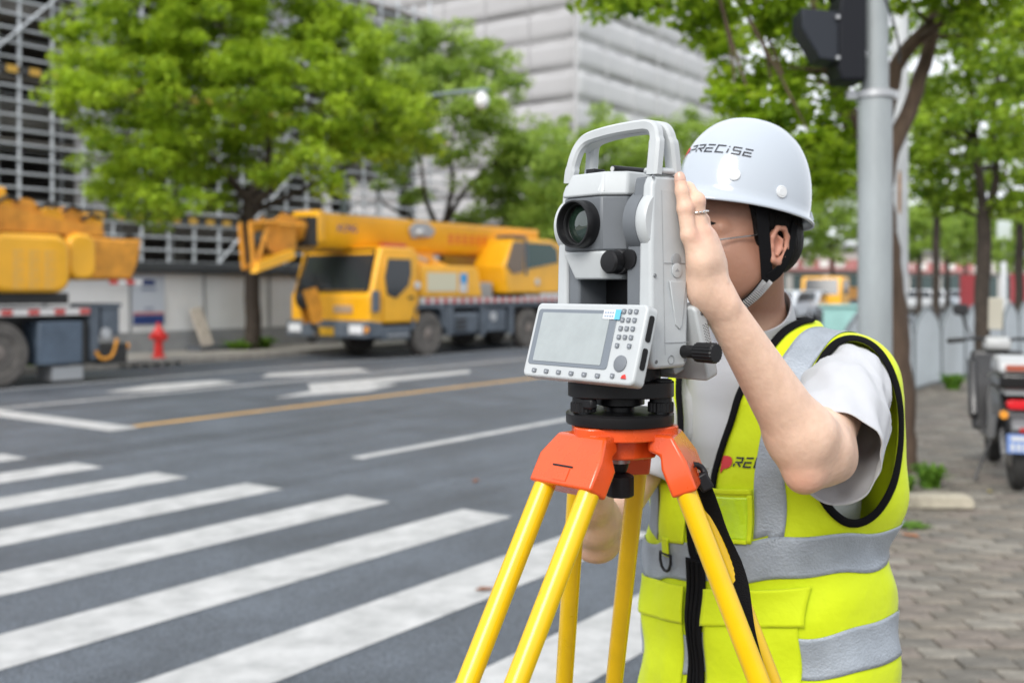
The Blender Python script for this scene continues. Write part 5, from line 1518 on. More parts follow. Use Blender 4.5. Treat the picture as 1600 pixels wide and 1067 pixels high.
# ================================================================== the surveyor
class Field:
    """signed distance grid with smooth unions; its zero surface becomes a mesh"""
    def __init__(s, lo, hi, h):
        s.lo = np.array(lo, np.float32); s.h = h
        s.n = tuple(int(math.ceil((b - a) / h)) + 1 for a, b in zip(lo, hi))
        s.v = np.full(s.n, 0.06, np.float32)
    def sub(s, lo, hi):
        i0 = [max(0, int((a - o) / s.h)) for a, o in zip(lo, s.lo)]
        i1 = [min(n, int((a - o) / s.h) + 2) for a, o, n in zip(hi, s.lo, s.n)]
        if any(b <= a for a, b in zip(i0, i1)): return None
        sl = tuple(slice(a, b) for a, b in zip(i0, i1))
        ax = [s.lo[k] + s.h * np.arange(i0[k], i1[k], dtype=np.float32) for k in range(3)]
        return sl, ax[0][:, None, None], ax[1][None, :, None], ax[2][None, None, :]
    def put(s, fn, lo, hi, k, op='add'):
        m = max(k, 0) + .03
        r = s.sub([a - m for a in lo], [a + m for a in hi])
        if r is None: return s
        sl, x, y, z = r
        d = fn(x, y, z).astype(np.float32)
        v = s.v[sl]
        if op == 'add':
            h = np.maximum(k - np.abs(v - d), 0) / max(k, 1e-6)
            s.v[sl] = np.minimum(v, d) - h * h * k * .25
        else:
            d = -d
            h = np.maximum(k - np.abs(v - d), 0) / max(k, 1e-6)
            s.v[sl] = np.maximum(v, d) + h * h * k * .25
        return s
    def cone(s, a, b, r0, r1, k=.01, op='add'):
        a, b = Vector(a), Vector(b)
        ab = b - a; L2 = max(ab.length_squared, 1e-9)
        def fn(x, y, z):
            px, py, pz = x - a.x, y - a.y, z - a.z
            t = np.clip((px * ab.x + py * ab.y + pz * ab.z) / L2, 0, 1)
            return np.sqrt((px - t * ab.x) ** 2 + (py - t * ab.y) ** 2 + (pz - t * ab.z) ** 2) - (r0 + (r1 - r0) * t)
        R = max(r0, r1)
        return s.put(fn, [min(a[i], b[i]) - R for i in range(3)], [max(a[i], b[i]) + R for i in range(3)], k, op)
    def chain(s, pts, rs, k=.01, op='add'):
        for i in range(len(pts) - 1): s.cone(pts[i], pts[i + 1], rs[i], rs[i + 1], k, op)
        return s
    def ell(s, c, rad, R=None, k=.01, op='add'):
        c = Vector(c); R = R or Matrix.Identity(3); Ri = R.transposed()
        rx, ry, rz = rad; m = max(rad)
        def fn(x, y, z):
            px, py, pz = x - c.x, y - c.y, z - c.z
            lx = Ri[0][0] * px + Ri[0][1] * py + Ri[0][2] * pz
            ly = Ri[1][0] * px + Ri[1][1] * py + Ri[1][2] * pz
            lz = Ri[2][0] * px + Ri[2][1] * py + Ri[2][2] * pz
            k0 = np.sqrt((lx / rx) ** 2 + (ly / ry) ** 2 + (lz / rz) ** 2)
            k1 = np.sqrt((lx / rx ** 2) ** 2 + (ly / ry ** 2) ** 2 + (lz / rz ** 2) ** 2)
            return k0 * (k0 - 1) / np.maximum(k1, 1e-6)
        return s.put(fn, [c[i] - m for i in range(3)], [c[i] + m for i in range(3)], k, op)
    def mesh(s):
        v = s.v; ins_ = v < 0
        nx, ny, nz = v.shape
        c = np.zeros((nx - 1, ny - 1, nz - 1), np.uint8)
        for dx in (0, 1):
            for dy in (0, 1):
                for dz in (0, 1):
                    c += ins_[dx:nx - 1 + dx, dy:ny - 1 + dy, dz:nz - 1 + dz]
        cells = np.argwhere((c > 0) & (c < 8))
        idx = np.full(c.shape, -1, np.int32)
        idx[cells[:, 0], cells[:, 1], cells[:, 2]] = np.arange(len(cells))
        acc = np.zeros((len(cells), 3), np.float64); cnt = np.zeros(len(cells))
        corners = [(a, b, d) for a in (0, 1) for b in (0, 1) for d in (0, 1)]
        for p in corners:
            for ax in range(3):
                if p[ax]: continue
                q = list(p); q[ax] = 1
                va = v[cells[:, 0] + p[0], cells[:, 1] + p[1], cells[:, 2] + p[2]]
                vb = v[cells[:, 0] + q[0], cells[:, 1] + q[1], cells[:, 2] + q[2]]
                m = (va < 0) != (vb < 0)
                t = np.where(m, va / np.where(m, va - vb, 1), 0)
                P = np.tile(np.array(p, float), (len(cells), 1)); P[:, ax] += t
                acc[m] += P[m]; cnt[m] += 1
        pos = s.lo + (cells + acc / cnt[:, None]) * s.h
        quads = []
        for ax in range(3):
            a = [slice(None)] * 3; b = [slice(None)] * 3
            a[ax] = slice(0, -1); b[ax] = slice(1, None)
            A, B = ins_[tuple(a)], ins_[tuple(b)]
            e = np.argwhere(A != B)
            o1, o2 = (ax + 1) % 3, (ax + 2) % 3
            ok = (e[:, o1] > 0) & (e[:, o2] > 0) & (e[:, o1] < v.shape[o1] - 1) & (e[:, o2] < v.shape[o2] - 1)
            e = e[ok]
            st = A[e[:, 0], e[:, 1], e[:, 2]]
            def cell(d1, d2):
                f = e.copy(); f[:, o1] -= d1; f[:, o2] -= d2
                return idx[f[:, 0], f[:, 1], f[:, 2]]
            q = np.stack([cell(1, 1), cell(0, 1), cell(0, 0), cell(1, 0)], 1)
            q[~st] = q[~st][:, ::-1]
            quads.append(q)
        return pos, np.concatenate(quads)

def np_mesh(name, vs, fs, smooth=True):
    me = bpy.data.meshes.new(name)
    vs = np.asarray(vs, np.float32); fs = np.asarray(fs, np.int32)
    k = fs.shape[1]
    me.vertices.add(len(vs)); me.vertices.foreach_set('co', vs.ravel())
    me.loops.add(len(fs) * k); me.loops.foreach_set('vertex_index', fs.ravel())
    me.polygons.add(len(fs)); me.polygons.foreach_set('loop_start', (np.arange(len(fs)) * k).astype(np.int32))
    if smooth: me.polygons.foreach_set('use_smooth', [True] * len(fs))
    me.update(calc_edges=True); me.validate()
    return me

def relax(vs, fs, it=2, lam=.5):
    e = np.concatenate([fs[:, [0, 1]], fs[:, [1, 2]], fs[:, [2, 3]], fs[:, [3, 0]]])
    vs = np.array(vs, float)
    for _ in range(it):
        acc = np.zeros_like(vs); cnt = np.zeros(len(vs))
        np.add.at(acc, e[:, 0], vs[e[:, 1]]); np.add.at(cnt, e[:, 0], 1)
        np.add.at(acc, e[:, 1], vs[e[:, 0]]); np.add.at(cnt, e[:, 1], 1)
        vs = vs + lam * (acc / cnt[:, None] - vs)
    return vs

skin = mat('skin', (0.72, 0.485, 0.36), .5, var=.035, vscale=45, col2=(0.76, 0.525, 0.395), sss=.12, bump=.10, bscale=130, spec=.4)
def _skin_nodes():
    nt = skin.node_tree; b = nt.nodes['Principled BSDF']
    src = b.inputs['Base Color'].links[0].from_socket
    for nm_, colr, amt in (('tan', (0.30, 0.15, 0.098, 1), .95), ('flush', (0.66, 0.27, 0.19, 1), .6)):  # first mix darkens the face: tanning plus painted helmet shade
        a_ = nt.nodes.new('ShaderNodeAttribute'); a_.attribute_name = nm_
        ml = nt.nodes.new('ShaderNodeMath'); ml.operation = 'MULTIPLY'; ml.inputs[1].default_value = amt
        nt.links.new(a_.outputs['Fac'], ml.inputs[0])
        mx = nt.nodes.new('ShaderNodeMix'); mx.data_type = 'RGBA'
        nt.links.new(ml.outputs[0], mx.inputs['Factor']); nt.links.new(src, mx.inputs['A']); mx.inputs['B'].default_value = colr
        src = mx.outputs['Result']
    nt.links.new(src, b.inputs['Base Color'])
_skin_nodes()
cloth_w = mat('white_cotton', (0.53, 0.54, 0.565), .9, bump=.22, bscale=700, sheen=.15)
lime = mat('lime_fabric', (0.65, 0.78, 0.0), .75, bump=.95, bscale=9, var=.03, vscale=9, sheen=.1)
silver = mat('reflective_tape', (0.35, 0.39, 0.44), .40, metal=.15, bump=.25, bscale=240, var=.10, vscale=22)
pipe_k = mat('black_piping', (0.006, 0.006, 0.007), .9, spec=.12)
hairm = mat('black_hair', (0.006, 0.005, 0.005), .55, spec=.18, bump=.8, bscale=260, aniso=(1, 1, .12))
helm = mat('helmet_shell', (0.44, 0.485, 0.54), .16, coat=.7, spec=.5)

psn = thing('person', 'surveyor in white helmet and lime safety vest leaning to the instrument', 'person', (0.50, 1.99, PAVE_Z))
PO = Vector((0.50, 1.99, PAVE_Z))
def under(o, parent=None):
    """mesh built in world space -> child of the person"""
    o.data.transform(Matrix.Translation(-PO)); o.parent = parent or psn
    return o

# ---------------- pose
PHI = math.radians(52)
TF = Vector((-math.sin(PHI), -math.cos(PHI), 0)); TL = Vector((math.cos(PHI), -math.sin(PHI), 0))
SHL, ELL, WRL = W(1322, 590, 1.84), W(1280, 700, 1.52), W(1119, 466, 1.41)
SHR, ELR, WRR = Vector((.365, 2.045, 1.395)), W(934, 836, 1.87), W(914, 742, 1.68)
NECK = Vector((.434, 1.905, 1.500))
TC = Vector((.467, 1.955, 0))
PSI = math.radians(67)
HF = Vector((-math.sin(PSI), -math.cos(PSI), 0)); HL = Vector((math.cos(PSI), -math.sin(PSI), 0)); HU = Vector((0, 0, 1))
HC = Vector((.390, 1.83, 1.645))
HR = Matrix((HF, HL, HU)).transposed()          # columns: forward, left, up
HR = HR @ Matrix.Rotation(math.radians(4), 3, 'Y')
def HP(x, y, z): return HC + HR @ Vector((x, y, z))

# ---------------- torso sections (height, half width, half depth), shared by body, shirt and vest
def torso_fn(secs, p=2.25, fold=0.0, lean=0.03, seed=1.0):
    zs = [q[0] for q in secs]; A = [q[1] for q in secs]; B = [q[2] for q in secs]
    def fn(x, y, z):
        zz = np.clip(z, zs[0], zs[-1])
        a = np.interp(zz.ravel(), zs, A).reshape(zz.shape).astype(np.float32)
        b = np.interp(zz.ravel(), zs, B).reshape(zz.shape).astype(np.float32)
        sh = (zz - 1.0) * lean
        dx, dy = x - (TC.x + TF.x * sh), y - (TC.y + TF.y * sh)
        u = dx * TL.x + dy * TL.y; w = dx * TF.x + dy * TF.y
        r = ((np.abs(u) / a) ** p + (np.abs(w) / b) ** p) ** (1 / p)
        d = (r - 1) * np.minimum(a, b)
        if fold:
            d = d + fold * (np.sin(u * 34 + z * 21 + seed) * .5 + np.sin(z * 46 - u * 17 + 2.1 * np.sin(u * 13) + seed * 2) * .55 + np.sin(u * 71 + w * 40 + z * 9) * .28 + .9 * np.sin(u * 22 + 1.7 * np.sin(z * 9)) * np.clip(1.2 - z, 0, .4))
        cap = np.maximum(z - zs[-1], zs[0] - z)
        return np.maximum(d, cap)
    return fn
BOX = ([TC.x - .36, TC.y - .36, .55], [TC.x + .36, TC.y + .36, 1.56])

# ---------------- body: one continuous figure
# left arm and hand, fine grid
fa = Field((.16, 1.36, 1.20), (.70, 1.95, 1.76), .0024)
def arm(f, S, E, Wr, k=.02):
    f.cone(S, E, .050, .040, k)
    ax = (Wr - E)
    f.cone(E, E + ax * .28, .038, .0425, k)
    f.cone(E + ax * .28, E + ax * .62, .0425, .0345, k)
    f.cone(E + ax * .62, Wr, .0345, .0255, k)
FE = W(1251, 681, 1.488)
fa.cone(SHL, ELL, .050, .043, .02)
fa.cone(FE, WRL, .0455, .0250, .012)
fa.cone(FE, ELL, .045, .043, .02)
fa.cone(FE, W(1257, 728, 1.485), .044, .028, .02)
fa.ell(W(1254, 745, 1.485), (.017, .017, .019), k=.024)
fa.cone(W(1300, 718, 1.55), W(1258, 742, 1.49), .036, .020, .024)
# wrist is flatter than round; two tendons and the ulna head
IO = Vector((math.cos(IA), -math.sin(IA), 0)); IB = Vector((math.sin(IA), math.cos(IA), 0))
fa.ell(W(1114, 460, 1.408), (.020, .028, .028), Matrix((IO, IB, HU)).transposed(), k=.018)
fa.ell(W(1138, 478, 1.40), (.009, .009, .012), k=.014)
fa.ell(W(1088, 442, 1.40), (.011, .011, .024), k=.018)
def I2W(o, b, py):
    """point on the instrument's flank: o out of it, b along it to the back (metres), at photo height py"""
    p = Vector((IC.x, IC.y, 0)) + IO * o + IB * b
    return Vector((p.x, p.y, CAM_H - (py - 450) / FPX * p.y))
HO_ = Vector((.835, -.55, 0)); HB_ = Vector((.55, .835, 0)); HMX = Matrix((HO_, HB_, HU)).transposed()
P0_ = I2W(.1085, .017, 366)
def HD(d, o, py):
    """point of the hand: d across the knuckles from the little finger, o out of the back of the hand"""
    p = P0_ + HB_ * d + HO_ * o
    return Vector((p.x, p.y, CAM_H - (py - 450) / FPX * p.y))
MCP = {'little': HD(0, 0, 368), 'ring': HD(.021, .006, 362), 'middle': HD(.037, .005, 374), 'index': HD(.050, .000, 384)}
rad = {'little': .0102, 'ring': .0114, 'middle': .0116, 'index': .0114}
for nme, p in MCP.items():
    st = W(1108, 458, 1.405) + HB_ * ({'little': -.012, 'ring': 0.002, 'middle': .008, 'index': .014}[nme]) + HU * .006
    fa.chain([st, (st + p) / 2 + HO_ * .004, p], [.0155, .0138, rad[nme] + .0006], .013)
fa.ell((W(1108, 458, 1.405) + MCP['ring']) / 2 + HB_ * .008, (.016, .030, .045), HMX, k=.018)
fa.ell(W(1106, 440, 1.405) + HB_ * .008 - HO_ * .006, (.016, .028, .032), HMX, k=.018)
FING = {
    'little': [MCP['little'], HD(-.002, -.005, 326), HD(-.003, -.0085, 299), HD(-.003, -.0115, 277)],
    'ring': [MCP['ring'], HD(.016, .003, 314), HD(.028, -.014, 296), HD(.034, -.034, 294)],
    'middle': [MCP['middle'], HD(.037, .000, 346), HD(.044, -.018, 330), HD(.046, -.038, 328)],
    'index': [MCP['index'], HD(.053, -.006, 362), HD(.056, -.024, 346), HD(.055, -.042, 346)]}
for nme, p in FING.items():
    r = rad[nme]
    fa.chain(p, [r + .0006, r * .95, r * .86, r * .74], .004)
    fa.ell(p[1] + HO_ * .0012, (r * 1.03, r * 1.03, r * 1.05), k=.004)
fa.chain([W(1106, 446, 1.405) + HB_ * .016, HD(.055, -.026, 425), HD(.066, -.044, 395), HD(.062, -.058, 372)], [.014, .0125, .011, .0095], .012)
# faint knuckle dimples and tendon lines
for nme in ('ring', 'middle', 'index'):
    fa.cone(W(1112, 440, 1.405) + HO_ * .016, MCP[nme] + HO_ * .0098, .0026, .003, .008)
# nail on the little finger
va, qa = fa.mesh(); va = relax(va, qa, 2, .4)
vr_ = relax(va, qa, 40, .5); wz_ = np.clip((1.525 - va[:, 2]) / .05, 0, 1)[:, None]; va = va * (1 - wz_) + vr_ * wz_

# head and neck
fh = Field((.22, 1.62, 1.38), (.66, 2.10, 1.82), .0024)
def hell(c, r, rot=None, **kw): fh.ell(HP(*c), r, HR @ rot if rot else HR, **kw)
hell((-.012, 0, .036), (.098, .077, .094))
hell((.030, 0, -.032), (.064, .061, .086), k=.03)
for s in (-1, 1):
    fh.cone(HP(-.010, s * .056, -.052), HP(.060, s * .022, -.104), .024, .020, .03)
    hell((.052, s * .044, -.022), (.030, .024, .026), k=.03)
    hell((.030, s * .050, -.055), (.035, .024, .034), k=.03)
    fh.cone(HP(.080, s * .012, .022), HP(.066, s * .050, .020), .011, .010, .016)
    hell((.096, s * .032, -.002), (.020, .019, .014), k=.012, op='sub')
    hell((.074, s * .032, -.001), (.0145, .0155, .0125), k=.005)
    # ear: plate, rim, inner ridge, lobe
    er = Matrix.Rotation(math.radians(20 * s), 3, 'Z') @ Matrix.Rotation(math.radians(-12), 3, 'Y')
    ec = Vector((-.016, s * .083, -.016))
    def EP(a, b, c): return HP(*(ec + er @ Vector((a, s * c, b))))
    fh.ell(EP(0, 0, -.003), (.017, .0055, .029), HR @ er, k=.006)
    helix = [(.010, -.004, .0), (.012, .012, .002), (.004, .029, .006), (-.010, .030, .009), (-.019, .018, .010), (-.020, .0, .009), (-.015, -.016, .007), (-.004, -.028, .004), (.006, -.026, .002), (.008, -.014, .001)]
    fh.chain([EP(*q) for q in helix], [.0040, .0042, .0048, .0050, .0048, .0044, .0044, .0062, .0052, .004], .003)
    fh.chain([EP(*q) for q in [(.000, .018, .004), (-.009, .010, .006), (-.009, -.004, .006), (-.002, -.015, .005)]], [.003, .0036, .0036, .003], .003)
    fh.ell(EP(.003, -.002, .006), (.0065, .006, .012), HR @ er, k=.003, op='sub')
    fh.ell(EP(-.003, .021, .007), (.008, .004, .004), HR @ er, k=.003, op='sub')
    fh.ell(EP(.010, -.005, .002), (.004, .004, .006), HR @ er, k=.003)
fh.cone(HP(.086, 0, .012), HP(.108, 0, -.028), .0085, .0125, .014)
for s in (-1, 1): hell((.098, s * .012, -.034), (.011, .008, .008), k=.007)
hell((.070, 0, -.105), (.022, .024, .020), k=.02)
hell((.086, 0, -.060), (.014, .026, .010), k=.012)
hell((.084, 0, -.075), (.013, .022, .008), k=.010)
hell((.102, 0, -.0675), (.012, .024, .0016), k=.004, op='sub')
fh.cone(HP(-.030, 0, -.045), NECK, .052, .056, .035)
fh.cone(NECK, NECK + Vector((0.01, .01, -.10)), .056, .062, .02)
vh, qh = fh.mesh(); vh = relax(vh, qh, 2, .4)

# trunk, right arm and legs, coarser
body_secs = [(.80, .155, .11), (1.0, .165, .115), (1.12, .155, .11), (1.28, .175, .115), (1.38, .165, .10), (1.44, .11, .085), (1.50, .055, .055)]
fb = Field((-.02, 1.45, .10), (.86, 2.35, 1.56), .006)
fb.put(torso_fn(body_secs), *BOX, .01)
for S, s in ((SHL, 1), (SHR, -1)): fb.cone(NECK + Vector((0, 0, -.095)), S + Vector((0, 0, -.01)), .05, .048, .03)
arm(fb, SHR, ELR, WRR)
fb.ell(ELR + Vector((-.004, .006, -.016)), (.032, .032, .026), k=.03)
hr = W(918, 712, 1.62)
fb.chain([WRR, (WRR + hr) / 2, hr], [.026, .034, .03], .02)
for i in range(4):
    q = hr + Vector((-.028 + .019 * i, -.004, .012 - .003 * i))
    fb.chain([q, q + Vector((.004, -.034, .016)), q + Vector((.008, -.05, -.006)), q + Vector((.008, -.042, -.026))], [.0105, .0098, .009, .008], .006)
fb.chain([hr + Vector((-.02, .01, -.01)), hr + Vector((-.045, -.02, .0)), hr + Vector((-.04, -.05, .008))], [.015, .012, .010], .01)
fb.cone(SHL, ELL + (SHL - ELL) * .45, .052, .044, .03)
HIP = Vector((TC.x, TC.y, .98))
FT_ = []
for s in (-1, 1):
    hp_ = HIP + TL * (.09 * s); kn = HIP + TL * (.11 * s) + TF * .03 - HU * .42; an = HIP + TL * (.13 * s) - HU * .80 + HU * .02
    an.z = PAVE_Z + .085
    fb.chain([hp_, kn, an], [.085, .055, .04], .03)
    fb.chain([an - TF * .04 - HU * .045, an + TF * .13 - HU * .05], [.035, .032], .03)
    FT_.append((hp_, kn, an))
vb, qb_ = fb.mesh(); vb = relax(vb, qb_, 3, .5)
vs_ = np.concatenate([va, vh, vb]); fs_ = np.concatenate([qa, qh + len(va), qb_ + len(va) + len(vh)])
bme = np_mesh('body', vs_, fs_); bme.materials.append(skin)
# skin tones: face darkened for tanning and the helmet's shade, redder elbow, knuckles, fingertips and ear
tan_shade = np.zeros(len(vs_), np.float32); tan_shade[len(va):len(va) + len(vh)] = 1.0
nk = vs_[:, 2]; tan_shade = tan_shade * np.clip((nk - 1.47) / .05, 0, 1)
red_ = np.zeros(len(vs_), np.float32)
spots_ = [(W(1254, 748, 1.47), .030, .9), (WRL, .03, .2)] + [(MCP[k_] + HO_ * .01, .012, .55) for k_ in MCP] + [(FING[k_][1] + HO_ * .008, .010, .5) for k_ in FING] + [(FING[k_][3], .014, .8) for k_ in FING] + [(HP(-.016, .085, -.016), .035, .7), (ELR + Vector((0, 0, -.04)), .04, .7)]
for c_, r_, w_ in spots_:
    red_ = np.maximum(red_, w_ * np.exp(-((vs_ - np.array(c_)) ** 2).sum(1) / r_ ** 2).astype(np.float32))
for nm_, ar_ in (('tan', tan_shade), ('flush', red_)):
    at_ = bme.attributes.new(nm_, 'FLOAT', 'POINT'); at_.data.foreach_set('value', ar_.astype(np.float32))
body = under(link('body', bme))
# little-finger nail, eyes, brows
nail_m = mat('nail', (.66, .42, .33), .25)
nd = (FING['little'][3] - FING['little'][2]).normalized()
nn_ = (Vector((-.25, -1, .1)) - nd * Vector((-.25, -1, .1)).dot(nd)).normalized(); ns = nd.cross(nn_)
nc = FING['little'][3] + nd * .001
g = M(); vs = []
for i in range(5):
    for j in range(5):
        a = (j - 2) / 2 * .95; t_ = (i - 2.4) * .0026
        rr_ = .0082 - .0006 * max(0, i - 2)
        wfac = 1.0 if i < 4 else .75
        vs.append(nc + nd * t_ + (nn_ * math.cos(a * wfac) + ns * math.sin(a * wfac)) * rr_)
g.add(vs, [(i * 5 + j, i * 5 + j + 1, (i + 1) * 5 + j + 1, (i + 1) * 5 + j) for i in range(4) for j in range(4)])
under(g.build('fingernail', nail_m, smooth=180))
eye_w = mat('eye_white', (.75, .72, .70), .2); eye_k = mat('eye_dark', (.015, .01, .008), .1)
for s in (-1, 1):
    c = HP(.0765, s * .032, -.001)
    under(M().lathe([(.0004, -.0115), (.006, -.0098), (.0115, 0), (.006, .0098), (.0004, .0115)], 16, Matrix.Translation(c)).build('eyeball', eye_w, smooth=180))
    under(M().lathe([(.0052, 0), (.004, .0012), (.0004, .002)], 16, Matrix.Translation(c + HR @ Vector((.0112, 0, 0))) @ (HR @ Matrix.Rotation(PI / 2, 3, 'Y')).to_4x4()).build('iris', eye_k, smooth=180))
    g = M()
    bp = smooth_path([HP(.094, s * .012, .024), HP(.090, s * .030, .031), HP(.074, s * .052, .026)], 4)
    g.tube(bp, [.002, .0035, .004, .0042, .0042, .0040, .0034, .0026, .0015], 6, squash=.6)
    under(g.build('eyebrow', hairm, smooth=60))

# ring on the ring finger
rc = FING['ring'][0].lerp(FING['ring'][1], .62); rd = (FING['ring'][1] - FING['ring'][0]).normalized()
ra = rd.cross(HU).normalized(); rb_ = rd.cross(ra)
silver_m = mat('ring_silver', (.75, .74, .72), .2, metal=1)
rg = under(M().tube([rc + (ra * math.cos(t) + rb_ * math.sin(t)) * .0122 for t in [2 * PI * i / 24 for i in range(24)]], .0019, 8, closed=True, squash=1.0).build('finger_ring', silver_m, smooth=60))
for i in range(5):
    t = math.radians(150 + i * 22)
    c = rc + (ra * math.cos(t) + rb_ * math.sin(t)) * .0139
    o = M().lathe([(.0004, -.0014), (.0017, 0), (.0004, .0014)], 8, Matrix.Translation(c)).build('stone', silver_m, smooth=60)
    under(o, rg)

# ---------------- hair: a cap over the skull, cut at hairline and ears
fx = Field((.22, 1.66, 1.50), (.62, 2.06, 1.84), .0030)
fx.ell(HP(-.016, 0, .036), (.104, .083, .100), HR)
fx.ell(HP(-.060, 0, -.015), (.055, .068, .055), HR, k=.03)
for s in (-1, 1):
    fx.cone(HP(.014, s * .076, .03), HP(.012, s * .0745, -.012), .010, .006, .01)
def cutp(f, c, nv):
    c = HP(*c); nv = (HR @ Vector(nv)).normalized()
    f.put(lambda x, y, z: -((x - c.x) * nv.x + (y - c.y) * nv.y + (z - c.z) * nv.z), f.lo, f.lo + np.array(f.n) * f.h, .004, 'sub')
cutp(fx, (.016, 0, .0), (1, 0, -.12))
cutp(fx, (-.03, 0, -.062), (.25, 0, -1))
for s in (-1, 1):
    fx.ell(HP(-.010, s * .088, -.022), (.022, .024, .034), HR, k=.006, op='sub')
    fx.ell(HP(.026, s * .085, -.04), (.020, .03, .045), HR, k=.006, op='sub')
vx, qx = fx.mesh(); vx = relax(vx, qx, 1, .4)
hm_ = np_mesh('hair', vx, qx); hm_.materials.append(hairm)
under(link('hair', hm_))

# ---------------- white T-shirt
shirt_secs = [(.84, .185, .135), (1.0, .18, .13), (1.15, .178, .128), (1.28, .192, .130), (1.37, .188, .115), (1.425, .135, .095), (1.462, .088, .084), (1.49, .078, .077)]
fs2 = Field((TC.x - .34, TC.y - .34, .84), (TC.x + .34, TC.y + .34, 1.56), .005)
fs2.put(torso_fn(shirt_secs, fold=.0035, seed=.6), *BOX, .01)
for S in (SHL, SHR): fs2.cone(NECK + Vector((0, 0, -.088)), S + Vector((0, 0, -.01)), .064, .060, .05)
v_, q_ = fs2.mesh(); v_ = relax(v_, q_, 2, .5)
def sleeve(S, E, frac, r0, r1, drop, seed, inner=None):
    ax = (E - S).normalized(); L = (E - S).length * frac
    up = (HU - ax * ax.z).normalized(); sd = ax.cross(up)
    n, m = 72, 40
    vs = []
    rr = random.Random(seed); ph = [rr.uniform(0, 6.3) for _ in range(6)]
    for j in range(m + 1):
        t = j / m
        c = S - ax * .015 + ax * ((L + .015) * t) - HU * drop * t * t
        r = r0 + (r1 - r0) * min(1, t * 1.25) + .004 * math.sin(PI * t)
        for i in range(n):
            a = 2 * PI * i / n
            low = max(0, -math.cos(a))
            w_ = .0040 * math.sin(3 * a + 5 * t + ph[0]) * t + .0042 * math.sin(15 * t + 2.6 * math.sin(a + ph[1]) + ph[2]) * (1 - t * .4) + .0036 * (1 - abs(math.sin(11 * t - 1.6 * a + ph[3]))) ** 2 + .0030 * (1 - abs(math.sin(7 * t + 2.1 * a + ph[5]))) ** 3 + .0016 * math.sin(9 * a + 13 * t + ph[4])
            R_ = r * (1 + .16 * low * t) + w_
            slant = .020 * math.cos(a) * t
            vs.append(c + (up * math.cos(a) + sd * math.sin(a)) * R_ + ax * slant)
    fsx = [(j * n + i, j * n + (i + 1) % n, (j + 1) * n + (i + 1) % n, (j + 1) * n + i) for j in range(m) for i in range(n)]
    return vs, fsx
st = M()
for S, E, fr_, r0, r1, dp, sd_ in ((SHL + TL * .014 + HU * .004, ELL, .78, .052, .074, .034, 2), (SHR, ELR, .62, .066, .068, .012, 4)):
    st.add(*sleeve(S, E, fr_, r0, r1, dp, sd_))
sv = np.array([tuple(p) for p in st.v]); sf = np.array(st.f)
tsm = np_mesh('t_shirt', np.concatenate([v_, sv]), np.concatenate([q_, sf[:, ::-1] + len(v_)])); tsm.materials.append(cloth_w)
tshirt = under(link('t_shirt', tsm))
sdm = tshirt.modifiers.new('s', 'SOLIDIFY'); sdm.thickness = .0018
# fine pressed pleats on the shirt front
SBVH = BVHTree.FromPolygons([Vector(p) for p in v_], q_.tolist())
for k in range(12):
    pts = []
    for j in range(14):
        u_ = -.040 + .0072 * k; z_ = 1.135 + .105 * j / 13
        o_ = TC + TL * (u_ + .002 * math.sin(j * .7 + k)) + TF * .5; o_.z = z_
        h_ = SBVH.ray_cast(o_, -TF, 1)
        if h_[0]: pts.append(h_[0] + h_[1] * .0004)
    if len(pts) > 4: under(M().tube(pts, .0014, 5).build('pleat', cloth_w, smooth=60), tshirt)
# collar: a soft standing ring round the neck
g = M(); vs = []; n = 48
nax = (HP(-.03, 0, -.05) - NECK).normalized(); na = (TF - nax * nax.dot(TF)).normalized(); nb_ = nax.cross(na)
for j, (h_, r_) in enumerate(((-.035, .082), (-.008, .0775), (.018, .0720), (.032, .0690), (.032, .0660), (.008, .066))):
    for i in range(n):
        a = 2 * PI * i / n
        vs.append(NECK + nax * (h_ + .012 * -math.cos(a) - .004) + (na * math.cos(a) + nb_ * math.sin(a)) * (r_ + .0012 * math.sin(5 * a)))
g.add(vs, [(j * n + i, j * n + (i + 1) % n, (j + 1) * n + (i + 1) % n, (j + 1) * n + i) for j in range(5) for i in range(n)])
under(g.build('collar', cloth_w, smooth=60), tshirt)

# ---------------- trousers and shoes (below the picture's edge)
ft = Field((.0, 1.55, .13), (.95, 2.35, 1.06), .008)
ft.put(torso_fn([(.84, .172, .128), (1.04, .176, .126)]), [TC.x - .3, TC.y - .3, .8], [TC.x + .3, TC.y + .3, 1.05], .01)
for hp_, kn, an in FT_:
    ft.chain([hp_, kn, an + HU * .0], [.102, .078, .066], .04)
v_, q_ = ft.mesh(); v_ = relax(v_, q_, 2, .5)
tm = np_mesh('trousers', v_, q_); tm.materials.append(mat('dark_trousers', (.03, .033, .045), .85, bump=.3, bscale=300)); under(link('trousers', tm))
for hp_, kn, an in FT_:
    fz = Field(tuple(an - Vector((.25, .25, .2))), tuple(an + Vector((.25, .25, .12))), .006)
    fz.chain([an - TF * .045 - HU * .040, an + TF * .06 - HU * .035, an + TF * .16 - HU * .05], [.047, .045, .036], .03)
    fz.cone(an - HU * .02, an + HU * .03, .05, .052, .03)
    fz.put(lambda x, y, z: z - (PAVE_Z + .002) + 0 * x + 0 * y, fz.lo, fz.lo + np.array(fz.n) * fz.h, .004, 'sub')
    v_, q_ = fz.mesh(); sm = np_mesh('shoe', relax(v_, q_, 1), q_); sm.materials.append(mat('black_shoe', (.02, .02, .022), .5)); under(link('shoe', sm))

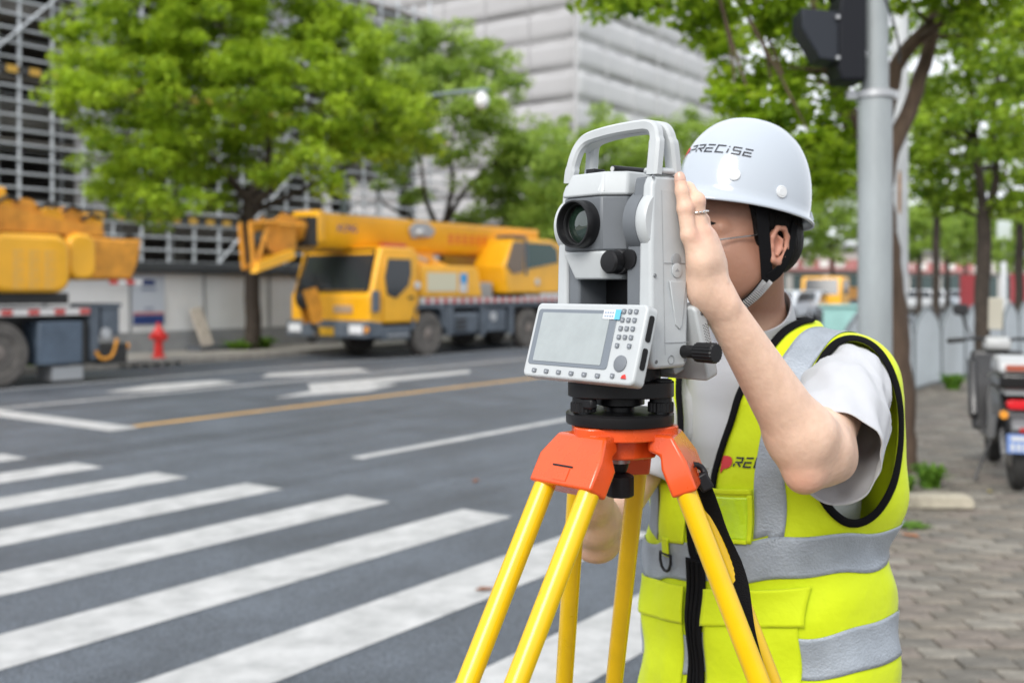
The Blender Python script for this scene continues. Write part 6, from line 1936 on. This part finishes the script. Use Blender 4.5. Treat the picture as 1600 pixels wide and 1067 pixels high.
# ---------------- safety vest
vest_secs = [(.70, .254, .198), (.85, .244, .190), (1.0, .234, .182), (1.10, .227, .174), (1.20, .232, .171), (1.30, .238, .162), (1.37, .226, .142), (1.42, .170, .114), (1.455, .118, .098), (1.50, .098, .092)]
fv = Field((TC.x - .36, TC.y - .36, .70), (TC.x + .36, TC.y + .36, 1.60), .0055)
fv.put(torso_fn(vest_secs, p=2.3, fold=.0056, seed=2.0), [TC.x - .36, TC.y - .36, .70], [TC.x + .36, TC.y + .36, 1.53], .01)
for S, s in ((SHL, 1), (SHR, -1)):
    fv.cone(NECK + Vector((0, 0, -.100)), S + Vector((0, 0, -.006)), .081, .080, .05)
    fv.cone(S + Vector((0, 0, -.02)) - TF * .01, S - TF * .03 + TL * (.002 * s) - HU * .20, .076, .078, .05)
vv, qv = fv.mesh(); vv = relax(vv, qv, 2, .5)
VB = BVHTree.FromPolygons([Vector(p) for p in vv], qv.tolist())
def to_b(p):
    q = p - TC
    return q.dot(TL), q.dot(TF), p.z          # lateral, forward, height
def front_hit(u, z):
    o = TC + TL * u + TF * .6; o.z = z
    h = VB.ray_cast(o, -TF, 1.2)
    return (h[0], h[1]) if h[0] else (None, None)
def side_hit(w, z, s):
    o = TC + TL * (.6 * s) + TF * w; o.z = z
    h = VB.ray_cast(o, -TL * s, .6)
    return (h[0], h[1]) if h[0] else (None, None)
def pix_hit(px, py):
    d = W(px, py, 1.0) - Vector((0, 0, CAM_H))
    h = VB.ray_cast(Vector((0, 0, CAM_H)), d.normalized(), 5)
    return (h[0], h[1]) if h[0] else (None, None)
# front opening, in (lateral, height): his left edge and right edge
OPL = [(1.56, .112), (1.50, .104), (1.44, .088), (1.38, .066), (1.30, .046), (1.22, .028), (1.14, .014), (1.085, .004)]
OPR = [(1.56, -.095), (1.50, -.09), (1.44, -.082), (1.38, -.070), (1.30, -.052), (1.22, -.034), (1.14, -.016), (1.085, -.004)]
def op_at(tab, z): return np.interp(z, [q[0] for q in tab][::-1], [q[1] for q in tab][::-1])
# armholes: ovals facing forward and out, as the raised arm pulls them
AH = {}
for s, A0, e1r, e2r, f_ in ((1, W(1334, 668, 1.80), .073, .150, .80), (-1, SHR - TL * .04 - HU * .10, .085, .150, .25)):
    nA = (TL * (.58 * s) + TF * f_ + HU * .06).normalized()
    e2 = (HU - nA * nA.z).normalized(); e1 = e2.cross(nA)
    AH[s] = (A0, nA, e1, e2, e1r, e2r)
def ah_ray(s, t, k=1.0):
    A0, nA, e1, e2, r1, r2 = AH[s]
    o = A0 + e1 * (r1 * k * math.cos(t)) + e2 * (r2 * k * math.sin(t) * (1.0 if math.sin(t) > 0 else .95)) + nA * .35
    h = VB.ray_cast(o, -nA, .75)
    return (h[0], h[1]) if h[0] else (None, None)
def armhole(p, s):
    A0, nA, e1, e2, r1, r2 = AH[s]
    q = p - A0
    return (q.dot(e1) / r1) ** 2 + (q.dot(e2) / r2) ** 2 < 1
cen = vv[qv].mean(1)
fnr = np.cross(vv[qv[:, 2]] - vv[qv[:, 0]], vv[qv[:, 3]] - vv[qv[:, 1]]); fnr /= np.maximum(np.linalg.norm(fnr, axis=1), 1e-9)[:, None]
AHN = {s: np.array(AH[s][1]) for s in AH}
keep = []
nu = (cen[:, 0] - TC.x) * TL.x + (cen[:, 1] - TC.y) * TL.y
nw = (cen[:, 0] - TC.x) * TF.x + (cen[:, 1] - TC.y) * TF.y
for i in range(len(qv)):
    u, w, z = nu[i], nw[i], cen[i, 2]
    if z < .715: continue
    if w > 0 and z > 1.085 and op_at(OPR, z) < u < op_at(OPL, z): continue
    if math.hypot(cen[i, 0] - NECK.x, cen[i, 1] - NECK.y) < .083 and z > 1.40: continue
    pc_ = Vector(cen[i])
    if (fnr[i] @ AHN[1] > -.12 and u > .03 and armhole(pc_, 1)) or (fnr[i] @ AHN[-1] > -.12 and u < -.03 and armhole(pc_, -1)): continue
    keep.append(i)
vme = np_mesh('safety_vest', vv, qv[keep]); vme.materials.append(lime)
bm = bmesh.new(); bm.from_mesh(vme)
bmesh.ops.delete(bm, geom=[v for v in bm.verts if not v.link_faces], context='VERTS')
bm.normal_update()
# smooth every open edge of the cloth and remember it for its binding
BIND = []
left_e = {e for e in bm.edges if e.is_boundary}
while left_e:
    e0 = left_e.pop(); loop = [e0.verts[0], e0.verts[1]]
    while True:
        nx = [e for e in loop[-1].link_edges if e in left_e]
        if not nx: break
        e = nx[0]; left_e.discard(e); v2 = e.other_vert(loop[-1])
        if v2 is loop[0]: break
        loop.append(v2)
    if len(loop) < 40: continue
    P = np.array([tuple(v.co) for v in loop]); N = np.array([tuple(v.normal) for v in loop])
    I = np.array([tuple(sum(((f.calc_center_median() - v.co) for f in v.link_faces), Vector())) for v in loop])
    for it in range(60):
        if it < 26: P = .5 * P + .25 * (np.roll(P, 1, 0) + np.roll(P, -1, 0))
        N = .5 * N + .25 * (np.roll(N, 1, 0) + np.roll(N, -1, 0)); I = .5 * I + .25 * (np.roll(I, 1, 0) + np.roll(I, -1, 0))
    for v, p in zip(loop, P): v.co = Vector(p)
    BIND.append((P, I, N))
bm.to_mesh(vme); bm.free()
vest = under(link('safety_vest', vme))
sm_ = vest.modifiers.new('s', 'SOLIDIFY'); sm_.thickness = .0022; sm_.offset = -1

def vest_patch(name, fn, nu_, nv_, m_, off=.0022, thick=0.0, parent=None, sm=0):
    """sheet lying on the vest: fn(a,b) -> (point, normal) for a,b in 0..1"""
    vs, ok = [], []
    for j in range(nv_ + 1):
        for i in range(nu_ + 1):
            p, nrm = fn(i / nu_, j / nv_)
            ok.append(p is not None)
            vs.append(p + nrm * off if p is not None else Vector((0, 0, 0)))
    for _ in range(sm):
        old = [v.copy() for v in vs]
        for j in range(1, nv_):
            for i in range(nu_ + 1):
                k0, k1, k2 = (j - 1) * (nu_ + 1) + i, j * (nu_ + 1) + i, (j + 1) * (nu_ + 1) + i
                if ok[k0] and ok[k1] and ok[k2]: vs[k1] = old[k1] * .5 + (old[k0] + old[k2]) * .25
    fs = []
    for j in range(nv_):
        for i in range(nu_):
            q = (j * (nu_ + 1) + i, j * (nu_ + 1) + i + 1, (j + 1) * (nu_ + 1) + i + 1, (j + 1) * (nu_ + 1) + i)
            if all(ok[k] for k in q): fs.append(q)
    me = bpy.data.meshes.new(name); me.from_pydata([tuple(v) for v in vs], [], fs); me.update()
    bm = bmesh.new(); bm.from_mesh(me)
    bmesh.ops.delete(bm, geom=[v for v in bm.verts if not v.link_faces], context='VERTS')
    bm.to_mesh(me); bm.free()
    me.polygons.foreach_set('use_smooth', [True] * len(me.polygons)); me.materials.append(m_)
    o = under(link(name, me), parent or vest)
    if thick:
        s_ = o.modifiers.new('s', 'SOLIDIFY'); s_.thickness = thick; s_.offset = 0
    return o
def ring_hit(a, z):
    d = TF * math.cos(a) + TL * math.sin(a)
    c = TC + TF * ((z - 1.0) * .03); c.z = z
    h = VB.ray_cast(c + d * .6, -d, .6)
    return (h[0], h[1]) if h[0] else (None, None)
# two horizontal tapes round the body (open at the zip)
for zc, hw, nm in ((1.082, .034, 'reflective_tape'), (.925, .035, 'reflective_tape')):
    def fn(a, b, zc=zc, hw=hw):
        t = math.radians(3.5 + 353 * a)
        z = zc + .040 * math.sin(t) + hw * (2 * b - 1) + .004 * math.sin(5 * t + zc * 20) + .0025 * math.sin(11 * t)
        return ring_hit(t, z)
    vest_patch(nm, fn, 240, 10, silver, .0024, .0012)
# vertical tapes over both shoulders
for s in (1, -1):
    def fn(a, b, s=s):
        u = s * (.110 + .010 * min(1, max(0, (b - .18) / .3)) + .044 * a)
        ang = math.radians(-50 + 264 * b)
        z0 = 1.27
        d = TF * math.cos(ang) + HU * math.sin(ang)
        c = TC + TL * u; c.z = z0
        h = VB.ray_cast(c + d * .5, -d, .5)
        if not h[0] or h[0].z < 1.116 + .020 * s: return (None, None)
        if armhole(h[0], s): return (None, None)
        return (h[0], h[1])
    vest_patch('shoulder_tape', fn, 8, 110, silver, .0024, .0012)
# pockets: left chest with clear window, left hip, right chest, right hip
def rect_front(u0, u1, z0, z1, sl=0.0):
    def fn(a, b):
        u = u0 + (u1 - u0) * a; z = z0 + (z1 - z0) * b + sl * (u - u0)
        p, nrm = front_hit(u, z)
        if p is None: return None, None
        return p, nrm
    return fn
clear = mat('clear_vinyl', (.60, .86, .02), .12, coat=.6, bump=.25, bscale=60)
chest = vest_patch('chest_pocket', rect_front(.028, .108, 1.124, 1.215, .10), 16, 20, lime, .0042, .003)
vest_patch('pocket_window', rect_front(.035, .101, 1.131, 1.203, .10), 14, 18, clear, .0066, .0008, chest)
vest_patch('pocket_edge', rect_front(.028, .108, 1.207, 1.216, .10), 16, 3, lime, .0070, .0022, chest)
vest_patch('pocket_edge', rect_front(.028, .035, 1.126, 1.207, .10), 3, 16, lime, .0070, .0018, chest)
vest_patch('pocket_edge', rect_front(.101, .108, 1.133, 1.214, .10), 3, 16, lime, .0070, .0018, chest)
vest_patch('pocket_edge', rect_front(.035, .101, 1.124, 1.131, .10), 14, 3, lime, .0070, .0018, chest)
hipL = vest_patch('hip_pocket', rect_front(.022, .178, .80, 1.030, .14), 24, 28, lime, .0036, .003)
vest_patch('pocket_flap', rect_front(.018, .186, .978, 1.040, .18), 26, 12, lime, .0085, .003, hipL)
hipR = vest_patch('hip_pocket', rect_front(-.170, -.034, .78, 1.010, .12), 24, 28, lime, .0036, .003)
vest_patch('pocket_flap', rect_front(-.176, -.028, .952, 1.016, .12), 24, 12, lime, .0085, .003, hipR)
vest_patch('chest_pocket', rect_front(-.098, -.030, 1.100, 1.205, .12), 16, 18, lime, .0042, .003)
# zip: black band down the front with the two tooth rows proud
zp = vest_patch('zip_band', rect_front(-.020, .020, .72, 1.088), 10, 60, mat('zip_black', (.007, .007, .008), .85, spec=.15), .0075, .003)
for u in (-.011, -.002, .007):
    pts = [front_hit(u, .72 + .365 * i / 40) for i in range(41)]
    under(M().tube([p + nrm * .010 for p, nrm in pts if p is not None], .0032, 6).build('zip_ridge', mat('zip_black', (.007, .007, .008), .85, spec=.15), smooth=60), zp)
# black piping along the opening and round the armholes
def pipe(name, hits, r, closed=False):
    pts = [p + nrm * .0015 for p, nrm in hits if p is not None]
    pts = [Vector(p) for p in relax_line([tuple(p) for p in pts], closed)]
    return under(M().tube(pts, r, 8, closed=closed).build(name, pipe_k, smooth=60), vest)
def relax_line(pts, closed, it=3):
    P = np.array(pts)
    for _ in range(it):
        if closed: P = .5 * P + .25 * (np.roll(P, 1, 0) + np.roll(P, -1, 0))
        else: P[1:-1] = .5 * P[1:-1] + .25 * (P[:-2] + P[2:])
    return P
for P, I, N in BIND:
    if P[:, 2].max() < .80: continue                      # the hem has no black edge
    T = np.roll(P, -1, 0) - np.roll(P, 1, 0); T /= np.linalg.norm(T, axis=1)[:, None]
    N = N / np.linalg.norm(N, axis=1)[:, None]
    I = I - (I * T).sum(1)[:, None] * T - (I * N).sum(1)[:, None] * N; I /= np.maximum(np.linalg.norm(I, axis=1), 1e-6)[:, None]
    cols = [P + I * w_ + N * o_ for w_, o_ in ((-.0030, .0010), (.0015, .0030), (.0060, .0036), (.0105, .0036))]
    n_ = len(P); V_ = np.concatenate(cols)
    F_ = [(c * n_ + i, c * n_ + (i + 1) % n_, (c + 1) * n_ + (i + 1) % n_, (c + 1) * n_ + i) for c in range(3) for i in range(n_)]
    bme_ = np_mesh('binding', V_, np.array(F_)); bme_.materials.append(pipe_k)
    ob_ = under(link('binding', bme_), vest)
    s_ = ob_.modifiers.new('s', 'SOLIDIFY'); s_.thickness = .0022; s_.offset = 0
# D-ring on a loop, his right
p, nrm = front_hit(-.072, 1.098)
lp = vest_patch('ring_loop', rect_front(-.084, -.066, 1.078, 1.112), 4, 8, lime, .0075, .003)
p, nrm = front_hit(-.075, 1.070)
sdv = nrm.cross(HU).normalized()
dr2 = [(-.018, .012), (.018, .012), (.018, -.002), (.013, -.013), (.005, -.018), (-.005, -.018), (-.013, -.013), (-.018, -.002)]
under(M().tube([p + nrm * .009 + sdv * a + HU * b for a, b in dr2], .0027, 8, closed=True).build('d_ring', blk, smooth=60), lp)

# ---------------- helmet
HT = (HR @ Matrix.Rotation(math.radians(-15), 3, 'Y'))      # tipped back
HO = HP(-.010, 0, .046)
def HX(x, y, z): return HO + HT @ Vector((x, y, z))
n, m = 96, 30
prof = [(1.0 + .085, -.006), (1.0 + .085, -.002), (1.0 + .03, .004), (1.0, .012)]
for j in range(1, m + 1):
    t = j / m
    a = t * PI / 2
    prof.append((max(.001, math.cos(a) ** .80), .012 + .150 * math.sin(a) ** .95))
HA, HB = .1225, .1065
vs = []
for i_, (r, z) in enumerate(prof):
    for k in range(n):
        a = 2 * PI * k / n
        ex = 0
        if i_ < 3:
            ex = (.030 if i_ < 2 else .012) * max(0, math.cos(a)) ** 3
        vs.append(HX((HA * r + ex) * math.cos(a), (HB * r) * math.sin(a), z - (.006 * max(0, math.cos(a)) ** 3 if i_ < 2 else 0)))
fs = [(j * n + k, j * n + (k + 1) % n, (j + 1) * n + (k + 1) % n, (j + 1) * n + k) for j in range(len(prof) - 1) for k in range(n)]
hmesh = np_mesh('hard_hat', np.array([tuple(v) for v in vs]), np.array(fs)); hmesh.materials.append(helm)
HBVH = BVHTree.FromPolygons(vs, fs)
hat = under(link('hard_hat', hmesh))
so = hat.modifiers.new('s', 'SOLIDIFY'); so.thickness = .003; so.offset = -1
def hat_hit(x, y, z):
    """from a direction in helmet axes onto the shell"""
    d = HT @ Vector((x, y, z)).normalized()
    c = HX(0, 0, .04)
    h = HBVH.ray_cast(c + d * .4, -d, .5)
    return h[0], h[1]
def hat_pix(px, py):
    d = (W(px, py, 1.0) - Vector((0, 0, CAM_H))).normalized()
    h = HBVH.ray_cast(Vector((0, 0, CAM_H)), d, 5)
    return (h[0], h[1]) if h[0] else (None, None)
# vent plugs
for px, py in ((1147, 273), (1221, 300)):
    p, nrm = hat_pix(px, py)
    R_ = nrm.to_track_quat('Z', 'Y').to_matrix().to_4x4()
    under(M().lathe([(.0105, -.001), (.0105, .0016), (.009, .0026), (.0075, .0022), (.0065, .0030), (.0002, .0030)], 24, Matrix.Translation(p) @ R_, cap=False).build('vent_plug', mat('plug_white', (.66, .68, .69), .35), smooth=35), hat)
p, nrm = hat_hit(-1, .55, -.28)
if p: under(M().box(-.006, .006, -.008, .008, -.001, .004, Matrix.Translation(p) @ nrm.to_track_quat('Z', 'Y').to_matrix().to_4x4()).build('rear_clip', helm, bevel=.001), hat)

# ---------------- lettering, laid onto curved surfaces
def stroke(pts, w):
    """flat ribbon quads along a polyline"""
    out = []
    P = [Vector((a, b, 0)) for a, b in pts]
    for i in range(len(P) - 1):
        d = (P[i + 1] - P[i]).normalized(); s = Vector((-d.y, d.x, 0)) * w / 2
        e0 = d * (w / 2 if i > 0 else 0); e1 = d * (w / 2 if i < len(P) - 2 else 0)
        out.append([P[i] - s - e0, P[i + 1] - s + e1, P[i + 1] + s + e1, P[i] + s - e0])
    return out
GL = {  # squared letters with open joints, cell 0..1 by 0..1
    'P': [[(0, 0), (0, .34)], [(0, 1), (.86, 1), (.86, .46), (.04, .46)]],
    'R': [[(0, 0), (0, .34)], [(0, 1), (.86, 1), (.86, .50), (.04, .50)], [(.42, .40), (.86, 0)]],
    'E': [[(.9, 1), (.05, 1)], [(.82, .5), (.05, .5), (.02, 0), (.9, 0)]],
    'C': [[(.9, 1), (.05, 1), (.05, 0), (.9, 0)]],
    'i': [[(.1, 0), (.1, .62)], [(.1, .86), (.1, 1.02)]],
    'S': [[(.9, 1), (.05, 1), (.05, .56)], [(.05, .5), (.85, .5), (.85, 0), (.0, 0)]]}
def word(txt, slant=.18, lw=.19, gap=.36, wide=1.0):
    """-> list of quads in units of letter height, x from 0"""
    x, out = 0.0, []
    for ch in txt:
        adv = (.32 if ch == 'i' else 1.0) * wide
        for pl in GL[ch]:
            q = stroke([(a * (1 if ch == 'i' else wide), b) for a, b in pl], lw)
            out += [[Vector((x + p.x + slant * p.y, p.y, 0)) for p in quad] for quad in q]
        x += adv + gap - .1
    return out, x
LOGO = [(.0, -.55), (.30, -.10), (.62, -.02), (.92, .14), (1.08, .42), (1.05, .72), (.86, .95), (.55, 1.03), (.12, 1.0), (.02, .55)]
LOGO_CUT = [(.30, .40), (.62, .62), (.44, .22)]
def lay(name, polys, place, material, parent, cuts=3, thick=.0006):
    """polys in flat letter space -> small faces -> laid on a surface by place(x, y)"""
    bm = bmesh.new()
    for q in polys:
        try: bm.faces.new([bm.verts.new(p) for p in q])
        except ValueError: pass
    bmesh.ops.triangulate(bm, faces=[f for f in bm.faces if len(f.verts) > 4])
    bmesh.ops.subdivide_edges(bm, edges=bm.edges[:], cuts=cuts, use_grid_fill=True)
    bad = []
    for v in bm.verts:
        p, nrm = place(v.co.x, v.co.y)
        if p is None: bad.append(v)
        else: v.co = p + nrm * .0009
    bmesh.ops.delete(bm, geom=bad, context='VERTS')
    me = bpy.data.meshes.new(name); bm.to_mesh(me); bm.free()
    me.materials.append(material)
    o = under(link(name, me), parent)
    return o
ink = mat('lettering_ink', (.012, .013, .02), .4); logo_red = mat('logo_red', (.62, .012, .015), .4)
# helmet: letters run along an arc round the shell
def hat_place(a0, e0, hgt):
    def place(x, y):
        az = a0 + x * hgt / .118
        el = e0 + y * hgt / .125
        d = (math.cos(az) * math.cos(el), math.sin(az) * math.cos(el), math.sin(el))
        return hat_hit(*d)
    return place
polys, wlen = word('PRECiSE', wide=1.25, gap=.34)
HZ0 = math.radians(-6); HE = math.radians(18.5)
hh_ = .0142
for i, q in enumerate(polys): pass
lay('lettering', polys, hat_place(HZ0, HE, hh_), ink, hat)
lay('logo', [[Vector((x - 1.45, y, 0)) for x, y in LOGO]], hat_place(HZ0, HE, hh_), logo_red, hat, cuts=5)

# vest chest mark
p0, n0 = front_hit(.036, 1.248)
def vest_place(u0, z0, hgt, rise=.16):
    def place(x, y):
        return tuple((a if a is None else a) for a in front_hit(u0 + x * hgt, z0 + y * hgt + x * hgt * rise))
    return place
def vplace(u0, z0, hgt, rise):
    f = vest_place(u0, z0, hgt, rise)
    def g_(x, y):
        p, nrm = f(x, y)
        return (p + nrm * .0012, nrm) if p is not None else (None, None)
    return g_
lay('logo', [[Vector((x, y, 0)) for x, y in LOGO]], vplace(.049, 1.253, .0200, .03), logo_red, vest, cuts=4)
polys2, _ = word('RECiSE', wide=.95, gap=.30)
lay('lettering', [[p + Vector((1.5, -.05, 0)) for p in q] for q in polys2], vplace(.052, 1.257, .0145, .06), ink, vest, cuts=2)

# ---------------- chin strap
strap_k = mat('strap_black', (.006, .006, .007), .9, spec=.12)
def band(name, pts, w, m_, nrm_hint, parent=None, t=.0012):
    P = smooth_path(pts, 6); vs = []
    for i, p in enumerate(P):
        d = (P[min(i + 1, len(P) - 1)] - P[max(i - 1, 0)]).normalized()
        nv = (nrm_hint - d * nrm_hint.dot(d)).normalized(); s = d.cross(nv)
        vs += [p - s * w - nv * t, p + s * w - nv * t, p + s * w + nv * t, p - s * w + nv * t]
    k = len(P)
    g = M().add(vs, [(0, 1, 2, 3), tuple((k - 1) * 4 + j for j in (3, 2, 1, 0))] + [(i * 4 + j, (i + 1) * 4 + j, (i + 1) * 4 + (j + 1) % 4, i * 4 + (j + 1) % 4) for i in range(k - 1) for j in range(4)])
    return under(g.build(name, m_, smooth=50), parent or hat), P
SN = HL
JN = HP(.004, .084, -.073)
st_, _ = band('strap', [HP(.014, .094, .062), HP(.012, .092, .02), HP(.008, .089, -.035), JN], .0112, strap_k, SN)
band('strap', [HP(-.066, .074, .020), HP(-.046, .084, -.022), HP(-.020, .088, -.056), JN + HU * .002], .0100, strap_k, (SN - HF * .5).normalized())
web_w = mat('strap_white', (.75, .76, .77), .7)
for off in (-.0066, .0066):
    w0 = [JN + HF * off, HP(.026 + off, .070, -.100), HP(.052 + off, .040, -.124), HP(.064, .0, -.130)]
    b_, P = band('webbing', w0, .0056, strap_k, (SN - HU * .35).normalized(), t=.0010)
    for i in range(0, len(P) - 1):
        for f in (.25, .75):
            c = P[i].lerp(P[i + 1], f); d = (P[i + 1] - P[i]).normalized()
            nv = ((SN - HU * .35) - d * (SN - HU * .35).dot(d)).normalized(); s = d.cross(nv)
            g = M().add([c - s * .0050 + nv * .0016 - d * .0007, c + s * .0050 + nv * .0016 - d * .0007, c + s * .0050 + nv * .0016 + d * .0007, c - s * .0050 + nv * .0016 + d * .0009], [(0, 1, 2, 3)])
            under(g.build('webbing_stripe', web_w), hat)
# ---------------- spectacles
wire = mat('spectacle_wire', (.35, .34, .33), .25, metal=.9)
gl = bpy.data.objects.new('spectacles', None); COL.objects.link(gl); gl.parent = psn
for s in (-1, 1):
    c = Vector((.104, s * .034, -.006))
    rim = [HP(c.x - .004 * abs(math.cos(t)) - (.006 if s * math.cos(t) > 0 else 0) * abs(math.cos(t)), c.y + .026 * math.cos(t), c.z + .022 * math.sin(t)) for t in [2 * PI * i / 28 for i in range(28)]]
    under(M().tube(rim, .0013, 6, closed=True).build('lens_rim', wire, smooth=60), gl)
    under(M().tube(smooth_path([HP(.094, s * .061, -.001), HP(.085, s * .071, .0), HP(.03, s * .079, .003), HP(-.006, s * .0805, .004), HP(-.024, s * .080, -.012)], 5), .0014, 6).build('temple_arm', wire, smooth=60), gl)
under(M().tube(smooth_path([HP(.106, -.009, -.001), HP(.110, 0, .003), HP(.106, .009, -.001)], 4), .0010, 6).build('bridge', wire, smooth=60), gl)
# ================================================================== parked scooter at the right edge
sc_k = mat('scooter_black', (0.016, 0.016, 0.018), .28, coat=.3)
sc_g = mat('scooter_grey', (0.16, 0.165, 0.175), .35, coat=.3)
sc_s = mat('scooter_silver', (0.46, 0.47, 0.48), .35, coat=.3)
sc_r = mat('scooter_reflector', (0.34, 0.085, 0.05), .3)
sb_ = W(1590, 760, FPX * (CAM_H - PAVE_Z) / (764 - 450.0)); sb_.z = PAVE_Z
hd = math.atan2(.95, .30)
sco = thing('scooter', 'parked black and silver scooter with tail box at the right edge', 'scooter', sb_, hd)
def sc_wheel(x):
    w_ = bpy.data.objects.new('wheel', None); COL.objects.link(w_); w_.parent = sco; w_.location = (x, 0, .225)
    prof = [(.145, -.045), (.20, -.052), (.220, -.03), (.225, 0), (.220, .03), (.20, .052), (.145, .045)]
    M().lathe(prof, 32, Matrix.Rotation(PI / 2, 4, 'X')).build('tyre', rubber, w_, smooth=40)
    M().lathe([(.145, -.035), (.10, -.03), (.03, -.05), (.03, .05), (.10, .03), (.145, .035)], 20, Matrix.Rotation(PI / 2, 4, 'X')).build('rim', sc_g, w_, smooth=40)
sc_wheel(0); sc_wheel(1.28)
M().rbox(-.14, .16, -.055, .055, .16, .30, .05, 'y').build('hub_motor', sc_k, sco, bevel=.01)
for s in (-1, 1):
    M().cyl((.02, s * .085, .24), (.16, s * .10, .62), .022, n=10).build('shock_absorber', sc_g, sco, smooth=40)
M().prism([(-.27, .46), (-.20, .56), (.12, .62), (.22, .52), (.10, .50), (-.12, .47), (-.22, .40)], 'y', -.075, .075).build('mudguard', sc_g, sco, bevel=.02)
pl_ = M().box(-.305, -.295, -.11, .11, .30, .43).build('number_plate', mat('plate_blue', (.16, .26, .55), .5), sco)
M().box(-.309, -.3055, -.085, .085, .385, .415).build('plate_print', white_p, pl_)
for k in range(5): M().box(-.309, -.3055, -.09 + k * .038, -.066 + k * .038, .315, .365).build('plate_print', white_p, pl_)
M().box(-.29, -.10, -.02, .02, .43, .47).build('plate_bracket', sc_k, sco)
M().box(-.315, -.30, -.03, .03, .445, .475).build('plate_reflector', mat('tail_light', (.4, .02, .02), .2), sco)
# body shells
for s in (-1, 1):
    M().prism([(-.22, .58), (-.10, .69), (.45, .72), (.58, .58), (.52, .36), (.30, .30), (.12, .40)], 'y', s * .09, s * .135).build('side_panel', sc_k, sco, bevel=.02)
    M().prism([(-.05, .52), (.40, .50), (.46, .36), (.30, .30), (.05, .36)], 'y', s * .137, s * .152).build('side_trim', sc_g, sco, bevel=.012)
    M().cyl((-.24, s * .125, .56), (-.28, s * .125, .56), .028, n=12).build('rear_indicator', mat('amber', (.75, .3, .03), .3), sco, smooth=40)
M().prism([(-.20, .56), (.5, .56), (.48, .70), (-.12, .70)], 'y', -.10, .10).build('under_seat', sc_k, sco)
M().rbox(.05, .58, -.14, .14, .715, .80, .05, 'x').build('seat', sc_k, sco, bevel=.03, seg=3)
M().rbox(-.30, -.225, -.11, .11, .60, .665, .03, 'x').build('tail_light', mat('tail_red', (.62, .012, .02), .2), sco, bevel=.008)
M().box(-.235, -.15, -.10, .10, .53, .59).build('tail_cover', sc_g, sco, bevel=.015)
M().box(.42, 1.0, -.15, .15, .27, .33).build('footboard', sc_k, sco, bevel=.02)
# tail box
M().prism([(-.36, .74), (.0, .74), (.03, .84), (-.39, .85)], 'y', -.165, .165).build('tail_box', sc_k, sco, bevel=.03, seg=3)
tbl = M().prism([(-.40, .853), (.04, .843), (.02, .92), (-.06, .965), (-.30, .975), (-.38, .93)], 'y', -.175, .175).build('tail_box_lid', sc_s, sco, bevel=.03, seg=3)
M().box(-.412, -.385, -.13, .13, .872, .915).build('reflector_strip', sc_r, tbl, bevel=.004)
M().box(-.30, -.05, -.12, .12, .70, .738).build('rack', galv, sco)
# front: leg shield, fork, bars, lamp cowl, mirrors
M().prism([(.92, .30), (1.02, .30), (1.12, .62), (1.14, .92), (1.06, .94), (1.02, .62)], 'y', -.20, .20).build('leg_shield', sc_k, sco, bevel=.03, seg=3)
for s in (-1, 1):
    M().prism([(.86, .42), (1.0, .38), (1.08, .66), (1.08, .88), (.99, .86), (.94, .60)], 'y', s * .16, s * .225).build('leg_shield_wing', sc_g if s < 0 else sc_k, sco, bevel=.02)
    M().cyl((1.28, s * .065, .225), (1.12, s * .065, .62), .02, n=10).build('fork_leg', sc_g, sco, smooth=40)
    M().tube(smooth_path([(1.05, 0, 1.0), (1.02, s * .14, 1.03), (.96, s * .30, 1.02)], 4), .014, 8).build('handlebar', sc_k, sco, smooth=60)
    M().cyl((.965, s * .27, 1.02), (.93, s * .385, 1.01), .020, n=10).build('grip', rubber, sco, smooth=40)
    M().tube(smooth_path([(1.0, s * .20, 1.04), (1.03, s * .24, 1.15), (1.0, s * .27, 1.24)], 4), .008, 6).build('mirror_stalk', sc_k, sco, smooth=60)
    M().rbox(.985, 1.01, s * .28 - .06, s * .28 + .06, 1.22, 1.31, .03, 'x').build('mirror', sc_k, sco, bevel=.01)
M().prism([(1.18, .42), (1.42, .46), (1.50, .40), (1.46, .36), (1.2, .38)], 'y', -.06, .06).build('front_mudguard', sc_k, sco, bevel=.015)
M().prism([(1.0, .94), (1.14, .92), (1.18, .99), (1.10, 1.05), (1.0, 1.03)], 'y', -.10, .10).build('lamp_cowl', mat('cowl_white', (.48, .49, .49), .3), sco, bevel=.03, seg=3)
M().prism([(1.14, 1.10), (1.16, 1.10), (1.10, 1.36), (1.08, 1.36)], 'y', -.05, .06).build('cream_visor', mat('visor_cream', (.58, .55, .46), .4), sco, bevel=.006)
M().tube(smooth_path([(.30, .14, .30), (.26, .22, .12), (.22, .26, .012)], 4), .013, 8).build('side_stand', sc_k, sco, smooth=60)
